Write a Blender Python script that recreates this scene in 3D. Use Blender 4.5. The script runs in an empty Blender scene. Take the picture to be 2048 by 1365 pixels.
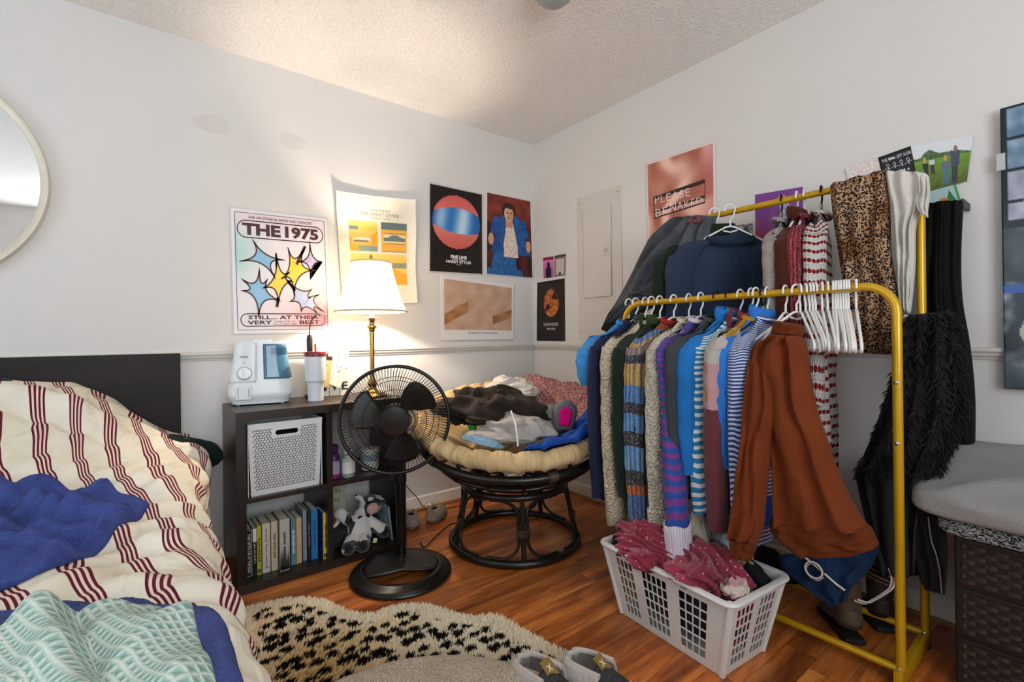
import bpy, bmesh, math, random
import numpy as np
from mathutils import Vector, Matrix, noise
R = random.Random(7)
PI = math.pi
SC = bpy.context.scene
COL = SC.collection

# ---------------------------------------------------------------- camera
FOC, CAMH, ROLL = 960.0, 1.05, 0.0116
FWD = Vector((math.cos(math.radians(52.05)), math.cos(math.radians(37.95)), 0)).normalized()
RGT = Vector((FWD.y, -FWD.x, 0)); UPV = Vector((0, 0, 1))
CAM = Vector((-2.279, -2.656, CAMH))
CR = RGT*math.cos(ROLL)-UPV*math.sin(ROLL)
CU = UPV*math.cos(ROLL)+RGT*math.sin(ROLL)
cam_data = bpy.data.cameras.new('camera')
cam_data.sensor_width = 36.0
cam_data.lens = FOC/2048*36
cam_data.shift_y = -(682.5-673.3)/2048
cam_data.clip_start = 0.02
camera = bpy.data.objects.new('camera', cam_data)
COL.objects.link(camera)
mw = Matrix.Identity(4)
for i in range(3):
    mw[i][0] = CR[i]; mw[i][1] = CU[i]; mw[i][2] = -FWD[i]; mw[i][3] = CAM[i]
camera.matrix_world = mw
SC.camera = camera

def ray(u, v):
    return FWD+CR*((u-1024)/FOC)+CU*((673.3-v)/FOC)
def onz(u, v, z=0.0):
    d = ray(u, v); return CAM+d*((z-CAM.z)/d.z)
def onx(u, v, x=0.0):
    d = ray(u, v); return CAM+d*((x-CAM.x)/d.x)
def ony(u, v, y=0.0):
    d = ray(u, v); return CAM+d*((y-CAM.y)/d.y)

# ---------------------------------------------------------------- world, lights, exposure
SC.view_settings.view_transform = 'Standard'
SC.view_settings.look = 'None'
SC.view_settings.gamma = 1.0
SC.view_settings.use_curve_mapping = False
SC.view_settings.exposure = 0.0
world = bpy.data.worlds.new('world'); SC.world = world
world.use_nodes = True
world.node_tree.nodes['Background'].inputs[0].default_value = (0.75, 0.87, 1.0, 1)
world.node_tree.nodes['Background'].inputs[1].default_value = 1.0
# daylight through the left window, plus fill from a window added behind the camera
def window_light(name, loc, rot, sx, sy, power, color):
    l = bpy.data.lights.new(name, 'AREA'); l.shape = 'RECTANGLE'; l.size = sx; l.size_y = sy
    l.energy = power; l.color = color
    o = bpy.data.objects.new(name, l); COL.objects.link(o)
    o.location = loc; o.rotation_euler = rot
    return o
WIN_A = dict(y0=-2.45, y1=-0.75, z0=0.85, z1=2.15)        # in wall_left
FILL_WIN = dict(x0=-3.2, x1=-1.2, z0=0.85, z1=2.2)           # in wall_front, unseen opening added for fill light
XL, YF, ZC = -3.95, -4.3, 2.44
window_light('window_daylight_a', (XL-0.12, -1.6, 1.5), (0, -PI/2-0.35, 0), 1.3, 1.7, 15, (0.80, 0.92, 1.0))
window_light('added_window_fill', (-2.2, YF-0.12, 1.52), (PI/2+0.62, 0, 0), 2.0, 1.35, 78, (0.88, 0.95, 1.0))  # added fill source, tilted up to brighten the ceiling

# ---------------------------------------------------------------- mesh helpers
def lin(c):
    return c/12.92 if c <= 0.04045 else ((c+0.055)/1.055)**2.4
def hexc(h):
    h = h.lstrip('#'); return tuple(lin(int(h[i:i+2], 16)/255) for i in (0, 2, 4))
def lerp(a, b, t): return a+(b-a)*t
def sstep(a, b, x):
    t = max(0.0, min(1.0, (x-a)/(b-a))); return t*t*(3-2*t)
def nz(p, s=1.0): return noise.noise(Vector(p)*s)
def fold(x, sharp=1.0):
    """cloth-like wave: narrow rounded ridges, wide valleys, about -1..1"""
    s = math.sin(x); return 2*math.exp(-2.2*sharp*s*s)-0.8

class MB:
    """collects geometry, then links it as ONE mesh object"""
    def __init__(self): self.v = []; self.f = []; self.uv = []; self.c = None
    def add(self, verts, faces, uvs=None):
        o = len(self.v); self.v.extend([tuple(p) for p in verts])
        self.f.extend([tuple(i+o for i in f) for f in faces])
        self.uv.extend(uvs if uvs else [(p[0]+p[1], p[2]) for p in verts])
        return self
    def box(self, x0, x1, y0, y1, z0, z1, bev=0.0, rot=None, piv=None):
        if bev > 0:
            bm = bmesh.new(); bmesh.ops.create_cube(bm, size=1)
            for q in bm.verts:
                q.co = Vector((lerp(x0, x1, q.co.x+.5), lerp(y0, y1, q.co.y+.5), lerp(z0, z1, q.co.z+.5)))
            bmesh.ops.bevel(bm, geom=bm.edges[:], offset=bev, segments=2, profile=0.6, affect='EDGES')
            bm.verts.index_update()
            vs = [q.co.copy() for q in bm.verts]; fs = [[q.index for q in f.verts] for f in bm.faces]; bm.free()
        else:
            vs = [Vector((x, y, z)) for z in (z0, z1) for y in (y0, y1) for x in (x0, x1)]
            fs = [(0, 2, 3, 1), (4, 5, 7, 6), (0, 1, 5, 4), (2, 6, 7, 3), (0, 4, 6, 2), (1, 3, 7, 5)]
        if rot is not None:
            pv = Vector(piv) if piv else Vector(((x0+x1)/2, (y0+y1)/2, (z0+z1)/2))
            vs = [rot @ (q-pv)+pv for q in vs]
        return self.add(vs, fs)
    def tube(self, pts, r, seg=8, closed=False, caps=True, flat=1.0, up=None):
        pts = [Vector(p) for p in pts]; n = len(pts)
        rs = r if isinstance(r, (list, tuple)) else [r]*n
        T = []
        for i in range(n):
            a = pts[(i-1) % n] if (closed or i > 0) else pts[i]
            b = pts[(i+1) % n] if (closed or i < n-1) else pts[i]
            t = (b-a); T.append(t.normalized() if t.length > 1e-9 else Vector((0, 0, 1)))
        ref = Vector(up) if up else (Vector((0, 0, 1)) if abs(T[0].z) < 0.9 else Vector((1, 0, 0)))
        N = (ref-T[0]*ref.dot(T[0])).normalized()
        vs = []; uvs = []; L = 0
        for i in range(n):
            if i > 0:
                L += (pts[i]-pts[i-1]).length
                N = (N-T[i]*N.dot(T[i]))
                N = N.normalized() if N.length > 1e-6 else T[i].orthogonal().normalized()
            B = T[i].cross(N)
            for k in range(seg):
                a = 2*PI*k/seg
                vs.append(pts[i]+N*(math.cos(a)*rs[i]*flat)+B*(math.sin(a)*rs[i])); uvs.append((k/seg, L))
        fs = []
        for i in range(n if closed else n-1):
            j = (i+1) % n
            for k in range(seg):
                m = (k+1) % seg
                fs.append((i*seg+k, i*seg+m, j*seg+m, j*seg+k))
        if caps and not closed:
            fs.append(tuple(reversed(range(seg)))); fs.append(tuple(range((n-1)*seg, n*seg)))
        return self.add(vs, fs, uvs)
    def lathe(self, prof, seg=32, c=(0, 0, 0), cap0=True, cap1=True, mat=None, sq=None):
        vs = []; fs = []; uvs = []
        for i, (r, z) in enumerate(prof):
            for k in range(seg):
                a = 2*PI*k/seg
                q = Vector((math.cos(a)*r, math.sin(a)*r, z))
                if sq: q.x *= sq[0]; q.y *= sq[1]
                if mat: q = mat @ q
                vs.append(q+Vector(c)); uvs.append((k/seg, z))
        for i in range(len(prof)-1):
            for k in range(seg):
                m = (k+1) % seg
                fs.append((i*seg+k, i*seg+m, (i+1)*seg+m, (i+1)*seg+k))
        if cap0: fs.append(tuple(reversed(range(seg))))
        if cap1: n = len(prof)-1; fs.append(tuple(range(n*seg, (n+1)*seg)))
        return self.add(vs, fs, uvs)
    def grid(self, fn, nu, nv, wu=False, wv=False, uvfn=None, caps=False):
        """fn(s,t) with s,t in 0..1 ; wu/wv wraps"""
        vs = []; uvs = []
        for j in range(nv if wv else nv+1):
            for i in range(nu if wu else nu+1):
                s = i/nu; t = j/nv
                vs.append(Vector(fn(s, t))); uvs.append(uvfn(s, t) if uvfn else (s, t))
        W = nu if wu else nu+1; HH = nv if wv else nv+1
        fs = []
        for j in range(nv):
            for i in range(nu):
                a = j*W+i; b = j*W+(i+1) % W; c = ((j+1) % HH)*W+(i+1) % W; d = ((j+1) % HH)*W+i
                fs.append((a, b, c, d))
        if caps and wu:
            fs.append(tuple(reversed(range(W)))); fs.append(tuple(range((HH-1)*W, HH*W)))
        return self.add(vs, fs, uvs)
    def prism(self, poly, M, depth):
        """poly 2D list, extruded along local z by depth, mapped by matrix M"""
        n = len(poly)
        vs = [M @ Vector((x, y, 0)) for x, y in poly]+[M @ Vector((x, y, depth)) for x, y in poly]
        fs = [tuple(reversed(range(n))), tuple(range(n, 2*n))]
        for i in range(n):
            j = (i+1) % n; fs.append((i, j, n+j, n+i))
        return self.add(vs, fs, [(p[0], p[1]) for p in poly]*2)
    def build(self, name, mat, parent=None, smooth=True, loc=None, solid=0.0, sub=0, angle=40, offset=-1):
        me = bpy.data.meshes.new(name); me.from_pydata(self.v, [], self.f)
        uvl = me.uv_layers.new(name='UVMap')
        idx = np.empty(len(me.loops), dtype=np.int32); me.loops.foreach_get('vertex_index', idx)
        uva = np.array(self.uv, dtype=np.float32)[idx]
        uvl.data.foreach_set('uv', uva.ravel())
        if self.c is not None:
            ca = me.color_attributes.new('print', 'FLOAT_COLOR', 'POINT')
            arr = np.ones((len(self.v), 4), dtype=np.float32); arr[:, :3] = np.array(self.c, dtype=np.float32)
            ca.data.foreach_set('color', arr.ravel())
        if mat: me.materials.append(mat)
        if smooth:
            me.polygons.foreach_set('use_smooth', [True]*len(me.polygons))
            if angle < 179: me.set_sharp_from_angle(angle=math.radians(angle))
        me.update()
        o = bpy.data.objects.new(name, me); COL.objects.link(o)
        if parent is not None: o.parent = parent
        if loc is not None: o.location = loc
        if solid:
            m = o.modifiers.new('thickness', 'SOLIDIFY'); m.thickness = solid; m.offset = offset
        if sub:
            m = o.modifiers.new('smooth', 'SUBSURF'); m.levels = sub; m.render_levels = sub
        return o

def tag(o, label=None, cat=None, group=None, kind=None):
    if label: o['label'] = label
    if cat: o['category'] = cat
    if group: o['group'] = group
    if kind: o['kind'] = kind
    return o
def thing(name, label, cat, loc=(0, 0, 0), rz=0.0, group=None):
    o = bpy.data.objects.new(name, None); COL.objects.link(o)
    o.empty_display_size = 0.05
    o.location = loc; o.rotation_euler = (0, 0, rz)
    return tag(o, label, cat, group)
def copy_tree(o, parent=None):
    c = o.copy(); COL.objects.link(c); c.parent = parent
    for ch in list(o.children): copy_tree(ch, c)
    return c
def arc(c, r, a0, a1, n, plane='xz'):
    out = []
    for i in range(n+1):
        a = lerp(a0, a1, i/n); x = math.cos(a)*r; y = math.sin(a)*r
        out.append(Vector(c)+(Vector((x, 0, y)) if plane == 'xz' else Vector((0, x, y)) if plane == 'yz' else Vector((x, y, 0))))
    return out
def spline(pts, n=8, closed=False):
    """Catmull-Rom through pts"""
    P = [Vector(p) for p in pts]; m = len(P); out = []
    for i in range(m if closed else m-1):
        p0 = P[(i-1) % m] if closed or i > 0 else P[i]; p1 = P[i]; p2 = P[(i+1) % m]
        p3 = P[(i+2) % m] if closed or i+2 < m else P[(i+1) % m]
        for k in range(n):
            t = k/n
            out.append(0.5*((2*p1)+(p2-p0)*t+(2*p0-5*p1+4*p2-p3)*t*t+(3*p1-p0-3*p2+p3)*t**3))
    if not closed: out.append(P[-1])
    return out

# ---------------------------------------------------------------- materials
class NT:
    def __init__(self, name, rough=0.6, spec=0.4, metal=0.0):
        self.m = bpy.data.materials.new(name); self.m.use_nodes = True
        self.t = self.m.node_tree; self.b = self.t.nodes['Principled BSDF']
        self.b.inputs['Roughness'].default_value = rough
        self.b.inputs['Specular IOR Level'].default_value = spec
        self.b.inputs['Metallic'].default_value = metal
        self.tc = None
    def n(self, typ, **kw):
        q = self.t.nodes.new('ShaderNode'+typ)
        for k, v in kw.items():
            if hasattr(q, k) and k not in ('inputs',): setattr(q, k, v)
            else: q.inputs[k].default_value = v
        return q
    def l(self, a, b): self.t.links.new(a, b)
    def coord(self, kind='Object', scale=(1, 1, 1), rot=(0, 0, 0)):
        if not self.tc: self.tc = self.n('TexCoord')
        mp = self.n('Mapping'); mp.inputs['Scale'].default_value = scale; mp.inputs['Rotation'].default_value = rot
        self.l(self.tc.outputs[kind], mp.inputs['Vector']); return mp.outputs['Vector']
    def noise(self, vec, scale=5, detail=3, rough=0.5, dist=0.0):
        q = self.n('TexNoise'); q.inputs['Scale'].default_value = scale; q.inputs['Detail'].default_value = detail
        q.inputs['Roughness'].default_value = rough; q.inputs['Distortion'].default_value = dist
        self.l(vec, q.inputs['Vector']); return q.outputs['Fac']
    def voro(self, vec, scale=5, feature='F1', out='Distance', rnd=1.0):
        q = self.n('TexVoronoi'); q.feature = feature; q.inputs['Scale'].default_value = scale
        q.inputs['Randomness'].default_value = rnd
        self.l(vec, q.inputs['Vector']); return q.outputs[out]
    def math(self, op, a, b=None, c=None):
        q = self.n('Math'); q.operation = op
        for i, x in enumerate((a, b, c)):
            if x is None: continue
            if isinstance(x, (int, float)): q.inputs[i].default_value = x
            else: self.l(x, q.inputs[i])
        return q.outputs[0]
    def sep(self, vec):
        q = self.n('SeparateXYZ'); self.l(vec, q.inputs[0]); return q.outputs
    def ramp(self, fac, stops, interp='LINEAR'):
        q = self.n('ValToRGB'); e = q.color_ramp.elements; q.color_ramp.interpolation = interp
        while len(e) < len(stops): e.new(0.5)
        for i, (p, c) in enumerate(stops):
            e[i].position = p; e[i].color = (*c, 1) if len(c) == 3 else c
        self.l(fac, q.inputs[0]); return q.outputs[0]
    def mix(self, fac, a, b, mode='MIX'):
        q = self.n('Mix'); q.data_type = 'RGBA'; q.blend_type = mode
        if isinstance(fac, (int, float)): q.inputs[0].default_value = fac
        else: self.l(fac, q.inputs[0])
        for i, x in ((6, a), (7, b)):
            if isinstance(x, tuple): q.inputs[i].default_value = (*x[:3], 1)
            else: self.l(x, q.inputs[i])
        return q.outputs[2]
    def color(self, x):
        if isinstance(x, tuple): self.b.inputs['Base Color'].default_value = (*x[:3], 1)
        else: self.l(x, self.b.inputs['Base Color'])
    def bump(self, h, strength=0.3, dist=0.01):
        q = self.n('Bump'); q.inputs['Strength'].default_value = strength; q.inputs['Distance'].default_value = dist
        self.l(h, q.inputs['Height']); self.l(q.outputs[0], self.b.inputs['Normal'])
    def vary(self, col, amt=0.12, scale=12, kind='Object'):
        f = self.noise(self.coord(kind), scale, 4)
        d = tuple(c*(1-amt) for c in col); b = tuple(min(1, c*(1+amt)) for c in col)
        return self.ramp(f, [(0.3, d), (0.7, b)])
    def sheen(self, w=0.3, tint=(1, 1, 1)):
        self.b.inputs['Sheen Weight'].default_value = w; self.b.inputs['Sheen Roughness'].default_value = 0.5
        self.b.inputs['Sheen Tint'].default_value = (*tint, 1)

_mats = {}
def plain(name, col, rough=0.5, spec=0.4, metal=0.0, vary=0.06, scale=15, bump=0.0, bscale=120):
    if name in _mats: return _mats[name]
    if isinstance(col, str): col = hexc(col)
    m = NT(name, rough, spec, metal)
    m.color(m.vary(col, vary, scale))
    if bump: m.bump(m.noise(m.coord(), bscale, 3), bump, 0.003)
    _mats[name] = m.m; return m.m

def cloth(name, col, weave='plain', bump=0.35, sheen=0.25, vary=0.12, stripes=None, scale=None, heather=0.0, wrinkle=0.55):
    """woven / knitted fabric. stripes: list of (width_m, hex) repeated along UV v (or u when axis='u')"""
    if name in _mats: return _mats[name]
    if isinstance(col, str): col = hexc(col)
    m = NT(name, 0.85, 0.15)
    uv = m.coord('UV'); ob = m.coord('Object')
    base = m.vary(col, vary, 7)
    if stripes:
        ax, seq = stripes
        xyz = m.sep(uv); L = sum(w for w, _ in seq)
        val = xyz[0] if ax == 'u' else xyz[1]
        fr = m.math('FRACT', m.math('ADD', m.math('DIVIDE', val, L), 10.0))
        st = []; p = 0.0
        for w, h in seq:
            st.append((p/L, hexc(h))); p += w
        cc = m.ramp(fr, st, 'CONSTANT')
        nn = m.noise(ob, 9, 3)
        sh = m.ramp(nn, [(0.3, (1-vary,)*3), (0.7, (1, 1, 1))])
        base = m.mix(1.0, cc, sh, 'MULTIPLY')
    if heather:
        hn = m.noise(ob, 260, 2)
        base = m.mix(m.math('MULTIPLY', m.math('GREATER_THAN', hn, 0.55), heather), base, (0.9, 0.88, 0.86))
    m.color(base)
    if weave == 'plain': h = m.noise(ob, scale or 420, 2)
    elif weave == 'fleece': h = m.noise(ob, scale or 170, 5, 0.75)
    elif weave == 'sherpa': h = m.voro(ob, scale or 130, 'SMOOTH_F1')
    elif weave == 'knit':
        xyz = m.sep(uv)
        a = m.math('SINE', m.math('MULTIPLY', xyz[0], (scale or 170)*2*PI/2))
        b = m.math('SINE', m.math('MULTIPLY', xyz[1], (scale or 170)*2*PI/2))
        h = m.math('MULTIPLY_ADD', b, 0.4, m.math('ABSOLUTE', a))
    elif weave == 'rib':
        xyz = m.sep(uv); h = m.math('ABSOLUTE', m.math('SINE', m.math('MULTIPLY', xyz[0], (scale or 110)*PI)))
    elif weave == 'quilt': h = m.voro(ob, scale or 60, 'DISTANCE_TO_EDGE')
    else: h = m.noise(ob, 300, 2)
    wr = m.noise(m.coord('Object', (1, 1, 0.55)), 9, 3, 0.5, 0.5)      # soft creases
    b0 = m.n('Bump'); b0.inputs['Strength'].default_value = wrinkle; b0.inputs['Distance'].default_value = 0.05; m.l(wr, b0.inputs['Height'])
    m.bump(h, bump, 0.004 if weave == 'plain' else 0.009 if weave == 'fleece' else 0.02)
    bn = m.b.inputs['Normal'].links[0].from_node; m.l(b0.outputs[0], bn.inputs['Normal'])
    if sheen: m.sheen(sheen, tuple(min(1, c*1.5+0.1) for c in col))
    _mats[name] = m.m; return m.m

def emissive(name, col, strength):
    m = NT(name); m.b.inputs['Base Color'].default_value = (*col, 1)
    m.b.inputs['Emission Color'].default_value = (*col, 1); m.b.inputs['Emission Strength'].default_value = strength
    return m.m
def printed(name, rough=0.35):
    """paper whose ink colour is carried by the sheet's own colour attribute"""
    if name in _mats: return _mats[name]
    m = NT(name, rough, 0.3)
    a = m.n('Attribute'); a.attribute_name = 'print'
    m.color(a.outputs['Color']); m.bump(m.noise(m.coord(), 6, 2), 0.12, 0.01)
    _mats[name] = m.m; return m.m

def wood(name, c0, c1, rough=0.4, spec=0.4, grain='x', scale=1.0, bump=0.05):
    if name in _mats: return _mats[name]
    m = NT(name, rough, spec)
    s = {'x': (2, 30, 30), 'y': (30, 2, 30), 'z': (30, 30, 2)}[grain]
    v = m.coord('Object', tuple(a*scale for a in s))
    f = m.noise(v, 1.5, 5, 0.6, 0.4)
    m.color(m.ramp(f, [(0.3, hexc(c0)), (0.72, hexc(c1))]))
    m.bump(f, bump, 0.004)
    _mats[name] = m.m; return m.m

# text as flat mesh (2D verts normalised to its own bounding box, y up)
_tc = {}
def text2d(s, bold=0.0, space=1.0, shear=0.0):
    if s.startswith('~'):      # print too blurred to read in the photograph: a row of short ink marks, one per '~' word length
        vs, fs = [], []; x = 0.0; rb = random.Random(len(s)); tot = sum(int(c) if c.isdigit() else 1 for c in s[1:])
        for c in s[1:]:
            if c == ' ': x += 1/tot; continue
            w = int(c)/tot; n = int(c)
            for k in range(n):
                a = x+w*k/n; b = a+w/n*0.72; y0 = rb.uniform(0, 0.2); y1 = rb.uniform(0.7, 1.0); i = len(vs)
                vs += [(a, y0), (b, y0), (b, y1), (a, y1)]; fs.append((i, i+1, i+2, i+3))
            x += w
        return vs, fs, 1.0
    key = (s, bold, space, shear)
    if key in _tc: return _tc[key]
    cu = bpy.data.curves.new('lettering', 'FONT'); cu.body = s; cu.resolution_u = 2; cu.offset = bold; cu.space_character = space
    cu.shear = shear; cu.fill_mode = 'FRONT'
    o = bpy.data.objects.new('lettering', cu); COL.objects.link(o)
    dg = bpy.context.evaluated_depsgraph_get(); oe = o.evaluated_get(dg); me = oe.to_mesh()
    vs = [(q.co.x, q.co.y) for q in me.vertices]; fs = [tuple(p.vertices) for p in me.polygons]
    oe.to_mesh_clear(); bpy.data.objects.remove(o); bpy.data.curves.remove(cu)
    x0 = min(a for a, _ in vs); x1 = max(a for a, _ in vs); y0 = min(b for _, b in vs); y1 = max(b for _, b in vs)
    vs = [((a-x0)/(x1-x0), (b-y0)/(y1-y0)) for a, b in vs]
    _tc[key] = (vs, fs, (x1-x0)/(y1-y0)); return _tc[key]
# ================================================================= the room
def wall_paint(name, col, bump=0.05):
    m = NT(name, 0.7, 0.25)
    ob = m.coord()
    big = m.noise(ob, 1.3, 3)
    m.color(m.ramp(big, [(0.3, tuple(c*0.97 for c in col)), (0.7, tuple(min(1, c*1.02) for c in col))]))
    m.bump(m.noise(ob, 160, 3), bump, 0.003); return m.m
M_wall = wall_paint('wall_paint', hexc('#dbd8d5'))
M_trim = plain('trim_paint', '#d0cbc3', 0.42, 0.4, vary=0.02)
def popcorn():
    m = NT('popcorn_ceiling', 0.95, 0.1)
    ob = m.coord()
    f = m.noise(ob, 120, 4, 0.7); v = m.voro(ob, 95)
    m.color(m.ramp(v, [(0.05, hexc('#fdfbf8')), (0.75, hexc('#efebe6'))]))
    m.bump(m.math('SUBTRACT', f, v), 0.45, 0.008); return m.m
M_ceil = popcorn()
def laminate():
    m = NT('laminate_planks', 0.3, 0.5)
    oi = m.n('ObjectInfo'); rnd = oi.outputs['Random']
    geo = m.n('NewGeometry')
    mp = m.n('Mapping'); mp.inputs['Scale'].default_value = (1.1, 9, 9)
    off = m.n('CombineXYZ'); m.l(m.math('MULTIPLY', rnd, 37.0), off.inputs[0]); m.l(m.math('MULTIPLY', rnd, 91.0), off.inputs[1])
    m.l(off.outputs[0], mp.inputs['Location']); m.l(geo.outputs['Position'], mp.inputs['Vector'])
    v = mp.outputs[0]
    f = m.noise(v, 1.1, 6, 0.62, 0.7); g = m.noise(v, 5.0, 4, 0.6, 0.2)
    c = m.ramp(f, [(0.24, hexc('#4a240f')), (0.42, hexc('#8f4a20')), (0.56, hexc('#b96a30')), (0.75, hexc('#d98f48'))])
    c2 = m.mix(m.math('MULTIPLY', m.ramp(g, [(0.35, (1, 1, 1)), (0.55, (0, 0, 0))]), 0.45), c, hexc('#47220f'))
    br = m.math('MULTIPLY_ADD', rnd, 0.6, 0.95)
    hs = m.n('HueSaturation'); m.l(br, hs.inputs['Value']); m.l(c2, hs.inputs['Color']); hs.inputs['Saturation'].default_value = 1.0
    m.color(hs.outputs[0])
    m.l(m.math('MULTIPLY_ADD', g, 0.2, 0.22), m.b.inputs['Roughness'])
    m.bump(g, 0.05, 0.002); return m.m
M_plank = laminate()

floor = MB().box(XL, 0, YF, 0, -0.12, -0.004).build('floor', plain('subfloor', '#2a1a10', 0.8), smooth=False)
tag(floor, 'reddish brown laminate plank floor', 'floor', kind='structure')
PW = 0.0975; rows = []
y = -1.06+PW*11
rr = random.Random(3); k = 0
_pm = {}
while y > YF:
    y1 = min(y, -0.0); y0 = max(y-PW, YF)
    x = XL-rr.random()*0.9
    while x < 0:
        L = rr.choice((0.75, 0.95, 1.2)) if y > -2.5 else 1.9
        if abs(y+1.06) < 0.01 and False: pass
        a = max(x, XL); b = min(x+L, 0.0)
        if b-a > 0.02 and y1-y0 > 0.005:
            MB().box(a+0.0006, b-0.0006, y0+0.0006, y1-0.0006, -0.006, 0.0).build('plank', M_plank, floor, smooth=False)
        x += L
    y -= PW

def wall_with_hole(name, label, axis, pos, thick, lo, hi, hole=None):
    """axis 'x': wall plane x=pos, runs along y ; thick is outwards (signed)"""
    m = MB()
    def bx(a0, a1, z0, z1):
        p0, p1 = sorted((pos, pos+thick))
        if axis == 'x': m.box(p0, p1, a0, a1, z0, z1)
        else: m.box(a0, a1, p0, p1, z0, z1)
    if hole is None: bx(lo, hi, -0.12, ZC)
    else:
        h0, h1, z0, z1 = hole
        bx(lo, h0, -0.12, ZC); bx(h1, hi, -0.12, ZC); bx(h0, h1, -0.12, z0); bx(h0, h1, z1, ZC)
    o = m.build(name, M_wall, smooth=False); return tag(o, label, 'wall', kind='structure')
wall_back = wall_with_hole('wall_back', 'pale grey painted wall behind the bed and bookshelf', 'y', 0, 0.1, XL-0.1, 0.1)
wall_right = wall_with_hole('wall_right', 'pale grey painted wall behind the clothes rack', 'x', 0, 0.1, YF-0.1, 0)
wall_left = wall_with_hole('wall_left', 'pale grey painted wall with a window beside the bed', 'x', XL, -0.1, YF-0.1, 0, (WIN_A['y0'], WIN_A['y1'], WIN_A['z0'], WIN_A['z1']))
wall_front = wall_with_hole('wall_front', 'pale grey painted wall with a wide window opening added for fill light', 'y', YF, -0.1, XL, 0, (FILL_WIN['x0'], FILL_WIN['x1'], FILL_WIN['z0'], FILL_WIN['z1']))
ceiling = tag(MB().box(XL-0.1, 0.1, YF-0.1, 0.1, ZC, ZC+0.1).build('ceiling', M_ceil, smooth=False), 'white popcorn textured ceiling', 'ceiling', kind='structure')

# window frames with a mullion
def window(name, label, axis, pos, a0, a1, z0, z1):
    m = MB(); w = 0.05
    def bx(p, q, r, s, d0=-0.03, d1=0.04):
        if axis == 'x': m.box(pos+d0-0.03, pos+d1-0.03, p, q, r, s)
        else: m.box(p, q, pos+d0-0.03, pos+d1-0.03, r, s)
    bx(a0, a1, z0, z0+w); bx(a0, a1, z1-w, z1); bx(a0, a0+w, z0+w, z1-w); bx(a1-w, a1, z0+w, z1-w)
    bx(a0+w, a1-w, (z0+z1)/2-0.015, (z0+z1)/2+0.015); bx((a0+a1)/2-0.02, (a0+a1)/2+0.02, z0+w, (z0+z1)/2-0.015); bx((a0+a1)/2-0.02, (a0+a1)/2+0.02, (z0+z1)/2+0.015, z1-w)
    o = m.build(name, M_trim, smooth=False); return tag(o, label, 'window', kind='structure')
window('window_1', 'white window frame in the wall beside the bed', 'x', XL, WIN_A['y0'], WIN_A['y1'], WIN_A['z0'], WIN_A['z1'])
window('fill_window', 'white frame of the unseen window added for fill light', 'y', YF, FILL_WIN['x0'], FILL_WIN['x1'], FILL_WIN['z0'], FILL_WIN['z1'])

# chair rails : profile (distance out from wall, height)
RAIL = [(0, 0.952), (0.006, 0.953), (0.008, 0.960), (0.014, 0.966), (0.016, 0.975), (0.022, 0.981), (0.022, 0.988), (0.015, 0.994), (0.0, 0.996)]
def moulding(name, prof, axis, lo, hi, label, cat, mat=None):
    n = len(prof); vs = []
    for a in (lo, hi):
        for d, z in prof:
            vs.append((a, -d, z) if axis == 'x' else (-d, a, z))
    fs = [(i, i+1, n+i+1, n+i) for i in range(n-1)]+[tuple(range(n)), tuple(range(n, 2*n))]
    o = MB().add(vs, fs).build(name, mat or M_trim, angle=25); return tag(o, label, cat, kind='structure')
moulding('trim_1', RAIL, 'x', XL, -0.0, 'moulded chair rail along the wall behind the bed', 'chair rail')
moulding('trim_2', RAIL, 'y', YF, -0.022, 'moulded chair rail along the wall behind the clothes rack', 'chair rail')
BASE = [(0.013, 0), (0.013, 0.058), (0.010, 0.068), (0.010, 0.076), (0.004, 0.084), (0.0, 0.086)]
QR = [(0.026, 0), (0.026, 0.008), (0.021, 0.016), (0.0, 0.02)]
M_base = plain('baseboard_paint', '#e0dace', 0.4, 0.4, vary=0.03)
moulding('baseboard_back', BASE, 'x', XL, 0, 'cream baseboard below the wall behind the bed', 'baseboard', M_base)
moulding('baseboard_right', BASE, 'y', YF, -0.013, 'cream baseboard below the wall behind the clothes rack', 'baseboard', M_base)
M_qr = wood('quarter_round_wood', '#7d5730', '#a5763f', 0.45)
moulding('trim_3', QR, 'x', XL, -0.0, 'brown quarter round strip along the wall behind the bed', 'trim', M_qr)
moulding('trim_4', QR, 'y', YF, -0.026, 'brown quarter round strip along the wall behind the rack', 'trim', M_qr)

# patched paint marks on the back wall (matte touch-up spots)
for (u, v, a, b, lab) in ((425, 248, 0.075, 0.04, 'wide oval patch of darker touch-up paint on the wall'), (585, 284, 0.065, 0.045, 'faint round patch of touch-up paint on the wall')):
    c = ony(u, v, 0); m = MB()
    pts = [(c.x+math.cos(t)*a*(1+0.15*math.sin(3*t+u)), -0.0006, c.z+math.sin(t)*b*(1+0.12*math.cos(2*t+u))) for t in [2*PI*i/36 for i in range(36)]]
    pts2 = [(x, -0.0001, z) for x, _, z in pts]
    m.add(pts+pts2, [tuple(range(36))]+[(i, 36+i, 36+(i+1) % 36, (i+1) % 36) for i in range(36)])
    tag(m.build('paint_patch', plain('patch_paint', '#d4d0cc', 0.8, 0.15, vary=0.03)), lab, 'paint patch')

# small wooden ramp: ceiling light dome
dm = onz(1107, -40, ZC); 
root = thing('ceiling_light', 'grey glass dome light on the popcorn ceiling', 'ceiling light', (dm.x, dm.y, ZC))
M_glass_grey = plain('smoked_glass_dome', '#9a9ea0', 0.25, 0.5, vary=0.03)
MB().lathe([(0.02, 0.0), (0.085, 0.0), (0.09, -0.012), (0.085, -0.022)], 40).build('base_ring', M_trim, root)
MB().lathe([(0.083, -0.022), (0.083, -0.04), (0.074, -0.062), (0.055, -0.08), (0.03, -0.09), (0.006, -0.093)], 40).build('glass_dome', M_glass_grey, root)

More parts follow.
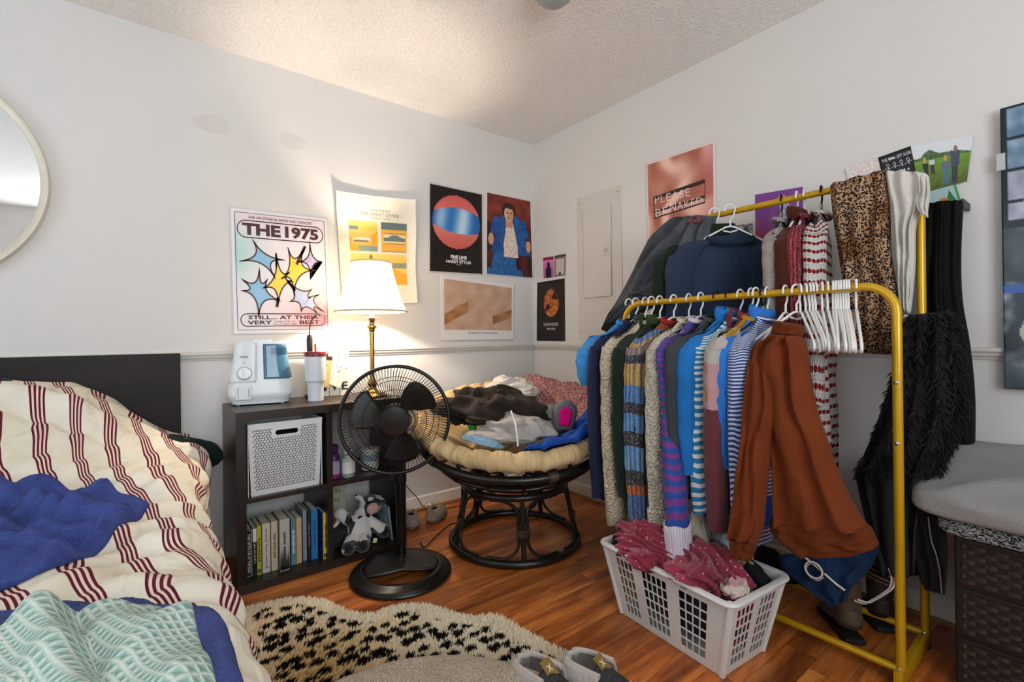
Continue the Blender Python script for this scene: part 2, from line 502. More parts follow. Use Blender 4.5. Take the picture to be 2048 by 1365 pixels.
# electrical panel on the right wall
ep = thing('breaker_panel', 'white painted metal breaker panel with hinged door', 'electrical panel', (0, -0.62, 1.57))
M_panel = plain('panel_paint', '#cfcac4', 0.45, 0.4, vary=0.02)
pw0, pw1, pz0, pz1 = -0.735+0.62, -0.512+0.62, 1.29-1.57, 1.852-1.57
MB().box(-0.006, -0.0005, -0.79+0.62-0.02, -0.44+0.62-0.01, 1.03-1.57, 1.95-1.57, 0.002).build('cover_plate', M_panel, ep, smooth=False)
pd = MB().box(-0.018, -0.0065, pw0, pw1, pz0, pz1, 0.003).build('panel_door', M_panel, ep, smooth=False)
MB().box(-0.021, -0.0185, pw0+0.01, pw0+0.065, -0.03, 0.03, 0.002).build('latch_plate', M_panel, pd, smooth=False)
MB().box(-0.025, -0.0215, pw0+0.022, pw0+0.045, -0.014, 0.014, 0.002).build('latch', plain('latch_grey', '#b5b0aa', 0.4), pd, smooth=False)
for zz in (-0.18, 0.18):
    MB().tube([(-0.014, pw1+0.003, zz-0.02), (-0.014, pw1+0.003, zz+0.02)], 0.004, 8).build('hinge', M_panel, ep)
M_screw = plain('screw_head', '#a9a49d', 0.4, 0.5, 0.4)
for (yy, zz) in ((-0.165+0.0, -0.5), (-0.165, 0.34), (0.15, -0.5), (0.15, 0.34)):
    MB().lathe([(0.005, 0), (0.005, 0.002), (0.003, 0.003)], 12, c=(-0.0065, yy, zz), mat=Matrix.Rotation(-PI/2, 3, 'Y')).build('screw', M_screw, ep)
# ================================================================= bed
def coons(top, bottom, s, t):
    """ruled patch between two splines (lists of Vectors of same length)"""
    n = len(top)-1; f = s*n; i = min(int(f), n-1); a = f-i
    return top[i].lerp(top[i+1], a).lerp(bottom[i].lerp(bottom[i+1], a), t)
M_dark = wood('espresso_wood', '#120d0b', '#231a16', 0.5, 0.25, 'x')
bed = thing('bed', 'low bed with a plain dark espresso headboard', 'bed', (-2.85, -1.05, 0))
def bl(x, y, z): return (x+2.85, y+1.05, z)
MB().box(-3.62+2.85, -2.13+2.85, -0.062+1.05, -0.026+1.05, 0.0, 0.992, 0.003).build('headboard', M_dark, bed, smooth=False)
MB().box(-3.55+2.85, -2.29+2.85, -2.08+1.05, -0.068+1.05, 0.10, 0.27, 0.006).build('bed_frame', M_dark, bed, smooth=False)
for sx in (-3.5, -2.33):
    MB().box(sx+2.85-0.03, sx+2.85+0.03, -2.05+1.05, -1.99+1.05, 0.0, 0.10, 0.003).build('leg', M_dark, bed, smooth=False)
MB().box(-3.54+2.85, -2.29+2.85, -2.07+1.05, -0.07+1.05, 0.27, 0.53, 0.05).build('mattress', cloth('mattress_ticking', '#dad6cf'), bed)

def duv_base(x, y):
    z = 0.585
    hx = sstep(-2.10, -2.50, x)
    z += (0.255*hx+0.03)*math.exp(-((max(0, -0.14-y))/0.34)**2)
    z += 0.035*sstep(-2.3, -2.9, x)
    z += 0.018*math.sin(x*5.0+y*3.1)*sstep(-0.3, -0.9, y)
    return z
def duv_fold(x, y):
    w = nz((x*2.1, y*2.1, 3.1))*1.7
    d = 0.0
    # long diagonal folds falling away from the pillow hump
    d += 0.011*fold((x*0.75+y*0.62)*13+w*1.6, 0.8)*sstep(-0.15, -0.45, y)
    d += 0.006*fold((x*-0.6+y*0.9)*26+w*2.6, 0.9)
    d += 0.012*nz((x*3.2, y*3.6, 1.0))
    # gathers at the right edge
    e = sstep(-2.40, -2.12, x)
    d += 0.013*e*fold(y*21+w*1.4+x*5, 0.8)*sstep(-0.35, -0.75, y)
    # turned back fold below the pillow line
    q = y+0.33+0.35*(x+2.45)
    d += 0.04*math.exp(-(q/0.035)**2)*sstep(-2.25, -2.45, x)-0.02*math.exp(-((q+0.06)/0.03)**2)*sstep(-2.25, -2.45, x)
    return d
def H(x, y): return duv_base(x, y)+duv_fold(x, y)
XR = -2.20
def xr(y): return -2.14-0.085*sstep(-0.25, -0.9, y)
def duv(s, t):
    y = lerp(-0.085, -2.10, t)
    wob = 0.02*math.sin(y*4.3)+0.012*nz((y*3, 0, 0))
    if s < 0.72:
        x = lerp(-3.5, xr(y), (s/0.72)**0.62); return (x+2.85, y+1.05, H(x, y))
    a = (s-0.72)/0.28; x0 = xr(y); z0 = H(x0, y); r = 0.085+wob*0.5
    arcL = r*PI/2; tot = arcL+0.30; L = a*tot
    g = 0.016*fold(y*23+nz((y*2, 5, 0))*2, 0.8)
    if L < arcL:
        th = L/r; x = x0+math.sin(th)*r; z = z0-(1-math.cos(th))*r
        x += g*math.sin(th)*0.7
    else:
        k = L-arcL; x = x0+r+g*(0.7+1.2*k)+0.03*math.sin(k*9+y*5)*k-0.05*k; z = z0-r-k
    return (x+2.85, y+1.05, z)
def duv_uv(s, t):
    y = lerp(-0.085, -2.10, t)
    if s < 0.72: x = lerp(-3.5, xr(y), (s/0.72)**0.62)
    else: x = xr(y)+(s-0.72)/0.28*(0.434)
    # slack of the cloth pulls the stripes about
    return (x+0.17*(y)+0.03*nz((x*4, y*4, 7))+0.008*fold((x*0.75+y*0.62)*13+nz((x*2.1, y*2.1, 3.1))*2.7, 0.8), y)
def duvet_mat():
    m = NT('striped_duvet_cotton', 0.85, 0.15)
    uv = m.sep(m.coord('UV'))
    ob = m.coord()
    P = 0.094
    fr = m.math('MULTIPLY', m.math('FRACT', m.math('ADD', m.math('DIVIDE', uv[0], P), 60.0)), P)
    grp = m.math('LESS_THAN', fr, 0.0355)
    fine = m.math('LESS_THAN', m.math('FRACT', m.math('DIVIDE', fr, 0.0098)), 0.52)
    base = m.ramp(m.noise(ob, 6, 3), [(0.3, hexc('#dcd2bd')), (0.7, hexc('#ebe4d4'))])
    ink = m.mix(grp, base, hexc('#e6cdc0'))
    m.color(m.mix(m.math('MULTIPLY', grp, fine), ink, hexc('#5c1a28')))
    m.bump(m.noise(m.coord('Object', (1, 0.7, 1)), 8, 3, 0.5, 0.6), 0.6, 0.06)
    return m.m
dv = MB().grid(duv, 150, 210, uvfn=duv_uv).build('duvet', duvet_mat(), solid=0.012, angle=180)
dv.location = (-2.85, -1.05, 0)
tag(dv, 'rumpled cream duvet with groups of thin maroon stripes', 'duvet')

# pillow hump and the things left of it
def pillow(name, label, c, size, rot, mat, seed=0, pin=0.5):
    m = MB(); sx, sy, sz = size
    def f(s, t):
        a = (s*2-1); b = (t*2-1)
        return a, b
    def top(sg):
        def g(s, t):
            a = s*2-1; b = t*2-1
            th = ((1-a**4)*(1-b**4))**pin
            n = 0.12*nz((a*2+seed, b*2, sg))
            return Vector((a*sx*(1-0.06*b*b), b*sy*(1-0.06*a*a), sg*sz*th*(1+n)))
        return g
    m.grid(top(1), 28, 28); m.grid(top(-1), 28, 28)
    o = m.build(name, mat, angle=180); o.location = c; o.rotation_euler = rot
    # weld the two shells along the seam
    bm = bmesh.new(); bm.from_mesh(o.data); bmesh.ops.remove_doubles(bm, verts=bm.verts[:], dist=1e-4)
    bmesh.ops.recalc_face_normals(bm, faces=bm.faces[:]); bm.to_mesh(o.data); bm.free()
    return tag(o, label, 'pillow')
pillow('pillow', 'peach pillow at the head of the bed against the headboard', (-2.95, -0.22, 0.865), (0.31, 0.13, 0.06), (0.35, 0.05, 0.1), cloth('peach_cotton', '#e2bfae'))
gp = pillow('pillow', 'dark green pillow poking out under the duvet edge beside the bookshelf', (-2.13, -0.17, 0.575), (0.15, 0.075, 0.06), (0.0, 0.35, 0.25), cloth('dark_green_cotton', '#14231f'), 4)
# jeans crumpled at the headboard
def crumple(c, rad, seed, amp=0.25, freq=3.0, nu=56, nv=36, rot=0.0, flat=0.35, warp=0.8, tilt=(0, 0)):
    """crumpled heap of cloth: squashed dome with running folds; returns MB in local space"""
    m = MB(); rx, ry, rz = rad
    def f(s, t):
        a = 2*PI*s; ph = (t-0.5)*PI
        d = Vector((math.cos(ph)*math.cos(a), math.cos(ph)*math.sin(a), math.sin(ph)))
        w = noise.noise(d*1.3+Vector((seed, 0, 0)))
        w2 = noise.noise(d*2.2+Vector((0, seed, 3)))
        dirv = Vector((math.cos(seed*1.7), math.sin(seed*1.7), 0.35))
        k = fold(d.dot(dirv)*freq*1.35+w*3.4*warp, 0.6)
        dir2 = Vector((-math.sin(seed*2.3), math.cos(seed*2.3), 0.6))
        k2 = fold(d.dot(dir2)*freq*2.3+w2*3.5*warp, 0.6)
        r = 1+amp*(0.55*k+0.3*k2+0.9*w)
        q = Vector((d.x*rx*r, d.y*ry*r, d.z*rz*r))
        if q.z < 0: q.z *= flat
        q.z += q.x*tilt[0]+q.y*tilt[1]
        return q
    m.grid(f, nu, nv, wu=True, uvfn=lambda s, t: (s*2*PI*rx, t*PI*max(rz, ry)))
    return m
M_jean = cloth('dark_denim', '#16283f', 'plain', 0.4, 0.15)
o = crumple(None, (0.11, 0.05, 0.045), 3.3, 0.35).build('jeans', M_jean, angle=180); o.location = (-2.70, -0.145, 0.875); o.rotation_euler = (0, 0.25, 0.1)
tag(o, 'dark blue jeans bunched on the pillow end of the bed', 'jeans')

# ---- blankets thrown on the duvet
def throw(name, label, cat, top, bot, mat, nu, nv, lift, foldamp, ff, thick, uvs=(1, 1), extra=None, seed=0.0, base=None):
    base = base or H
    top = spline(top, 6); bot = spline(bot, 6)
    c = sum((p for p in top+bot), Vector())/(len(top)+len(bot)); c.z = 0
    def f(s, t):
        q = coons(top, bot, s, t)
        e = min(1, min(s, 1-s, t, 1-t)*14)
        z = base(q.x, q.y)+lift*(0.35+0.65*math.sqrt(e))+q.z
        z += foldamp*ff(q.x, q.y)*e
        if extra: z += extra(q.x, q.y)*e
        return (q.x-c.x, q.y-c.y, z)
    def uv(s, t):
        q = coons(top, bot, s, t); return (q.x*uvs[0], q.y*uvs[1])
    o = MB().grid(f, nu, nv, uvfn=uv).build(name, mat, solid=thick, angle=180)
    o.location = (c.x, c.y, 0); return tag(o, label, cat)
def ffa(x, y):
    w = nz((x*4, y*4, 9))*2.2
    return fold((x*0.5+y*0.85)*20+w, 0.9)*0.8+0.5*fold((x*0.8-y*0.5)*31+w*1.5, 0.9)+0.5*nz((x*9, y*9, 0))
def fleece_mat(name, c0, c1):
    m = NT(name, 0.95, 0.1); ob = m.coord()
    f = m.noise(ob, 210, 5, 0.8); g = m.noise(ob, 14, 4, 0.6)
    a = m.ramp(g, [(0.35, hexc(c0)), (0.65, hexc(c1))])
    m.color(m.mix(m.math('MULTIPLY', m.ramp(f, [(0.45, (0, 0, 0)), (0.75, (1, 1, 1))]), 0.7), a, tuple(min(1, x*2.2+0.02) for x in hexc(c1))))
    b0 = m.n('Bump'); b0.inputs['Strength'].default_value = 0.6; b0.inputs['Distance'].default_value = 0.06; m.l(m.noise(ob, 10, 3, 0.5, 0.8), b0.inputs['Height']); m.bump(f, 0.9, 0.012); m.l(b0.outputs[0], m.b.inputs['Normal'].links[0].from_node.inputs['Normal']); m.sheen(0.35, (0.6, 0.6, 0.9)); return m.m
M_blue = fleece_mat('royal_blue_fleece', '#13318a', '#2d4fa8')
V = Vector
throw('fleece_blanket', 'royal blue fleece throw with a pointed corner across the middle of the duvet', 'blanket',
      [V((-2.95, -0.62, 0)), V((-2.60, -0.655, 0)), V((-2.50, -0.69, 0.0)), V((-2.40, -0.80, 0)), V((-2.265, -0.94, 0))],
      [V((-2.95, -1.50, 0)), V((-2.58, -1.47, 0)), V((-2.44, -1.44, 0)), V((-2.37, -1.31, 0)), V((-2.285, -1.03, 0))],
      M_blue, 130, 120, 0.026, 0.028, ffa, 0.012)
M_blue2 = fleece_mat('navy_fleece', '#1c2f6e', '#34509c')
def ffb(x, y): return 0.6*fold((x+0.4*y)*20+nz((x*4, y*4, 2))*2, 0.8)+0.4*nz((x*10, y*10, 4))
throw('fleece_blanket', 'navy fleece blanket spread under the mint waffle throw at the bed foot', 'blanket',
      [V((-2.95, -1.50, 0)), V((-2.46, -1.565, 0)), V((-2.37, -1.60, 0)), V((-2.29, -1.64, 0)), V((-2.222, -1.74, 0)), V((-2.19, -1.85, 0))],
      [V((-2.95, -2.06, 0)), V((-2.7, -2.07, 0)), V((-2.5, -2.07, 0)), V((-2.35, -2.07, 0)), V((-2.26, -2.08, 0)), V((-2.19, -2.06, 0))],
      M_blue2, 80, 50, 0.02, 0.008, ffb, 0.012)
def waffle_mat():
    m = NT('mint_waffle_cotton', 0.9, 0.1)
    uv = m.sep(m.coord('UV'))
    k = PI/0.0112
    a = m.math('ABSOLUTE', m.math('SINE', m.math('MULTIPLY', uv[0], k))); b = m.math('ABSOLUTE', m.math('SINE', m.math('MULTIPLY', uv[1], k)))
    h = m.math('MINIMUM', a, b)
    ob = m.coord(); n = m.noise(ob, 420, 4, 0.7)
    m.color(m.ramp(m.math('MULTIPLY_ADD', n, 0.3, h), [(0.18, hexc('#cbd2c6')), (0.5, hexc('#a6beb4')), (0.95, hexc('#88a59c'))]))
    m.bump(m.math('MULTIPLY_ADD', n, 0.35, m.math('MULTIPLY', h, -1)), 0.6, 0.004); return m.m
RW = math.radians(24)
def wuv(x, y): return (x*math.cos(RW)+y*math.sin(RW), -x*math.sin(RW)+y*math.cos(RW))
def waf(x, y):
    a, b = wuv(x, y); k = PI/0.0112
    return -0.0012*min(abs(math.sin(a*k)), abs(math.sin(b*k)))
def Hb(x, y): return H(x, y)+0.026
def ffw(x, y):
    r = 0.0
    r += 1.6*math.exp(-(((x+2.40)+0.25*(y+1.7))/0.022)**2)      # standing pleat
    r += 1.2*math.exp(-(((y+1.735)-0.35*(x+2.34))/0.03)**2)*sstep(-2.42, -2.36, x)
    r -= 0.9*math.exp(-(((x+2.365)+0.2*(y+1.7))/0.02)**2)
    r += 0.5*nz((x*7, y*7, 2.2))+0.4*fold((x*0.9+y*0.4)*18+nz((x*3, y*3, 4))*2, 0.8)
    return r
top = [V((-2.95, -1.62, 0)), V((-2.60, -1.66, 0)), V((-2.44, -1.685, 0)), V((-2.395, -1.68, 0.012)), V((-2.35, -1.715, 0)), V((-2.30, -1.71, 0)), V((-2.23, -1.785, 0))]
bot = [V((-2.95, -2.08, 0)), V((-2.65, -2.09, 0)), V((-2.48, -2.09, 0)), V((-2.42, -2.09, 0)), V((-2.36, -2.09, 0)), V((-2.29, -2.09, 0)), V((-2.21, -2.08, 0))]
wf = throw('waffle_blanket', 'mint green waffle weave throw heaped at the foot of the bed', 'blanket', top, bot, waffle_mat(), 330, 190, 0.02, 0.016, ffw, 0.008, extra=waf, base=Hb)
# rotate its weave coordinates
uvl = wf.data.uv_layers[0].data; n = len(uvl); arr = np.empty(n*2, dtype=np.float32); uvl.foreach_get('uv', arr)
x_, y_ = arr[0::2].copy(), arr[1::2].copy()
arr[0::2] = x_*math.cos(RW)+y_*math.sin(RW); arr[1::2] = -x_*math.sin(RW)+y_*math.cos(RW); uvl.foreach_set('uv', arr)

# ---- round wall mirror above the bed
mc = thing('wall_mirror', 'round wall mirror in a thin champagne frame above the bed', 'mirror', (-2.98, -0.012, 1.672))
RXM = Matrix.Rotation(PI/2, 3, 'X')
MB().lathe([(0.405, 0.0), (0.405, 0.02), (0.42, 0.03), (0.428, 0.03), (0.43, 0.026), (0.43, -0.008), (0.405, -0.008)], 96, mat=RXM, cap0=False, cap1=False).build('mirror_frame', plain('champagne_metal', '#d8cfbd', 0.35, 0.5, 0.2), mc)
mm = NT('mirror_silver', 0.02, 0.5, 1.0); mm.color((0.86, 0.89, 0.9))
MB().lathe([(0.406, 0.0), (0.406, 0.012)], 96, mat=RXM).build('mirror_glass', mm.m, mc, smooth=False)
# ================================================================= cube bookshelf and what stands on it
SX0, SX1, SY0, SY1, SH = -1.967, -1.222, -0.42, -0.03, 0.75
M_esp = wood('espresso_laminate', '#1d1513', '#33261f', 0.36, 0.45, 'x')
M_esz = wood('espresso_laminate_upright', '#1b1412', '#2e221d', 0.36, 0.45, 'z')
shelf = thing('cube_bookshelf', 'dark espresso bookshelf with four open cubes beside the bed', 'bookshelf', ((SX0+SX1)/2, (SY0+SY1)/2, 0))
ox, oy = (SX0+SX1)/2, (SY0+SY1)/2
def sb(x0, x1, z0, z1, name, mat, y0=SY0, y1=SY1):
    return MB().box(x0-ox, x1-ox, y0-oy, y1-oy, z0, z1, 0.0012).build(name, mat, shelf, smooth=False)
TO, TI = 0.036, 0.017
sb(SX0, SX1, SH-TO, SH, 'top_panel', M_esp)
sb(SX0, SX1, 0, TO, 'bottom_panel', M_esp)
sb(SX0, SX0+TO, TO, SH-TO, 'side_panel', M_esz); sb(SX1-TO, SX1, TO, SH-TO, 'side_panel', M_esz)
xm = -1.5925
sb(xm-TI/2-0.004, xm+TI/2+0.004, TO, SH-TO, 'divider', M_esz, SY0+0.004)
sb(SX0+TO, xm-TI/2-0.004, 0.369, 0.388, 'shelf_board', M_esp, SY0+0.004); sb(xm+TI/2+0.004, SX1-TO, 0.369, 0.388, 'shelf_board', M_esp, SY0+0.004)

# ---- perforated white basket, holes are real
def perforated_basket():
    x0, x1, z0, z1, yf, yb = -1.922, -1.622, 0.3885, 0.690, -0.402, -0.075
    root = thing('storage_basket', 'white plastic basket with triangular perforations in the upper cube', 'basket', ((x0+x1)/2, (yf+yb)/2, z0))
    cx, cy = (x0+x1)/2, (yf+yb)/2
    Mw = plain('white_plastic', '#d9d9da', 0.35, 0.45, vary=0.02)
    W = x1-x0; Hh = z1-z0; tap = 0.012
    def P(a, b, d): # front face: a across 0..W, b up 0..Hh, d outward
        k = tap*(1-b/Hh); return (x0-cx+k+a*(W-2*k)/W, yf-cy+k-d, b)
    def panel(mapf, W, Hh, slot):
        m = MB(); L = 0.0125; hgt = L*0.866; margin = 0.016
        def quad(a0, a1, b0, b1):
            if a1-a0 < 1e-5 or b1-b0 < 1e-5: return
            m.add([mapf(a0, b0, 0), mapf(a1, b0, 0), mapf(a1, b1, 0), mapf(a0, b1, 0)], [(0, 1, 2, 3)])
        nx = int((W-2*margin)/L); nzr = int((Hh-2*margin)/hgt)
        ax = (W-nx*L)/2; bz = (Hh-nzr*hgt)/2
        quad(0, W, 0, bz); quad(0, W, bz+nzr*hgt, Hh); quad(0, ax-L/2, bz, bz+nzr*hgt); quad(ax+nx*L, W, bz, bz+nzr*hgt)
        for r in range(nzr):
            off = (r % 2)*(-L/2)
            if r % 2 == 0: quad(ax-L/2, ax, bz+r*hgt, bz+(r+1)*hgt)
            else: quad(ax+nx*L-L/2, ax+nx*L, bz+r*hgt, bz+(r+1)*hgt)
            for i in range(nx):
                for upw in (0, 1):
                    b0 = bz+r*hgt; b1 = b0+hgt
                    xa = ax+off+i*L
                    if upw == 0: tri = [(xa, b0), (xa+L, b0), (xa+L/2, b1)]
                    else:
                        tri = [(xa+L/2, b1), (xa+L, b0), (xa+1.5*L, b1)]
                        if i == nx-1 and r % 2 == 0: tri = [(xa+L/2, b1), (xa+L, b0), (xa+L, b1)]
                    if i == 0 and upw == 0:
                        quad_t = [(xa, b0), (xa+L/2, b1), (xa, b1)]
                        m.add([mapf(*q, 0) for q in quad_t], [(0, 1, 2)])
                    c = (sum(q[0] for q in tri)/3, sum(q[1] for q in tri)/3)
                    sl = slot and slot[0] < c[0] < slot[1] and slot[2] < c[1] < slot[3]
                    nearslot = slot and slot[0]-0.012 < c[0] < slot[1]+0.012 and slot[2]-0.012 < c[1] < slot[3]+0.012
                    if sl: continue
                    if nearslot:
                        m.add([mapf(*q, 0) for q in tri], [(0, 1, 2)]); continue
                    # three small holes arranged round the corners -> one rotated hole per cell
                    h = [(lerp(c[0], q[0], 0.6), lerp(c[1], q[1], 0.6)) for q in tri]
                    vs = [mapf(*q, 0) for q in tri]+[mapf(*q, 0) for q in h]
                    m.add(vs, [(0, 1, 4, 3), (1, 2, 5, 4), (2, 0, 3, 5)])
        return m
    panel(P, W, Hh, (0.105, 0.20, Hh-0.052, Hh-0.033)).build('front_panel', Mw, root, smooth=False, solid=0.0022, offset=1)
    D = yb-yf
    MB().box(x0-cx, x0-cx+0.003, yf-cy+0.004, yb-cy, 0.0, Hh).build('side_panel', Mw, root, smooth=False)
    MB().box(x1-cx-0.003, x1-cx, yf-cy+0.004, yb-cy, 0.0, Hh).build('side_panel', Mw, root, smooth=False)
    MB().box(x0-cx+0.003, x1-cx-0.003, yb-cy-0.003, yb-cy, 0.0, Hh).build('back_panel', Mw, root, smooth=False)
    MB().box(x0-cx+0.014, x1-cx-0.014, yf-cy+0.016, yb-cy-0.004, 0.0, 0.003).build('base', Mw, root, smooth=False)
    sx, sz = 0.1525, Hh-0.0425
    pts = [P(sx+math.copysign(0.036, math.cos(t))+math.cos(t)*0.0145, sz+math.sin(t)*0.0145, 0.0005) for t in [2*PI*(i+0.5)/32 for i in range(32)]]
    MB().tube(pts, 0.0045, 8, closed=True).build('handle_rim', Mw, root)
    MB().tube([P(0.002, Hh, 0.0), P(W-0.002, Hh, 0.0), (x1-cx-0.003, yb-cy-0.004, Hh), (x0-cx+0.003, yb-cy-0.004, Hh)], 0.004, 8, closed=True).build('rim', Mw, root)
    # brown contents seen through the holes
    o = MB().box(x0+0.02, x1-0.02, -0.385, yb-0.02, z0+0.004, z1-0.07, 0.02).build('folded_throw', cloth('brown_knit', '#4a3324', 'knit', 0.6))
    o.location = (0, 0, 0); tag(o, 'brown knit throw folded inside the perforated basket', 'throw')
perforated_basket()

# ---- books
def ink_on(root, s, M, w, h, mat, bold=0.0, name='spine_lettering', space=1.0):
    """text mapped with matrix M: local x = reading direction, y = up, z = outward"""
    vs, fs, _ = text2d(s, bold, space)
    o = MB().add([M @ Vector((a*w-w/2, b*h-h/2, 0)) for a, b in vs], fs).build(name, mat, root, smooth=False)
    if s.startswith('~'): o['kind'] = 'stuff'
    return o
M_page = plain('book_pages', '#d9cfb8', 0.8, 0.1, vary=0.08, scale=60)
BOOKS = [ # u0,u1, height, depth, spine hex, cover hex, text, ink, pages_show
 (491.7, 504.6, 0.205, 0.135, '#1c1820', '#15131a', 'THEY BOTH DIE AT THE END', '#e8e4e2', 'white-bordered black book at the bed end of the row'),
 (505.4, 513.5, 0.205, 0.13, '#191818', '#d8d5cf', 'speak', '#e8e4e2', 'thin black paperback with a white top band'),
 (513.9, 523.0, 0.21, 0.13, '#b9b928', '#8c9a20', '~8', '#3a5a28', 'lime yellow paperback'),
 (524.5, 541.0, 0.213, 0.14, '#d6c8c0', '#d8cec6', 'every last word', '#403838', 'pale pink hardback with handwritten title'),
 (542.4, 556.0, 0.215, 0.14, '#d2c7a9', '#c5b893', '~6 8 6', '#6b5a48', 'cream yellow hardback'),
 (559.2, 580.0, 0.225, 0.15, '#b9b8b2', '#5b5f5c', '~8 7', '#242424', 'thick grey hardback with dark forest print'),
 (582.0, 592.5, 0.208, 0.135, '#5f8f8c', '#4d7d7a', '~4 5 6 6', '#e0e6e2', 'slim teal paperback'),
 (592.8, 604.0, 0.205, 0.13, '#c8ac84', '#c2a57e', '', '#6b5a48', 'tan paperback showing its page edges'),
 (605.9, 614.0, 0.23, 0.14, '#8b939a', '#6f8fb0', '', '#33363a', 'thin slate grey paperback'),
 (615.5, 621.3, 0.225, 0.14, '#2a2a35', '#23232d', '~7 6', '#8d8794', 'thin dark plum paperback'),
 (622.6, 636.2, 0.23, 0.145, '#2a78ad', '#246a9c', '~4 6', '#174a74', 'bright blue hardback'),
 (646.5, 657.3, 0.212, 0.125, '#e6c23c', '#22479b', '~5 4 6', '#3a3016', 'yellow-spined blue paperback beside the divider'),
]
for i, (u0, u1, hh, dd, sp, cv, txt, ik, desc) in enumerate(BOOKS):
    yf = -0.352-(0.03 if i in (5, 11) else 0.0)+(0.012 if i in (8, 9) else 0)
    a = ony(u0, 1100, yf).x+0.0006; b = ony(u1, 1100, yf).x-0.0006; w = b-a
    root = thing('book', desc+' standing in the lower cube', 'book', ((a+b)/2, yf+dd/2, TO+0.0005), 0, 'books in the lower cube')
    Ms = plain('book_spine_%s' % sp[1:], sp, 0.45, 0.35, vary=0.04); Mc = plain('book_cover_%s' % cv[1:], cv, 0.45, 0.35, vary=0.05)
    ct = 0.0016
    MB().box(-w/2, w/2, -dd/2, -dd/2+ct, 0, hh, 0.0006).build('spine', Ms, root, smooth=False)
    MB().box(-w/2, -w/2+ct, -dd/2+ct, dd/2, 0, hh).build('front_cover', Mc, root, smooth=False)
    MB().box(w/2-ct, w/2, -dd/2+ct, dd/2, 0, hh).build('back_cover', Mc, root, smooth=False)
    MB().box(-w/2+ct, w/2-ct, -dd/2+ct+0.0005, dd/2-0.003, 0.003, hh-0.004).build('pages', M_page, root, smooth=False)
    if txt:
        Mt = Matrix.Translation((0, -dd/2-0.0006, hh*0.5)) @ Matrix(((0, 1, 0, 0), (0, 0, -1, 0), (-1, 0, 0, 0), (0, 0, 0, 1)))
        ln = hh*(0.8 if len(txt) > 8 else 0.5)
        ink_on(root, txt, Mt, ln, min(w*0.55, 0.011), plain('ink_%s' % ik[1:], ik, 0.5), 0.01)
    if i == 0:
        fr = MB()
        for (p, q, r_, s_) in ((-w/2+0.001, -w/2+0.0022, 0.006, hh-0.006), (w/2-0.0022, w/2-0.001, 0.006, hh-0.006)): fr.box(p, q, -dd/2-0.0006, -dd/2, r_, s_)
        fr.box(-w/2+0.001, w/2-0.001, -dd/2-0.0006, -dd/2, 0.0045, 0.006); fr.box(-w/2+0.001, w/2-0.001, -dd/2-0.0006, -dd/2, hh-0.006, hh-0.0045)
        fr.build('white_border', plain('ink_e8e4e2', '#e8e4e2', 0.5), root, smooth=False)
    if i == 1: MB().box(-w/2, w/2, -dd/2-0.0005, -dd/2, hh*0.72, hh*0.99).build('white_band', plain('ink_e8e4e2', '#e8e4e2', 0.5), root, smooth=False)
    if i == 5:
        tr = MB(); rb = random.Random(5)
        for k in range(9):
            xx = lerp(-w/2+0.002, w/2-0.002, (k+0.5)/9); th = hh*rb.uniform(0.3, 0.5)
            tr.add([(xx-0.004, -dd/2-0.0005, 0.004), (xx+0.004, -dd/2-0.0005, 0.004), (xx, -dd/2-0.0005, th)], [(0, 1, 2)])
        tr.build('forest_print', plain('ink_forest', '#3c403e', 0.5), root, smooth=False)
    if i in (2, 11): MB().box(-w/2+0.002, w/2-0.002, -dd/2-0.0005, -dd/2, 0.008, 0.024).build('publisher_mark', plain('ink_darkmark', '#4a5526' if i == 2 else '#1a1a1a', 0.5), root, smooth=False)

# ---- bottles in the upper right cube
def bottle(label, c, prof, matb, parts, group=None, name='bottle'):
    root = thing(name, label, 'bottle', c, 0, group)
    MB().lathe(prof, 28).build('body', matb, root)
    for nm, pr, mt in parts: MB().lathe(pr, 28, cap0=False).build(nm, mt, root)
    return root
Mclear = NT('clear_plastic', 0.12, 0.5); Mclear.color((0.85, 0.88, 0.86)); Mclear.b.inputs['Transmission Weight'].default_value = 0.75; Mclear = Mclear.m
M_lab = plain('white_label', '#e3e4e0', 0.5); M_sage = plain('sage_label', '#b8cbb8', 0.5); M_pur = plain('purple_plastic', '#4b2158', 0.35); M_mag = plain('magenta_label', '#8a1f5a', 0.4)
b = onz(667, 960, 0.388)
bottle('purple bottle with a lilac label on the shelf board', (-1.553, -0.345, 0.3885), [(0.024, 0), (0.027, 0.006), (0.027, 0.10), (0.02, 0.118), (0.012, 0.124)], M_pur,
       [('label', [(0.0276, 0.02), (0.0276, 0.085)], plain('lilac_label', '#a99ab8', 0.5)), ('label_band', [(0.0279, 0.006), (0.0279, 0.024)], M_mag), ('cap', [(0.0125, 0.122), (0.021, 0.13), (0.022, 0.155), (0.012, 0.162), (0.001, 0.163)], M_pur)])
bottle('clear round bottle with a white and sage label on the shelf board', (-1.49, -0.36, 0.3885), [(0.026, 0), (0.031, 0.005), (0.031, 0.095), (0.026, 0.108), (0.018, 0.112)], Mclear,
       [('label', [(0.0316, 0.022), (0.0316, 0.075)], M_lab), ('label_band', [(0.0317, 0.075), (0.0317, 0.092)], M_sage), ('cap', [(0.018, 0.111), (0.021, 0.113), (0.021, 0.128), (0.001, 0.129)], M_lab)])
bottle('small clear jar behind the round bottle', (-1.455, -0.28, 0.3885), [(0.026, 0), (0.028, 0.004), (0.028, 0.05), (0.022, 0.056)], Mclear, [('lid', [(0.023, 0.055), (0.028, 0.057), (0.028, 0.072), (0.001, 0.073)], M_lab)], name='jar')
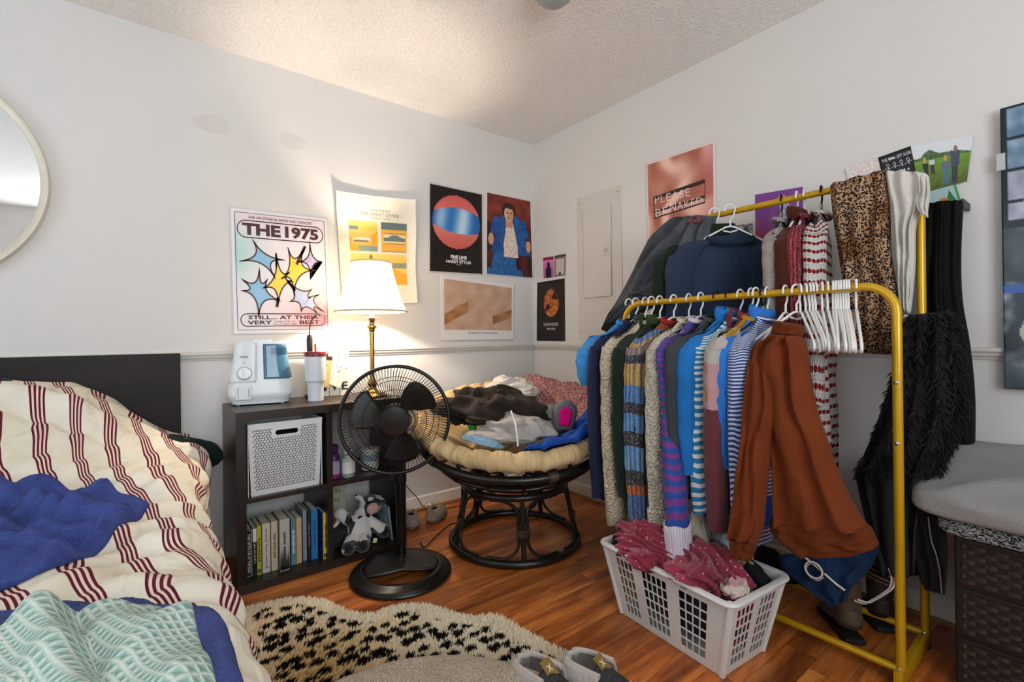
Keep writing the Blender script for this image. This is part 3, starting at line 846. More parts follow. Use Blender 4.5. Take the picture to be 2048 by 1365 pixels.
bottle('white tub with a blue band behind the fan', (-1.36, -0.30, 0.3885), [(0.035, 0), (0.043, 0.004), (0.045, 0.085), (0.043, 0.092)], M_lab, [('label', [(0.0456, 0.05), (0.0462, 0.08)], plain('pale_blue_label', '#9fb6c9', 0.5)), ('lid', [(0.043, 0.091), (0.047, 0.093), (0.047, 0.108), (0.001, 0.110)], M_lab)], name='tub')

# ---- humidifier on top
def humidifier():
    root = thing('humidifier', 'white humidifier with a translucent blue water tank on the bookshelf', 'humidifier', (-1.822, -0.14, SH), -0.22)
    Mw = plain('glossy_white_plastic', '#e4e8ea', 0.28, 0.5, vary=0.02)
    def hw(z): # half width/half depth along height
        t = z/0.285
        return lerp(0.138, 0.108, sstep(0.1, 1.0, t)), lerp(0.095, 0.075, t)
    def shell(s, t, a0=0, a1=2*PI, z0=0.0, z1=0.285, g=0.0):
        z = lerp(z0, z1, t); w, d = hw(z)
        rb = sstep(0, 0.045, z); w = w*(0.86+0.14*rb)+g; d = d*(0.82+0.18*rb)+g
        a = lerp(a0, a1, s); c, q = math.cos(a), math.sin(a)
        return (math.copysign(abs(c)**0.55, c)*w, math.copysign(abs(q)**0.55, q)*d, z+0.006)
    MB().grid(lambda s, t: shell(s, t, z1=0.105), 72, 14, wu=True, caps=True).build('base', Mw, root)
    MB().grid(lambda s, t: shell(s, t, z0=0.103, z1=0.285, g=-0.004), 72, 20, wu=True, caps=True).build('body', Mw, root)
    Mt = NT('blue_tank', 0.15, 0.5); Mt.color(Mt.ramp(Mt.noise(Mt.coord(), 5, 2), [(0.3, hexc('#2f5f7f')), (0.7, hexc('#5b8ba6'))])); Mt = Mt.m
    # tank: right part of the front
    MB().grid(lambda s, t: shell(s, t, -PI*0.5+0.02, -0.02, 0.112+0.012*0, 0.272, 0.003), 30, 20).build('water_tank', Mt, root, solid=0.004)
    MB().grid(lambda s, t: shell(s, t, -PI*0.44, -PI*0.08, 0.225, 0.255, 0.006), 24, 8).build('tank_grip', plain('deep_blue_grip', '#274f6c', 0.2), root)
    # front left control panel
    MB().grid(lambda s, t: shell(s, t, -PI*0.5-1.02, -PI*0.5-0.02, 0.10, 0.280, 0.0045), 24, 20).build('control_panel', Mw, root, solid=0.004)
    Mk = Matrix.Translation((-0.062, -0.094, 0.148)) @ Matrix.Rotation(PI/2-0.06, 4, 'X')
    kn = MB().lathe([(0.026, 0), (0.026, 0.006), (0.024, 0.008)], 32, mat=Mk.to_3x3(), c=Mk.translation).build('dial', Mw, root)
    MB().box(-0.062-0.005, -0.062+0.005, -0.094-0.02, -0.094-0.006, 0.124, 0.172, 0.002).build('dial_grip', Mw, kn, smooth=False)
    Mg = plain('seam_grey', '#9da3a8', 0.4)
    MB().tube([Mk @ Vector((math.cos(a)*0.0285, math.sin(a)*0.0285, 0.004)) for a in [2*PI*i/32 for i in range(32)]], 0.0012, 6, closed=True).build('dial_ring', Mg, root)
    MB().lathe([(0.003, 0), (0.003, 0.002)], 12, mat=Mk.to_3x3(), c=Vector((-0.062, -0.0905, 0.195))).build('indicator', Mg, root)
    MB().box(-0.098, -0.035, -0.0975, -0.086, 0.028, 0.092, 0.004).build('hatch', Mw, root, smooth=False)
    MB().box(-0.089, -0.086, -0.099, -0.096, 0.034, 0.086).build('hatch_slot', Mg, root, smooth=False); MB().box(-0.047, -0.044, -0.099, -0.096, 0.042, 0.078).build('hatch_slot', Mg, root, smooth=False)
    Mi = Matrix.Translation((-0.064, -0.0895, 0.222)) @ Matrix.Rotation(PI/2-0.03, 4, 'X')
    ink_on(root, 'VICKS', Mi, 0.032, 0.008, plain('navy_ink', '#1f2a55', 0.4), 0.02, 'logo_lettering')
    MB().lathe([(0.035, 0.289), (0.035, 0.297), (0.024, 0.299), (0.02, 0.292)], 28, sq=(1.3, 1), cap0=False, cap1=False).build('mist_outlet', Mw, root)
    for (a, b_) in ((-0.09, -0.05), (0.09, -0.05), (-0.09, 0.05), (0.09, 0.05)):
        MB().lathe([(0.008, 0), (0.008, 0.008)], 10, c=(a, b_, 0)).build('foot', Mg, root)
humidifier()

# ---- tumbler with straw
tb = thing('tumbler', 'white insulated tumbler with a maroon lid and red straw', 'tumbler', (-1.604, -0.245, SH))
Mtw = plain('white_enamel', '#d9dde2', 0.4, 0.45, vary=0.02)
MB().lathe([(0.032, 0), (0.035, 0.003), (0.037, 0.085), (0.0385, 0.092), (0.046, 0.098), (0.047, 0.105), (0.0485, 0.215)], 40).build('cup', Mtw, tb)
MB().lathe([(0.0485, 0.2145), (0.051, 0.217), (0.0515, 0.234), (0.049, 0.238), (0.002, 0.238)], 40, cap0=False).build('lid', plain('maroon_lid', '#7a2326', 0.35), tb)
MB().tube([(0.003, 0, 0.20), (0.0, 0, 0.275)], 0.005, 10).build('straw', plain('red_straw', '#c8281f', 0.3), tb)
# ---- clip-on reading light behind it
cl = thing('reading_light', 'black clip-on reading light with a bent gooseneck behind the tumbler', 'reading light', (-1.598, -0.13, SH))
Mb = plain('black_plastic', '#181614', 0.4, 0.4)
M_sat = plain('satin_steel', '#8c8880', 0.3, 0.5, 0.8)
MB().box(-0.022, 0.022, -0.02, 0.02, 0, 0.02, 0.004).build('clip_base', Mb, cl, smooth=False)
MB().box(-0.008, 0.008, -0.006, 0.006, 0.02, 0.23).build('stand', Mb, cl, smooth=False)
MB().lathe([(0.004, 0.22), (0.012, 0.225), (0.0145, 0.24), (0.0145, 0.30), (0.010, 0.318), (0.003, 0.322)], 18).build('battery_case', Mb, cl)
MB().tube(spline([(0, 0, 0.318), (0.0, -0.005, 0.36), (0.012, -0.01, 0.40), (0.036, -0.015, 0.425)], 8), 0.0028, 8).build('gooseneck', Mb, cl)
MB().box(0.026, 0.082, -0.028, -0.006, 0.418, 0.426, 0.003, rot=Matrix.Rotation(0.22, 3, 'Y')).build('lamp_head', M_sat, cl, smooth=False)

# ---- letter sign with paw and hanging cards
sg = thing('letter_sign', 'white wooden letter sign with a black paw print, V and E', 'sign', (-1.475, -0.10, SH), -0.10)
Mws = plain('whitewashed_wood', '#e6e1d6', 0.6, 0.3, vary=0.04)
Mik = plain('black_ink', '#211e1c', 0.6)
lean = Matrix.Rotation(-0.10, 4, 'X')
for k, (x0, x1, h) in enumerate(((-0.115, -0.073, 0.262), (-0.070, -0.022, 0.262), (-0.019, 0.030, 0.270), (0.033, 0.085, 0.272))):
    m = MB().box(x0, x1, -0.008, 0.008, 0, h, 0.0015); m.v = [tuple(lean @ Vector(p)) for p in m.v]; m.build('board', Mws, sg, smooth=False)
def sgM(x, z): return lean @ Matrix.Translation((x, -0.0088, z)) @ Matrix.Rotation(PI/2, 4, 'X')
pw = MB()
def disc(m, M, cx, cz, rx, rz, n=20):
    m.add([M @ Vector((cx+math.cos(2*PI*i/n)*rx, cz+math.sin(2*PI*i/n)*rz, 0)) for i in range(n)], [tuple(range(n))])
Mp = sgM(-0.045, 0.045)
disc(pw, Mp, 0, -0.008, 0.013, 0.010); disc(pw, Mp, -0.016, 0.008, 0.0045, 0.006); disc(pw, Mp, -0.006, 0.014, 0.0045, 0.0065); disc(pw, Mp, 0.006, 0.014, 0.0045, 0.0065); disc(pw, Mp, 0.016, 0.008, 0.0045, 0.006)
pw.build('paw_print', Mik, sg, smooth=False)
ink_on(sg, 'V', sgM(0.006, 0.048), 0.036, 0.042, Mik, 0.02, 'letter'); ink_on(sg, 'E', sgM(0.058, 0.05), 0.03, 0.042, Mik, 0.02, 'letter')
def card(name, label, cat, c, w, h, roll, col, yaw=-0.10, lean_=-0.1, deco=None, t=0.0015):
    root = thing(name, label, cat, c)
    root.rotation_euler = (lean_, roll, yaw)
    MB().box(-w/2, w/2, -t/2, t/2, -h/2, h/2).build('sheet', plain('card_'+col[1:], col, 0.55), root, smooth=False)
    if deco: deco(root, w, h, t)
    return root
def leaf_deco(root, w, h, t):
    m = MB(); rb = random.Random(11); M = Matrix.Translation((0, -t/2-0.0004, 0)) @ Matrix.Rotation(PI/2, 4, 'X')
    for k in range(9): disc(m, M, rb.uniform(-w*.3, w*.3), rb.uniform(-h*.3, h*.4), rb.uniform(0.002, 0.005), rb.uniform(0.002, 0.004), 8)
    m.build('leaf_print', plain('olive_ink', '#6b6a3a', 0.6), root, smooth=False)['kind'] = 'stuff'
def dark_deco(root, w, h, t):
    MB().box(-w/2, w/2, -t/2-0.0005, -t/2, h/2-0.02, h/2).build('dark_header', Mik, root, smooth=False)
    m = MB(); M = Matrix.Translation((0, -t/2-0.0006, 0)) @ Matrix.Rotation(PI/2, 4, 'X')
    for (a, b_) in ((-0.004, 0.035), (0.012, 0.03), (-0.01, 0.02), (0.006, 0.016), (-0.001, 0.01)): disc(m, M, a, b_, 0.004, 0.005, 10)
    m.build('flower_print', Mik, root, smooth=False)
    MB().tube([(w*0.1, 0, h/2-0.002), (w*0.1, 0, h/2+0.014)], 0.006, 10).build('hook_tab', Mb, root)
card('gift_card', 'tan hanging card with a black header against the letter sign', 'card', (-1.535, -0.135, 0.885), 0.075, 0.155, 0.14, '#c9a968', deco=dark_deco)
card('greeting_card', 'tilted white greeting card with leaf drawing against the letter sign', 'card', (-1.462, -0.132, 0.865), 0.085, 0.125, 0.52, '#ece3d2', deco=leaf_deco)

# ---- brass lamp with pleated shade
lp = thing('table_lamp', 'tall brass lamp with a lit pleated cream shade on the bookshelf', 'lamp', (-1.325, -0.255, SH))
M_brass = plain('polished_brass', '#a88b52', 0.22, 0.5, 0.95, vary=0.1)
MB().lathe([(0.075, 0), (0.078, 0.006), (0.07, 0.014), (0.04, 0.022), (0.022, 0.036), (0.018, 0.05), (0.026, 0.066), (0.016, 0.084), (0.0125, 0.10)], 32).build('base', M_brass, lp)
MB().lathe([(0.0115, 0.098), (0.0125, 0.24), (0.0135, 0.335)], 24).build('pole', M_brass, lp)
MB().lathe([(0.0135, 0.333), (0.017, 0.338), (0.017, 0.346), (0.026, 0.356), (0.026, 0.362), (0.014, 0.372), (0.013, 0.384), (0.018, 0.392), (0.013, 0.402)], 28).build('collar', M_brass, lp)
MB().lathe([(0.012, 0.398), (0.040, 0.402), (0.043, 0.405), (0.012, 0.408)], 28).build('drip_plate', plain('cream_ceramic', '#e9dfc0', 0.3), lp)
MB().lathe([(0.011, 0.406), (0.011, 0.455)], 16).build('candle_sleeve', plain('cream_ceramic', '#e9dfc0', 0.3), lp)
def shade_mat():
    m = NT('pleated_silk', 0.8, 0.1)
    t = m.n('BsdfTranslucent'); t.inputs[0].default_value = (*hexc('#fff0d8'), 1)
    m.color(hexc('#f1e4cf'))
    mx = m.n('MixShader'); mx.inputs[0].default_value = 0.5
    out = m.t.nodes['Material Output']
    m.l(m.b.outputs[0], mx.inputs[1]); m.l(t.outputs[0], mx.inputs[2]); m.l(mx.outputs[0], out.inputs[0]); return m.m
NP = 46
def shade(s, t):
    a = 2*PI*s; r = lerp(0.173, 0.098, t); r = lerp(0.173, 0.098, t)-0.006*math.sin(PI*t)
    r *= 1+0.018*abs(math.sin(a*NP/2))
    return (math.cos(a)*r, math.sin(a)*r, lerp(0.437, 0.688, t))
MB().grid(shade, NP*6, 8, wu=True).build('shade', shade_mat(), lp, angle=180)
for z, r in ((0.437, 0.1765), (0.688, 0.1005)):
    MB().tube([(math.cos(2*PI*i/64)*r, math.sin(2*PI*i/64)*r, z) for i in range(64)], 0.005, 8, closed=True).build('shade_trim', plain('shade_braid', '#d8c7a5', 0.8), lp)
for a in (0, 2.1, 4.2): MB().tube([(0, 0, 0.688), (math.cos(a)*0.1, math.sin(a)*0.1, 0.688)], 0.0018, 6).build('spider_arm', M_brass, lp)
MB().tube([(0.02*math.cos(a), 0.0, 0.50+0.09*(1-math.cos(0))+0) for a in (0, 0.01)]+[(0.034, 0, 0.56), (0.025, 0, 0.65), (0, 0, 0.69)], 0.0018, 6).build('harp', M_brass, lp)
MB().lathe([(0.004, 0.688), (0.008, 0.695), (0.005, 0.703), (0.009, 0.715), (0.003, 0.73)], 16).build('finial', M_brass, lp)
MB().lathe([(0.011, 0.455), (0.013, 0.459), (0.017, 0.472), (0.015, 0.486), (0.003, 0.494)], 20).build('bulb', emissive('bulb_glow', (1.0, 0.84, 0.62), 18.0), lp)
bl_ = bpy.data.lights.new('lamp_bulb', 'POINT'); bl_.energy = 30; bl_.color = (1.0, 0.85, 0.68); bl_.shadow_soft_size = 0.025
bo = bpy.data.objects.new('lamp_bulb', bl_); COL.objects.link(bo); bo.location = (-1.325, -0.255, SH+0.535)

# ---- cow plush in the lower right cube
def cow():
    root = thing('plush_cow', 'black and white plush cow slumped in the lower cube', 'plush toy', (-1.43, -0.34, TO))
    bm = bmesh.new()
    def ell(c, r, rot=None):
        M = Matrix.Translation(c)
        if rot: M = M @ rot.to_4x4()
        M = M @ Matrix.Diagonal((*r, 1)); bmesh.ops.create_icosphere(bm, subdivisions=3, radius=1, matrix=M)
    Rz = Matrix.Rotation
    def limb(a, b, r0, r1, n=6):
        for i in range(n+1):
            t = i/n; p = Vector(a).lerp(Vector(b), t); r = lerp(r0, r1, t); ell(p, (r, r, r))
    ell((0.0, 0.015, 0.085), (0.055, 0.055, 0.068)); ell((0.005, 0.005, 0.06), (0.056, 0.05, 0.05))
    ell((0.075, 0.05, 0.17), (0.058, 0.05, 0.050)); ell((0.068, 0.012, 0.165), (0.038, 0.032, 0.030))   # head, muzzle
    ell((0.02, 0.035, 0.135), (0.035, 0.035, 0.035))
    limb((-0.03, 0, 0.055), (-0.085, -0.078, 0.034), 0.034, 0.032); limb((0.02, -0.01, 0.05), (-0.022, -0.092, 0.036), 0.034, 0.034)
    limb((0.045, 0.01, 0.11), (0.11, -0.03, 0.05), 0.026, 0.034)
    limb((-0.045, 0.03, 0.12), (-0.085, 0.03, 0.165), 0.024, 0.03)
    limb((0.04, 0.06, 0.2), (0.005, 0.055, 0.225), 0.016, 0.012, 3); limb((0.115, 0.05, 0.195), (0.14, 0.04, 0.17), 0.016, 0.014, 3)
    me = bpy.data.meshes.new('cow_body'); bm.to_mesh(me); bm.free()
    o = bpy.data.objects.new('body', me); COL.objects.link(o)
    md = o.modifiers.new('fuse', 'REMESH'); md.mode = 'VOXEL'; md.voxel_size = 0.0045; md.use_smooth_shade = True
    ms = o.modifiers.new('soft', 'SMOOTH'); ms.factor = 0.5; ms.iterations = 8
    dg = bpy.context.evaluated_depsgraph_get(); me2 = bpy.data.meshes.new_from_object(o.evaluated_get(dg))
    o.modifiers.clear(); o.data = me2; o.parent = root
    m = NT('cow_plush', 0.95, 0.1); ob = m.coord()
    f = m.noise(ob, 14, 1, 0.3)
    xyz = m.sep(ob)
    # black hooves: the two front feet ends
    hoof = m.math('LESS_THAN', m.math('ADD', xyz[1], m.math('MULTIPLY', xyz[2], 0.3)), -0.086)
    spot = m.math('GREATER_THAN', f, 0.55)
    blk = m.math('MAXIMUM', hoof, spot)
    vd = m.n('VectorMath'); vd.operation = 'DISTANCE'; m.l(ob, vd.inputs[0]); vd.inputs[1].default_value = (0.064, -0.012, 0.165)
    mz = m.math('LESS_THAN', vd.outputs['Value'], 0.03)
    c = m.mix(blk, hexc('#dcd8d2'), hexc('#16161a')); m.color(m.mix(mz, c, hexc('#d8a595')))
    m.bump(m.noise(ob, 260, 4, 0.8), 0.6, 0.006); m.sheen(0.4)
    o.data.materials.clear(); o.data.materials.append(m.m)
    for p in o.data.polygons: p.use_smooth = True
    Mblk = plain('black_felt', '#141416', 0.6)
    for (a, b_, c_) in ((0.057, 0.002, 0.197), (0.098, 0.0, 0.195)): MB().lathe([(0.0005, -0.006), (0.005, -0.003), (0.006, 0), (0.005, 0.003), (0.0005, 0.006)], 12, c=(a, b_, c_)).build('eye', Mblk, root)
    MB().box(-0.002, 0.018, -0.055, -0.0535, 0.012, 0.034, rot=Matrix.Rotation(0.3, 3, 'Y')).build('care_tag', plain('tag_cream', '#e2d7bd', 0.7), root, smooth=False).location = (0.05, 0.01, 0)
cow()
# card, canister and framed photo leaning in that cube
def relax_deco(root, w, h, t):
    M = Matrix.Translation((0, -t/2-0.0005, 0.02)) @ Matrix.Rotation(PI/2, 4, 'X')
    ink_on(root, '~6', M, w*0.7, 0.03, plain('faded_olive_ink', '#8f9468', 0.7), 0.0, 'lettering', 1.0)
    M2 = Matrix.Translation((0, -t/2-0.0005, -0.025)) @ Matrix.Rotation(PI/2, 4, 'X')
    ink_on(root, '~6', M2, w*0.6, 0.026, plain('faded_olive_ink', '#8f9468', 0.7), 0.0, 'lettering', 1.0)
card('greeting_card', 'cream card with faded olive lettering at the back of the lower cube', 'card', (-1.50, -0.12, 0.24), 0.16, 0.19, 0.1, '#b9b39c', yaw=0.0, lean_=-0.12, deco=relax_deco)
pf = thing('picture_frame', 'silver blue glossy photo panel leaning on the cube wall beside the plush cow', 'picture', (-1.282, -0.30, TO))
pf.rotation_euler = (0, -0.10, 0)
MB().box(-0.004, 0.004, -0.085, 0.085, 0, 0.17, 0.001).build('panel', plain('silver_blue_gloss', '#8499ab', 0.2, 0.6), pf, smooth=False)
MB().box(-0.0046, -0.004, -0.05, 0.05, 0.07, 0.11).build('print', plain('pale_blue_print', '#a9bccb', 0.3), pf, smooth=False)
cn = thing('canister', 'white canister on its side with a brown logo lid in the lower cube', 'canister', (-1.545, -0.22, TO+0.135))
cn.rotation_euler = (PI/2, 0, 0)
MB().lathe([(0.036, -0.09), (0.038, -0.085), (0.038, 0.06)], 28).build('body', plain('canister_white', '#d8d2c6', 0.5), cn)
ld = MB().lathe([(0.039, 0.06), (0.039, 0.07), (0.036, 0.073), (0.002, 0.073)], 28).build('lid', plain('canister_lid', '#e0dad0', 0.5), cn)
mm_ = MB(); disc(mm_, Matrix.Translation((0, 0, 0.0735)), 0, 0, 0.017, 0.021, 24); mm_.build('logo', plain('brown_logo', '#6b2f1e', 0.5), ld, smooth=False)
bg = thing('cloth_bag', 'folded charcoal pouch under the white canister in the lower cube', 'pouch', (-1.53, -0.23, TO))
MB().box(-0.04, 0.05, -0.08, 0.1, 0, 0.095, 0.02).build('pouch_body', cloth('charcoal_canvas', '#2c2c2e'), bg)
MB().tube([(-0.03, -0.081, 0.07), (0.04, -0.081, 0.07)], 0.002, 6).build('zip', M_sat, bg)
# ================================================================= pedestal fan
fan = thing('pedestal_fan', 'black pedestal fan with round wire guard and pierced round base', 'fan', (-1.367, -0.668, 0), -0.445)
M_fb = plain('black_fan_plastic', '#151311', 0.35, 0.45, vary=0.15, scale=30)
M_fw = plain('black_wire', '#120f0d', 0.4, 0.4)
def zt(x, y): return 0.016+0.034*(1-(math.hypot(x, y)/0.213)**2)
R_IN, SECT = 0.160, 1.12
def rin(a):
    d = abs((a-(-PI/2+0.05)+PI) % (2*PI)-PI)
    if d >= SECT: return R_IN
    k = math.cos(d/SECT*PI/2); return R_IN-0.085*k**0.8
m = MB()
def fi(s, t):
    a = 2*PI*s; r = rin(a)*t; x, y = math.cos(a)*r, math.sin(a)*r; return (x, y, zt(x, y))
def fo(s, t):
    a = 2*PI*s; r = lerp(R_IN, 0.213, t); x, y = math.cos(a)*r, math.sin(a)*r; return (x, y, max(0.012, zt(x, y)-0.008*t))
m.grid(fi, 180, 12, wu=True); m.grid(fo, 180, 4, wu=True)
m.build('base', M_fb, fan, solid=0.011, angle=60)
MB().tube([(math.cos(2*PI*i/72)*0.211, math.sin(2*PI*i/72)*0.211, 0.0105) for i in range(72)], 0.0105, 8, closed=True).build('base_rim', M_fb, fan)
PY = 0.075
MB().lathe([(0.032, 0.035), (0.028, 0.05), (0.0215, 0.06)], 24, c=(0, PY, 0)).build('pole_socket', M_fb, fan)
MB().lathe([(0.0205, 0.05), (0.0205, 0.40)], 24, c=(0, PY, 0)).build('lower_pole', plain('glossy_black_tube', '#0f0e0e', 0.2, 0.5), fan)
MB().lathe([(0.025, 0.385), (0.027, 0.39), (0.027, 0.435), (0.018, 0.445)], 24, c=(0, PY, 0)).build('height_collar', M_fb, fan)
MB().box(-0.045, -0.025, PY-0.008, PY+0.008, 0.40, 0.425, 0.003).build('collar_knob', M_fb, fan, smooth=False)
MB().lathe([(0.0135, 0.44), (0.0135, 0.63)], 20, c=(0, PY, 0)).build('upper_pole', plain('glossy_black_tube', '#0f0e0e', 0.2, 0.5), fan)
MB().box(-0.032, 0.032, PY-0.04, PY+0.035, 0.59, 0.635, 0.01).build('control_box', M_fb, fan)
FC = Vector((-0.018, 0.0, 0.688))
Mh = Matrix.Translation(FC) @ Matrix.Rotation(-0.03, 4, 'X') @ Matrix.Rotation(PI/2, 4, 'X')   # local z -> -y (front)
def fl(m, name, mat=M_fb, **k):
    m.v = [tuple(Mh @ Vector(p)) for p in m.v]; return m.build(name, mat, fan, **k)
fl(MB().lathe([(0.03, -0.155), (0.055, -0.145), (0.062, -0.10), (0.062, -0.055), (0.045, -0.04)], 28), 'motor_housing')
RG = 0.236
def guard(front):
    m = MB(); n = 104; s = 1 if front else -1
    def zz(r):
        t = r/RG; return s*(0.062*(1-t**2.6)+(0.004 if front else 0.004))
    for i in range(n):
        a = 2*PI*i/n; tw = 0.16 if front else -0.12
        pts = []
        for k in range(9):
            t = k/8; r = lerp(0.052, RG, t); b = a+tw*(1-t)*s
            pts.append((math.cos(b)*r, math.sin(b)*r, zz(r)))
        m.tube(pts, 0.00105, 4, caps=False)
    for r in ((0.085, 0.135, 0.19) if front else (0.1, 0.17)):
        m.tube([(math.cos(2*PI*i/64)*r, math.sin(2*PI*i/64)*r, zz(r)-s*0.001) for i in range(64)], 0.0014, 5, closed=True)
    return m
fl(guard(True), 'front_guard', M_fw); fl(guard(False), 'rear_guard', M_fw)
fl(MB().tube([(math.cos(2*PI*i/96)*RG, math.sin(2*PI*i/96)*RG, 0) for i in range(96)], 0.0085, 10, closed=True), 'guard_rim')
fl(MB().lathe([(0.06, 0.052), (0.063, 0.058), (0.063, 0.068), (0.060, 0.0715), (0.03, 0.073), (0.002, 0.0735)], 40), 'badge_cap', plain('gloss_black_cap', '#171412', 0.15, 0.6))
fl(MB().lathe([(0.045, -0.055), (0.04, 0.02), (0.03, 0.035), (0.002, 0.037)], 28), 'hub')
for k in range(3):
    a0 = 2*PI*k/3+0.95
    def blade(s, t, a0=a0):
        r = lerp(0.035, 0.195, t); w = 0.35+0.55*sstep(0, 0.6, t)-0.10*t
        a = a0+(s-0.5)*2*w*0.62-0.25*t
        e = (abs(s-0.5)*2)
        r2 = r-0.018*(e**4)*t
        return (math.cos(a)*r2, math.sin(a)*r2, lerp(-0.03, 0.018, s)*(0.6+0.4*t))
    fl(MB().grid(blade, 14, 12), 'blade', plain('black_blade', '#1a1613', 0.3, 0.4), solid=0.003)
# power cord of the fan on the floor
cd = spline([(-1.31, -0.60, 0.012), (-1.255, -0.66, 0.006), (-1.20, -0.62, 0.006), (-1.22, -0.50, 0.006), (-1.28, -0.40, 0.006), (-1.30, -0.30, 0.006), (-1.26, -0.12, 0.006)], 8)
tag(MB().tube(cd, 0.0035, 6).build('power_cord', M_fw), 'black fan cord trailing over the floor past the bookshelf', 'cord')
cd = spline([onz(840, 1085, 0.005), onz(850, 1095, 0.005), onz(870, 1075, 0.005), onz(900, 1050, 0.005), onz(935, 1040, 0.005), onz(965, 1000, 0.005), onz(985, 975, 0.005)], 8)
tag(MB().tube(cd, 0.003, 6).build('power_cord', M_fw), 'black cord running under the round chair', 'cord')
cd = spline([(-1.17, -0.008, 0.36), (-1.10, -0.01, 0.30), (-1.02, -0.012, 0.16), (-0.97, -0.03, 0.095), (-0.93, -0.05, 0.03), (-0.86, -0.08, 0.005), (-0.70, -0.10, 0.005)], 8)
tag(MB().tube(cd, 0.0025, 6).build('lamp_cord', plain('olive_cord', '#4a4020', 0.5)), 'thin olive lamp cord hanging down the wall to the baseboard', 'cord')
# ================================================================= papasan chair
PB = Vector((-0.75, -0.70, 0))
pap = thing('papasan_chair', 'round papasan chair with a black rattan base in the corner', 'chair', PB, math.atan2(-RGT.x, RGT.y)+PI/2)
# local frame: +x = camera right, +y = away from camera
pap.rotation_euler = (0, 0, math.atan2(RGT.y, RGT.x))
M_rat = plain('black_rattan', '#1a1613', 0.3, 0.45, vary=0.25, scale=40)
M_wrap = wood('cane_binding', '#1d1813', '#5a4a30', 0.45, 0.4, 'z', 3)
def ring(r, z, n=72, dz=None): return [(math.cos(2*PI*i/n)*r, math.sin(2*PI*i/n)*r, z+(dz(2*PI*i/n) if dz else 0)) for i in range(n)]
MB().tube(ring(0.322, 0.020), 0.019, 10, closed=True).build('bottom_ring', M_rat, pap)
MB().tube(ring(0.262, 0.300), 0.017, 10, closed=True).build('top_ring', M_rat, pap)
MB().tube(ring(0.225, 0.335), 0.014, 10, closed=True).build('seat_ring', M_rat, pap)
for k in range(5):
    a = -PI/2+0.13+2*PI*k/5
    def pp(da, r, z): return (math.cos(a+da)*r, math.sin(a+da)*r, z)
    lg = MB().tube([pp(0, 0.318, 0.03), pp(0, 0.290, 0.16), pp(0, 0.262, 0.295)], 0.012, 8).build('leg', M_rat, pap)
    for sg_ in (-1, 1):
        MB().tube(spline([pp(sg_*0.55, 0.318, 0.042), pp(sg_*0.25, 0.316, 0.045), pp(sg_*0.085, 0.306, 0.09), pp(sg_*0.075, 0.290, 0.17), pp(sg_*0.09, 0.276, 0.245), pp(sg_*0.28, 0.266, 0.283), pp(sg_*0.60, 0.262, 0.285)], 6), 0.0075, 8).build('bent_rod', M_rat, lg)
    for z in (0.135, 0.144, 0.153, 0.162):
        MB().tube([pp(-0.11, 0.30-z*0.02, z), pp(0, 0.312-z*0.02, z), pp(0.11, 0.30-z*0.02, z), pp(0, 0.28, z)], 0.004, 6, closed=True).build('binding', M_wrap, lg)
TILT = math.radians(14); RC = Vector((0, 0, 0.555)); RR = 0.475
Yp = Vector((0, math.cos(TILT), math.sin(TILT))); Np = Vector((0, -math.sin(TILT), math.cos(TILT)))
def bp(r, a, n): return RC+Vector((1, 0, 0))*(math.cos(a)*r)+Yp*(math.sin(a)*r)+Np*n
def bring(r, n, tr, nm, seg=80, mt=M_rat): return MB().tube([bp(r, 2*PI*i/seg, n) for i in range(seg)], tr, 10, closed=True).build(nm, mt, pap)
bring(RR, 0.0, 0.019, 'bowl_rim'); bring(RR*0.86, -0.085, 0.011, 'bowl_hoop'); bring(RR*0.62, -0.16, 0.012, 'bowl_hoop'); bring(RR*0.34, -0.215, 0.012, 'bowl_hoop')
for k in range(16):
    a = 2*PI*k/16+0.1
    MB().tube(spline([bp(RR, a, 0), bp(RR*0.88, a, -0.085), bp(RR*0.62, a, -0.165), bp(RR*0.34, a, -0.215), bp(0.06, a, -0.23)], 4), 0.008, 7).build('bowl_rib', M_rat, pap)
for a in (-PI/2-0.9, -PI/2+0.35, -PI/2+1.4, -0.2, PI*0.9):
    MB().tube([bp(RR, a-0.045+0.09*i/6, 0) for i in range(7)], 0.0225, 12).build('binding', M_wrap, pap)
MB().tube([bp(RR*0.99, -PI/2+0.36, -0.018), bp(RR*0.80, -PI/2+0.30, -0.075), bp(RR*0.64, -PI/2+0.25, -0.16)], 0.021, 10).build('bowl_strut', M_rat, pap)

# cushion: separate thing lying in the bowl
def cush(r01, a, off=0.0):
    """r01 0..1 over the top, 1..1.5 round the rim to the underside"""
    pl = 1.0-1.6*math.exp(-7*math.sin(a*13+1.3*math.sin(3*a)+0.9*nz((a*2, r01*2, 4)))**2)*(0.35+0.65*abs(nz((math.cos(a)*5, math.sin(a)*5, 8)))*2); pl2 = nz((math.cos(a)*3, math.sin(a)*3, r01*2))
    if r01 <= 1:
        r = r01*0.455; n = -0.07+0.16*(r01**2.0)+0.03*sstep(0.55, 0.95, r01)
        n += 0.012*pl2+(0.020*pl-0.014)*sstep(0.3, 1, r01)
        n -= 0.018*math.exp(-((r01-0.5)/0.06)**2)
    else:
        k = (r01-1)/0.5; th = k*PI
        r = 0.455+math.sin(th)*(0.055+0.010*pl)-0.02*k; n = 0.12+0.012*pl2+(0.020*pl-0.014)-(1-math.cos(th))*0.045
    return bp(r, a, n+off)
def cush_mat():
    m = NT('khaki_cotton', 0.75, 0.2); ob = m.coord()
    m.color(m.ramp(m.noise(ob, 5, 4), [(0.3, hexc('#b79a6d')), (0.7, hexc('#d0b488'))]))
    m.bump(m.noise(m.coord('UV', (95, 2.2, 1)), 1.0, 4, 0.6, 0.8), 0.9, 0.02); return m.m
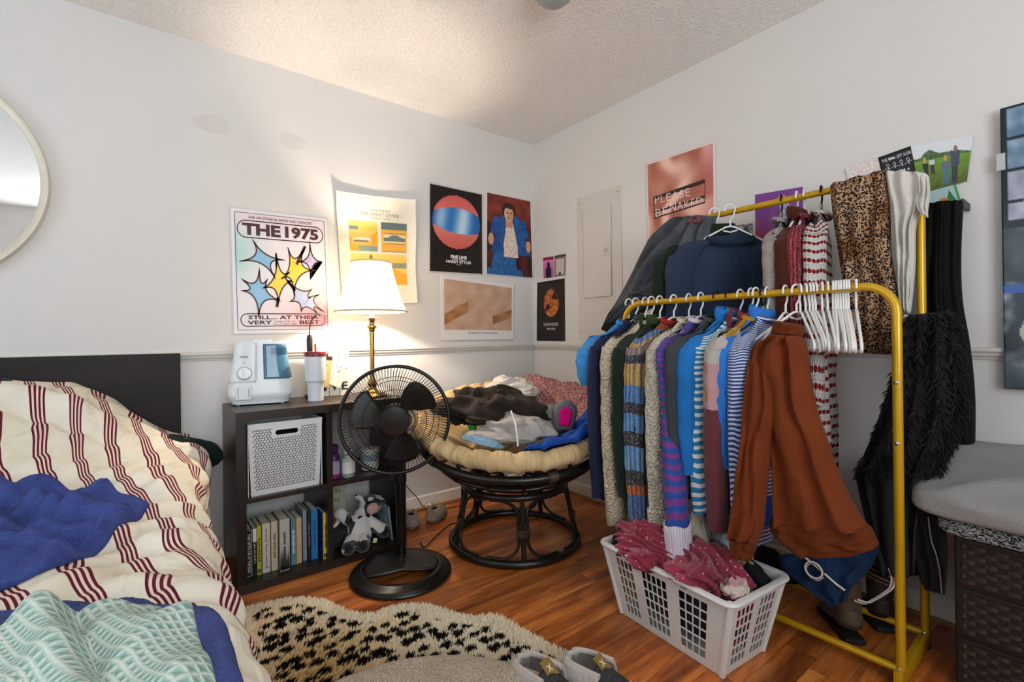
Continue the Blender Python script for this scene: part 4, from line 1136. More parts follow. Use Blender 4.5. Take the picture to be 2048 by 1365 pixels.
cu = MB().grid(lambda s, t: cush(max(0.02, t*1.5), 2*PI*s), 264, 54, wu=True).build('papasan_cushion', cush_mat(), angle=180)
bm = bmesh.new(); bm.from_mesh(cu.data); bmesh.ops.recalc_face_normals(bm, faces=bm.faces[:])
bm.to_mesh(cu.data); bm.free()
cu.location = PB; cu.rotation_euler = pap.rotation_euler
tag(cu, 'thick round khaki cushion with radial puckers in the papasan chair', 'cushion')
PM = Matrix.Translation(PB) @ Matrix.Rotation(pap.rotation_euler.z, 4, 'Z')
PMi = PM.inverted()

def place_px(o, u, v, dep, rot=(0, 0, 0)):
    o.location = CAM+ray(u, v)*dep; o.rotation_euler = rot; return o
YAWC = pap.rotation_euler.z
def heap(name, label, cat, u, v, dep, rad, seed, mat, rot=(0, 0, 0), amp=0.28, freq=3.0, nu=72, nv=48, flat=0.45):
    o = crumple(None, rad, seed, amp, freq, nu, nv, flat=flat).build(name, mat, angle=180)
    place_px(o, u, v, dep, (rot[0], rot[1], rot[2]+YAWC)); return tag(o, label, cat)
# patches draped on the cushion (in cushion polar coordinates)
def cpatch(name, label, cat, r0, r1, a0, a1, mat, lift, amp, ff, nu=60, nv=40, wob=0.05, thick=0.008, seed=0.0):
    def f(s, t):
        a = lerp(a0, a1, s)+wob*nz((t*3, s*2, seed)); r = lerp(r0, r1, t)+wob*0.9*nz((s*3, t, seed+5))
        e = min(1, min(s, 1-s, t, 1-t)*9)
        return cush(max(0.02, min(r, 1.22)), a, lift*(0.3+0.7*math.sqrt(e))+amp*e*(fold(ff[0]*s+ff[1]*t+2.2*nz((s*3, t*3, seed)), 0.9)+0.6*nz((s*6, t*6, seed))))
    o = MB().grid(f, nu, nv, uvfn=lambda s, t: (s*(a1-a0)*0.35, t*(r1-r0)*0.45)).build(name, mat, solid=thick, angle=180)
    o.location = PB; o.rotation_euler = pap.rotation_euler; return tag(o, label, cat)
def speck_mat():
    m = NT('pink_speckled_fleece', 0.95, 0.1); ob = m.coord()
    v = m.noise(ob, 150, 3, 0.7)
    m.color(m.ramp(v, [(0.42, hexc('#7d3d44')), (0.5, hexc('#b07274')), (0.6, hexc('#dcbab2'))]))
    m.bump(m.noise(ob, 190, 4, 0.7), 0.8, 0.01); return m.m
cpatch('fleece_throw', 'pink speckled fleece throw draped over the back of the papasan cushion', 'blanket', 0.45, 1.15, PI*0.47, -0.02, speck_mat(), 0.03, 0.012, (5, 3), 70, 50)
cpatch('sweatshirt', 'royal blue sweatshirt spread at the side of the papasan cushion', 'sweatshirt', 0.42, 1.02, -PI*0.46, 0.10, cloth('royal_blue_jersey', '#17408f', 'plain', 0.35, 0.3), 0.035, 0.016, (9, 5), 70, 44, seed=3)
heap('hoodie', 'off-white hooded top crumpled behind the dark track pants', 'hoodie', 1020, 785, 2.72, (0.13, 0.07, 0.075), 1.4, cloth('offwhite_jersey', '#c9c2b8', 'plain', 0.4, 0.2), amp=0.3)
heap('sweatpants', 'light grey sweatpants with a white drawstring crumpled on the papasan cushion', 'sweatpants', 1022, 866, 2.22, (0.17, 0.12, 0.08), 2.2, cloth('grey_heather', '#a09a95', 'fleece', 0.35, 0.2), amp=0.3, freq=2.6)
dsr = spline([CAM+ray(u, v)*d for u, v, d in ((1022, 822, 2.10), (1030, 845, 2.06), (1034, 870, 2.03), (1036, 893, 2.02))], 6)
tag(MB().tube(dsr, 0.004, 6).build('drawstring', cloth('white_cord', '#ded6c8')), 'white knotted drawstring hanging over the grey sweatpants', 'drawstring')
M_trk = cloth('brown_black_nylon', '#2a211b', 'plain', 0.3, 0.35)
heap('track_pants', 'shiny dark brown track pants piled on top of the clothes on the chair', 'track pants', 985, 826, 2.36, (0.22, 0.14, 0.10), 4.1, M_trk, (0, 0.08, 0), 0.34, 3.2, 90, 56)
heap('track_jacket', 'dark brown windbreaker bunched against the fan side of the cushion', 'jacket', 945, 825, 2.40, (0.105, 0.09, 0.09), 5.3, M_trk, (0, -0.2, 0.3), 0.3, 3.4)
heap('denim_cloth', 'folded light blue denim tucked under the track pants', 'jeans', 968, 886, 2.12, (0.085, 0.03, 0.022), 6.6, cloth('light_denim', '#7f9fb4'), (0, 0.25, 0), 0.2)
heap('sock', 'small bright green sock caught under the track pants', 'sock', 945, 858, 2.29, (0.018, 0.02, 0.026), 7.1, cloth('green_knit', '#2c9a38'), (0, 0.4, 0), 0.2, nu=24, nv=16)
# plush elephant: body, ear, pink ear lining
el = thing('plush_elephant', 'grey fuzzy plush elephant with a hot pink ear lining', 'plush toy', CAM+ray(1100, 845)*2.42, YAWC)
def fuzz_mat(name, c0, c1, sh=0.5):
    m = NT(name, 0.95, 0.1); ob = m.coord(); f = m.noise(ob, 190, 5, 0.85)
    m.color(m.ramp(f, [(0.35, hexc(c0)), (0.65, hexc(c1))])); m.bump(f, 1.0, 0.015); m.sheen(sh); return m.m
M_ele = fuzz_mat('grey_plush', '#6b6666', '#a39d9a')
crumple(None, (0.095, 0.085, 0.09), 9.0, 0.05, 1.5, 48, 32, flat=0.9).build('body', M_ele, el, angle=180)
def ear(sx, sz, y0, th):
    def f(s, t):
        a = 2*PI*s; ph = (t-0.5)*PI; c = math.cos(ph); k = 1+0.05*math.sin(5*a)
        return (math.copysign(abs(math.cos(a))**0.7, math.cos(a))*sx*c**0.5*k, y0+math.sin(ph)*th, math.copysign(abs(math.sin(a))**0.7, math.sin(a))*sz*c**0.5*k)
    return f
e1 = MB().grid(ear(0.058, 0.078, 0, 0.022), 40, 16, wu=True).build('ear', M_ele, el, angle=180); e1.location = (0.065, -0.085, 0.045); e1.rotation_euler = (0.1, 0.12, 0.1)
MB().grid(ear(0.034, 0.050, -0.018, 0.008), 40, 12, wu=True).build('ear_lining', cloth('hot_pink_satin', '#f0127d', 'plain', 0.2, 0.1), e1, angle=180)

# ---- slippers
def slipper(name, label, loc, rz, L, W, mats, tagx=False, pitch=0.0, group=None, hgt=0.075):
    """toe toward -y local ; heel at +y"""
    m_toe, m_heel, m_sole = mats
    root = thing(name, label, 'slipper', loc, rz, group); root.rotation_euler = (pitch, 0, rz)
    def outline(t, g=0.0): # t along 0 heel ..1 toe -> half width
        return (W/2+g)*(0.80+0.28*math.sin(PI*min(1, t*0.9+0.1))-0.10*(1-t))*math.sqrt(max(0.0, 1-abs(2*t-1)**5))
    n = 40; poly = []
    for i in range(n):
        t = i/(n-1); poly.append((outline(t, 0.004), L/2-t*L))
    poly += [(-x, y) for x, y in reversed(poly[1:-1])]
    MB().prism(poly, Matrix.Identity(4), 0.014).build('sole', m_sole, root)
    def toe(s, t): # s across arch 0..1, t 0.42..1
        tt = lerp(0.44, 0.995, t); w = outline(tt); h = hgt*(1.0-0.35*t)*math.sqrt(max(0, 1-(t**3)*0.92))
        a = PI*s; return (-math.cos(a)*w, L/2-tt*L, 0.012+math.sin(a)**0.8*h)
    MB().grid(toe, 24, 22).build('toe_upper', m_toe, root, solid=0.006, angle=180)
    def wall(s, t): # U path from left mid round heel to right mid
        k = abs(2*s-1); tt = 0.56*k**1.3; sgn = -1 if s < 0.5 else 1
        w = outline(max(tt, 0.004)); h = (hgt*1.02)*(1-0.05*math.cos(PI*k))
        ins = 0.010*math.sin(PI*t)-0.012*t
        return (sgn*(w+ins*1.0), L/2-tt*L-(0.02*t if tt < 0.08 else 0), 0.012+h*t)
    MB().grid(wall, 48, 12).build('heel_upper', m_heel, root, solid=0.008, angle=180)
    pts = [wall(i/48, 1.0) for i in range(49)]
    MB().tube(pts, 0.008, 8).build('collar', m_heel, root)
    def insole(s, t):
        w = outline(0.03+0.6*t)*0.9; return (lerp(-w, w, s), L/2-(0.03+0.6*t)*L, 0.016)
    MB().grid(insole, 8, 12).build('insole', m_heel, root)
    if tagx:
        tb_ = MB().box(-0.019, 0.019, -0.0015, 0.0015, -0.024, 0.024, 0.0008).build('leather_tag', plain('brown_leather_tag', '#8a6a36', 0.55), root, smooth=False)
        tb_.location = (0.012, L/2-0.485*L, 0.012+hgt*1.10); tb_.rotation_euler = (-0.95, 0.0, 0.0)
        xm_ = MB().box(-0.011, 0.011, -0.0025, -0.0016, -0.0012, 0.0012, rot=Matrix.Rotation(0.9, 3, 'Y')).box(-0.011, 0.011, -0.0025, -0.0016, -0.0012, 0.0012, rot=Matrix.Rotation(-0.9, 3, 'Y'))
        xm_.build('stitched_cross', plain('white_stitch', '#e8e0d0', 0.7), tb_, smooth=False)
    return root
M_tan = fuzz_mat('tan_knit', '#8a7458', '#c4ad8c')
p = onz(874, 1035, 0)
slipper('slipper', 'small tan knit slipper lying near the baseboard', (p.x, p.y, 0.002), 2.25, 0.20, 0.075, (M_tan, M_tan, plain('tan_sole', '#6b5a45', 0.8)), hgt=0.05)
p = onz(812, 1052, 0)
slipper('slipper', 'second tan knit slipper half hidden behind the bookshelf corner', (p.x+0.03, p.y+0.02, 0.002), 2.9, 0.20, 0.075, (M_tan, M_tan, plain('tan_sole', '#6b5a45', 0.8)), hgt=0.05)
# perforated cat ball
p = onz(858, 1022, 0)
cb = thing('cat_ball', 'white perforated toy ball beside the tan slipper', 'toy ball', (p.x, p.y, 0.0))
MB().lathe([(0.0018, 0.0005)]+[(0.021*math.sin(PI*i/16), 0.0215-0.021*math.cos(PI*i/16)) for i in range(1, 16)]+[(0.0018, 0.0425)], 24).build('shell', plain('toy_white', '#e6e2da', 0.5), cb)
mh = plain('hole_dark', '#2c2824', 0.8)
for (a, e) in ((-2.3, 0.2), (-1.8, -0.2), (-2.0, 0.75), (-2.8, -0.2), (-1.3, 0.3), (-2.7, 0.6)):
    d = Vector((math.cos(a)*math.cos(e), math.sin(a)*math.cos(e), math.sin(e)))
    q = d.to_track_quat('Z', 'Y').to_matrix()
    MB().lathe([(0.0045, 0.0205), (0.0045, 0.0213)], 10, mat=q, c=(0, 0, 0.0215)).build('hole', mh, cb)
# orange and green felt toy
p = onz(922, 1012, 0)
ft = thing('cat_toy', 'orange and green felt carrot toy under the round chair', 'cat toy', (p.x, p.y, 0.012), 0.6)
MB().tube([(-0.045, 0, 0), (-0.02, 0, 0), (0.015, 0, 0.0)], [0.004, 0.010, 0.012], 10).build('carrot_body', cloth('orange_felt', '#d2461e'), ft)
for k in range(3): MB().tube([(0.013, 0, 0), (0.03, (k-1)*0.012, 0.006), (0.042, (k-1)*0.02, 0.002)], [0.004, 0.005, 0.002], 8).build('carrot_leaf', cloth('green_felt', '#3f6b2a'), ft)
# ================================================================= garment rack
M_gold = plain('mustard_gold_paint', '#c89a12', 0.3, 0.5, 0.25, vary=0.06)
XF, XB, ZF, ZB, YN, YA = -0.50, -0.22, 1.192, 1.585, -2.235, -1.225
rack = thing('garment_rack', 'gold metal double-rail garment rack with bent corners', 'garment rack', (-0.36, -1.73, 0))
def rk(p): return Vector(p)-Vector((-0.36, -1.73, 0))
def hoop(x, z, ya, yn, r=0.085):
    pts = [Vector((x, yn, 0.03))]
    pts += [Vector((x, yn, lerp(0.1, z-r, i/6))) for i in range(7)]
    pts += [Vector((x, yn+r-math.cos(t)*r, z-r+math.sin(t)*r)) for t in [PI/2*i/8 for i in range(1, 9)]]
    pts += [Vector((x, lerp(yn+r, ya-r, i/10), z)) for i in range(1, 11)]
    pts += [Vector((x, ya-r+math.sin(t)*r, z-r+math.cos(t)*r)) for t in [PI/2*i/8 for i in range(1, 9)]]
    pts += [Vector((x, ya, lerp(z-r, 0.03, i/6))) for i in range(1, 7)]
    return [rk(p) for p in pts]
MB().tube(hoop(XF, ZF, YA, YN), 0.0128, 14).build('front_hoop', M_gold, rack)
MB().tube(hoop(XB, ZB, YA, YN), 0.0128, 14).build('back_hoop', M_gold, rack)
for x in (XF, XB): MB().tube([rk((x, YA, 0.045)), rk((x, YN, 0.045))], 0.0115, 12).build('base_bar', M_gold, rack)
for y in (YA, YN):
    MB().box(*(XF+0.36-0.03, XB+0.36+0.03, y+1.73-0.012, y+1.73+0.012, 0.008, 0.05), 0.004).build('foot_plate', M_gold, rack)
M_chr = plain('chrome_bolt', '#b9b9b6', 0.2, 0.5, 0.9)
for (x, z) in ((XF, 0.90), (XF, 0.72), (XF, 0.05), (XB, 0.05)):
    MB().lathe([(0.005, 0.0), (0.006, 0.003), (0.003, 0.005)], 12, mat=Matrix.Rotation(-PI/2, 3, 'Y'), c=rk((x-0.0125, YN, z))).build('bolt', M_chr, rack)
for (x, y) in ((XF, YA), (XF, YN), (XB, YA), (XB, YN)): MB().lathe([(0.014, 0.0), (0.015, 0.008)], 14, c=rk((x, y, 0))).build('foot_cap', plain('black_plastic', '#181614', 0.4), rack)

# ---------------------------------------------------------------- hangers
M_hw = plain('white_hanger_plastic', '#e3e1de', 0.4, 0.45, vary=0.02)
M_hb = plain('black_hanger_velvet', '#1b1a19', 0.7, 0.2)
M_clip = plain('olive_size_tag', '#8d9448', 0.5)
def make_hanger(mat, black=False):
    root = bpy.data.objects.new('hanger', None); COL.objects.link(root); root.empty_display_size = 0.05
    r = 0.0035
    hk = [(0.022*math.sin(t)*1.0, 0, -0.006-0.022+0.022*math.cos(t)+0.012) for t in [lerp(-1.9, 1.6, i/12) for i in range(13)]]
    hk = hk+[(0.014, 0, -0.045), (0.0, 0, -0.062), (0, 0, -0.092)]
    MB().tube(hk, r, 8).build('hook', M_sat if black and False else mat, root)
    W, zt_, zb_ = 0.205, -0.088, -0.205
    if not black:
        pts = [(0, 0, zt_), (0.06, 0, zt_-0.025), (0.18, 0, zb_+0.028), (W, 0, zb_+0.008), (W-0.006, 0, zb_-0.008), (0.15, 0, zb_-0.012), (0, 0, zb_-0.012)]
        pts = pts+[(-x, y, z) for x, y, z in reversed(pts[1:-1])]
        MB().tube(spline(pts, 3, True), 0.0042, 8, closed=True).build('frame', mat, root)
        MB().tube([(0.03, 0, zt_-0.018), (0.0, 0, zt_-0.026), (-0.03, 0, zt_-0.018)], 0.0035, 6).build('neck_brace', mat, root)
    else:
        MB().tube(spline([(-W, 0, zb_+0.02), (-0.1, 0, zt_-0.04), (0, 0, zt_), (0.1, 0, zt_-0.04), (W, 0, zb_+0.02)], 6), 0.006, 8, flat=0.5).build('shoulder_bar', mat, root)
        MB().tube([(-W+0.02, 0, zb_+0.018), (W-0.02, 0, zb_+0.018)], 0.004, 8).build('trouser_bar', mat, root)
        MB().box(-0.007, 0.007, -0.004, 0.004, -0.085, -0.062, 0.002).build('size_tag', M_clip, root, smooth=False)
    return root
HW = make_hanger(M_hw); HB = make_hanger(M_hb, True)
_used = set()
def hang(loc, yaw, black, label, group='hangers on the rails', tilt=0.0):
    src = HB if black else HW
    if src not in _used: _used.add(src); o = src
    else: o = copy_tree(src)
    o.location = loc; o.rotation_euler = (0, tilt, yaw); return tag(o, label, 'hanger', group)

# ---------------------------------------------------------------- garments
def garment(name, label, cat, hook, yaw, W=0.215, L=0.62, sl=0.58, th=0.022, mats=None, seed=0.0, fa=0.012, fk=16.0, flare=0.0,
            collar='crew', scoop=0.022, nw=0.072, cuff=0.0, hem=0.0, sleeves=(1, 1), sdy=(0, 0), sr=0.052, lean=0.0, drop=0.0, group='clothes on the front rail', twist=0.0, sthin=0.62, sleeve_bend=0.0):
    root = thing(name, label, cat, hook, yaw, group); root.rotation_euler = (0, lean, yaw)
    mb = mats['body']; ms = mats.get('sleeve', mb); mc = mats.get('cuff', ms); mco = mats.get('collar', mb); mh = mats.get('hem', mb)
    zn = -0.078-drop; zs = zn-0.105
    def hwf(t):
        if t < 0.2: return lerp(nw, W, (t/0.2)**0.85)
        return W*(1+0.02*math.sin(t*5+seed))+flare*(t-0.2)
    def body(s, t, g=0.0):
        a = 2*PI*s; c, q = math.cos(a), math.sin(a)
        tz = t*0.2/0.2
        z = lerp(zn-scoop*(0.5-0.5*math.sin(a)), zs, t/0.2) if t < 0.2 else lerp(zs, zn-L, (t-0.2)/0.8)
        hw = hwf(t)+g; ht = 0.010+(th-0.010)*sstep(0, 0.3, t)+g
        if t < 0.2: # round the shoulder seam
            ht *= 0.8+0.2*t/0.2
        x = hw*math.copysign(abs(c)**0.8, c); y = ht*math.copysign(abs(q)**0.7, q)
        am = fa*sstep(0.15, 0.9, t)
        ph = seed*2.1+0.9*nz((x*4, z*3, seed))
        y += am*math.sin(x*fk*2+ph*2)+am*0.7*math.sin(x*fk*3.7+seed+z*2)*(1 if q > 0 else -0.4)
        y += twist*x*sstep(0.2, 1, t)+0.006*nz((x*9, z*9, seed+3))
        x += 0.008*nz((z*6, seed, q))
        return (x, y, z)
    nu, nv = 52, 40
    MB().grid(body, nu, nv, wu=True, uvfn=lambda s, t: (s*4*W, t*L)).build('body', mb, root, angle=180)
    if hem: MB().grid(lambda s, t: Vector(body(s, lerp(1-hem/L, 1.006, t), 0.0025-0.004*t)), nu, 5, wu=True, uvfn=lambda s, t: (s*4*W, t*hem)).build('hem_band', mh, root, angle=180)
    # collar
    if collar in ('crew', 'mock', 'hood', 'shirt'):
        hgt = {'crew': 0.018, 'mock': 0.05, 'hood': 0.03, 'shirt': 0.035}[collar]
        def col(s, t):
            a = 2*PI*s; f = 0.5-0.5*math.sin(a)   # front lower
            rx = nw*lerp(1.06, 0.92, t)+0.006*math.sin(PI*t); ry = (0.030 if nw < 0.09 else 0.048)+0.004*t+0.005*math.sin(PI*t)
            return (math.cos(a)*rx, math.sin(a)*ry, zn-scoop*f-0.006+hgt*t)
        MB().grid(col, 32, 6, wu=True, uvfn=lambda s, t: (s*0.4, t*hgt)).build('collar', mco, root, solid=0.006, angle=180)
    if collar == 'hood':
        def hood(s, t):
            a = PI*s; r = 0.082*(1-0.25*t)
            return (math.cos(a)*r*(1+0.1*nz((s*4, t*4, seed))), 0.030+math.sin(a)*0.045*(0.5+t), zn+0.02-t*0.16+0.012*math.sin(a*3+seed))
        MB().grid(hood, 24, 14).build('hood', mco, root, solid=0.012, angle=180)
    # sleeves
    for i, sg in enumerate((-1, 1)):
        if not sleeves[i]: continue
        S = sl if not isinstance(sl, (list, tuple)) else sl[i]
        dy = sdy[i]
        P = spline([(sg*(W-0.055), 0, zs+0.052), (sg*(W+0.012), dy*0.05, zs-0.025), (sg*(W+0.030), dy*0.3, zs-S*0.28), (sg*(W+0.036+0.5*sleeve_bend), dy*0.65, zs-S*0.62), (sg*(W+0.022+sleeve_bend), dy, zs-S)], 8)
        n = len(P)-1
        def slv(s, t, g=0.0, P=P, n=n, sg=sg, t0=0.0, t1=1.0):
            tt = lerp(t0, t1, t); f = tt*n; k = min(int(f), n-1); p = P[k].lerp(P[k+1], f-k)
            a = 2*PI*s; rx = lerp(sr*1.45, sr*0.78, tt**0.8)+g; ry = lerp(sr*0.75, sr*sthin, tt)+g
            if tt < 0.12: ry = lerp(0.012, ry, tt/0.12)
            w = 0.06*fold(p.z*34+a*0.8+3*nz((p.z*5, a*0.3, seed)), 0.7)*sstep(0.1, 0.4, tt)+0.10*nz((math.cos(a)*1.5, math.sin(a)*1.5, p.z*3+seed))+0.10*math.cos(3*a+seed+p.z*4)
            k2 = 1+w*(0.75 if g == 0 else 0.3)
            return (p.x+math.cos(a)*rx*k2, p.y+math.sin(a)*ry*k2, p.z+0.012*nz((a, p.z*6, seed))+0.02*math.cos(a)*sg*(-1 if tt < 0.2 else 0))
        cf = cuff/S if cuff else 0
        MB().grid(lambda s, t: slv(s, t, 0.0, t1=1-cf*0.7), 30, 34, wu=True, uvfn=lambda s, t, S=S: (s*5.2*sr, t*S+0.03)).build('sleeve', ms, root, angle=180)
        if cuff: MB().grid(lambda s, t: slv(s, t, 0.005, t0=1-cf, t1=1.0), 30, 6, wu=True, uvfn=lambda s, t: (s*4*sr, t*cuff)).build('cuff', mc, root, angle=180, solid=0.004)
    return root

def ysl(u, x=-0.745): return onx(u, 850, x).y
def zv(u, v, x=-0.745): return onx(u, v, x).z
ZSH = ZF-0.183   # sleeve start height for garments on the front rail
def chk_mat():
    m = NT('grey_check_flannel', 0.9, 0.1); uv = m.sep(m.coord('UV'))
    a = m.math('LESS_THAN', m.math('FRACT', m.math('MULTIPLY', m.math('ADD', uv[0], 5), 60)), 0.45); b = m.math('LESS_THAN', m.math('FRACT', m.math('MULTIPLY', m.math('ADD', uv[1], 5), 60)), 0.45)
    s = m.math('MULTIPLY', m.math('ADD', a, b), 0.5)
    m.color(m.ramp(s, [(0.0, hexc('#5d5f58')), (0.5, hexc('#474943')), (1.0, hexc('#2f302c'))])); m.bump(m.noise(m.coord(), 300, 2), 0.3, 0.004); return m.m
def multi_knit(seq, name, scale=55):
    return cloth(name, '#888888', 'rib', 0.9, 0.2, 0.15, ('v', seq), scale, 0.25)
F_navy = cloth('navy_jersey', '#1d2440', 'plain', 0.3, 0.25); F_lblue = cloth('sky_blue_nylon', '#3a80c0', 'plain', 0.3, 0.2)
F_sherpa = cloth('cream_sherpa', '#c3b29a', 'sherpa', 1.0, 0.4, 0.18); F_dgreen = cloth('bottle_green_velvet', '#16241a', 'fleece', 0.5, 0.6); F_green = cloth('olive_velvet', '#2a3a1d', 'fleece', 0.4, 0.6)
F_multi = multi_knit([(0.02, '#c8642c'), (0.075, '#4a7ab8'), (0.045, '#c79c5c'), (0.075, '#9c7f86'), (0.04, '#26283a'), (0.085, '#c99f55'), (0.06, '#4f86c8'), (0.035, '#2c2b33'), (0.05, '#5b93cf'), (0.04, '#23242c'), (0.06, '#6aa0d8'), (0.035, '#2a2b33')], 'multicolour_striped_knit')
F_orange = cloth('orange_knit', '#b85424', 'rib', 0.8, 0.2, 0.15, None, 60, 0.2); F_red = cloth('red_jersey', '#8e1c20', 'plain', 0.3)
F_cable = cloth('cream_cable_knit', '#cfc6b4', 'quilt', 1.0, 0.3, 0.12, None, 70)
F_purple = cloth('purple_blue_stripe', '#444488', 'plain', 0.3, 0.2, 0.15, ('v', [(0.014, '#7a3f86'), (0.014, '#2c4f9c')])); F_purple2 = cloth('purple_blue_stripe_body', '#444488', 'plain', 0.3, 0.2, 0.15, ('u', [(0.014, '#7a3f86'), (0.014, '#2c4f9c')]))
F_lilac = cloth('white_rib_cuff', '#c9c0cc', 'rib', 0.4, 0.2, 0.08, None, 160)
F_char = cloth('charcoal_fleece', '#3b3c40', 'fleece', 0.4, 0.3); F_blue = cloth('azure_fleece', '#1f6cb4', 'fleece', 0.5, 0.4); F_blue3 = cloth('cobalt_fleece', '#2d6fc0', 'fleece', 0.5, 0.4)
F_bw = cloth('blue_white_stripe', '#ffffff', 'plain', 0.3, 0.2, 0.12, ('v', [(0.011, '#2a7fae'), (0.009, '#d9dcd8')])); F_bw2 = cloth('blue_white_fine_stripe', '#ffffff', 'plain', 0.3, 0.2, 0.12, ('v', [(0.006, '#2b3a78'), (0.006, '#bcc8dc')]))
F_block = cloth('grey_pink_maroon_block', '#999999', 'fleece', 0.4, 0.3, 0.12, ('v', [(0.215, '#b3aaa4'), (0.15, '#b98d92'), (0.6, '#6a3138')]))
F_royal = cloth('royal_hem', '#1b52b0', 'plain', 0.3); F_brown = cloth('rust_brown_sweat', '#6b3013', 'fleece', 0.22, 0.3, 0.1); F_mar = cloth('maroon_fleece', '#6e2c36', 'fleece', 0.4, 0.3); F_must = cloth('mustard_knit', '#b07f22', 'knit', 0.5)
F_chk = chk_mat()
# (u of the near sleeve, v of sleeve end, name, category, label, kwargs)
FR = [
 (1186, 770, 't_shirt', 't-shirt', 'sky blue short-sleeved top at the far end of the front rail', dict(mats=dict(body=F_lblue), L=0.55, sr=0.06, black=False)),
 (1203, 995, 'jacket', 'jacket', 'plain navy zip jacket beside the sky blue top', dict(mats=dict(body=F_navy), L=0.66, black=False, sr=0.05)),
 (1220, 940, 'shirt', 'shirt', 'grey checked flannel shirt beside the navy jacket', dict(mats=dict(body=F_chk), L=0.66, black=False, collar='shirt', sr=0.045)),
 (1236, 1048, 'sherpa_coat', 'coat', 'cream sherpa coat with thick curly pile', dict(mats=dict(body=F_sherpa), L=0.80, sr=0.058, th=0.03, black=False)),
 (1252, 990, 'velvet_hoodie', 'hoodie', 'olive green velvet hoodie with its hood up at the rail', dict(mats=dict(body=F_dgreen, collar=F_green), L=0.70, sr=0.05, collar='hood', black=False)),
 (1279, 1055, 'cardigan', 'cardigan', 'chunky knit cardigan in orange, blue and tan stripes', dict(mats=dict(body=F_orange, sleeve=F_multi, collar=F_red), L=0.68, sr=0.056, black=False)),
 (1306, 1045, 'cable_sweater', 'sweater', 'cream cable knit sweater between the striped knits', dict(mats=dict(body=F_cable, cuff=F_cable), L=0.70, sr=0.055, th=0.028, black=False, cuff=0.05)),
 (1335, 1085, 'striped_sweatshirt', 'sweatshirt', 'purple and blue striped sweatshirt with a broad white cuff', dict(mats=dict(body=F_purple2, sleeve=F_purple, cuff=F_lilac, collar=F_lilac), L=0.66, sr=0.056, cuff=0.085, black=False, sdy=(-0.09, 0), sleeve_bend=0.075)),
 (1366, 985, 'fleece_jacket', 'jacket', 'charcoal grey fleece on a black hanger', dict(mats=dict(body=F_char), L=0.66, sr=0.056, black=True)),
 (1391, 950, 'fleece_jacket', 'jacket', 'azure blue fleece with a pale zip pull beside the charcoal fleece', dict(mats=dict(body=F_blue), L=0.6, sr=0.05, collar='mock', black=True)),
 (1410, 1030, 'striped_shirt', 'shirt', 'blue and white boldly striped long-sleeved shirt', dict(mats=dict(body=F_bw), L=0.68, sr=0.05, black=False)),
 (1436, 1060, 'colour_block_sweater', 'sweater', 'grey, pink and maroon colour-block sweater', dict(mats=dict(body=F_mar, sleeve=F_block, collar=F_mar), L=0.66, sr=0.056, black=False, collar='hood')),
 (1448, 900, 'blouse', 'blouse', 'mustard knit top squeezed behind the cobalt fleece', dict(mats=dict(body=F_must), L=0.5, sr=0.04, black=False)),
 (1458, 940, 'fleece_jacket', 'jacket', 'cobalt blue fleece with a standing collar on a black hanger', dict(mats=dict(body=F_blue3), L=0.6, sr=0.055, collar='mock', black=True)),
 (1466, 1075, 'striped_polo', 'polo shirt', 'navy and white finely striped polo with a royal blue hem', dict(mats=dict(body=F_bw2, hem=F_royal, cuff=F_royal), L=0.78, sr=0.045, hem=0.14, cuff=0.06, black=False)),
]
gr = random.Random(21)
for i, (u, vb, nm, cat, lab, kw) in enumerate(FR):
    kw = dict(kw); blk = kw.pop('black'); y = ysl(u); S = ZSH-zv(u, vb)
    yaw = gr.uniform(-0.10, 0.10)-0.02
    xx = XF+gr.uniform(-0.012, 0.012)
    garment(nm, lab, cat, (xx, y, ZF), yaw, sl=max(0.16, S), seed=i*1.37+0.4, W=0.212+gr.uniform(-0.01, 0.01), sthin=0.55, fa=0.008, **{k: v for k, v in kw.items() if k != 'th'}, th=kw.get('th', 0.02), sleeves=(1, 1 if i > 11 else 0))
    hang((xx, y, ZF+0.0185), yaw, blk, ('black velvet hanger holding the ' if blk else 'white plastic hanger holding the ')+lab.split(' with')[0].split(' beside')[0].split(' on a')[0].split(' at the')[0].split(' between')[0].split(' squeezed')[0])
# empty hangers crowded at the near end
ey = [onx(u, 570, XF).y for u in (1600, 1611, 1619, 1625, 1631, 1644, 1655, 1666, 1671, 1676, 1681, 1687, 1692, 1697, 1712)]
for i, y in enumerate(ey):
    yw = (0.52 if i < 5 else 0.42 if i < 7 else 0.36)+gr.uniform(-0.03, 0.03)
    hang((XF, y, ZF+0.0185), yw, False, 'empty white plastic hanger on the front rail', 'empty white hangers', gr.uniform(-0.02, 0.02))

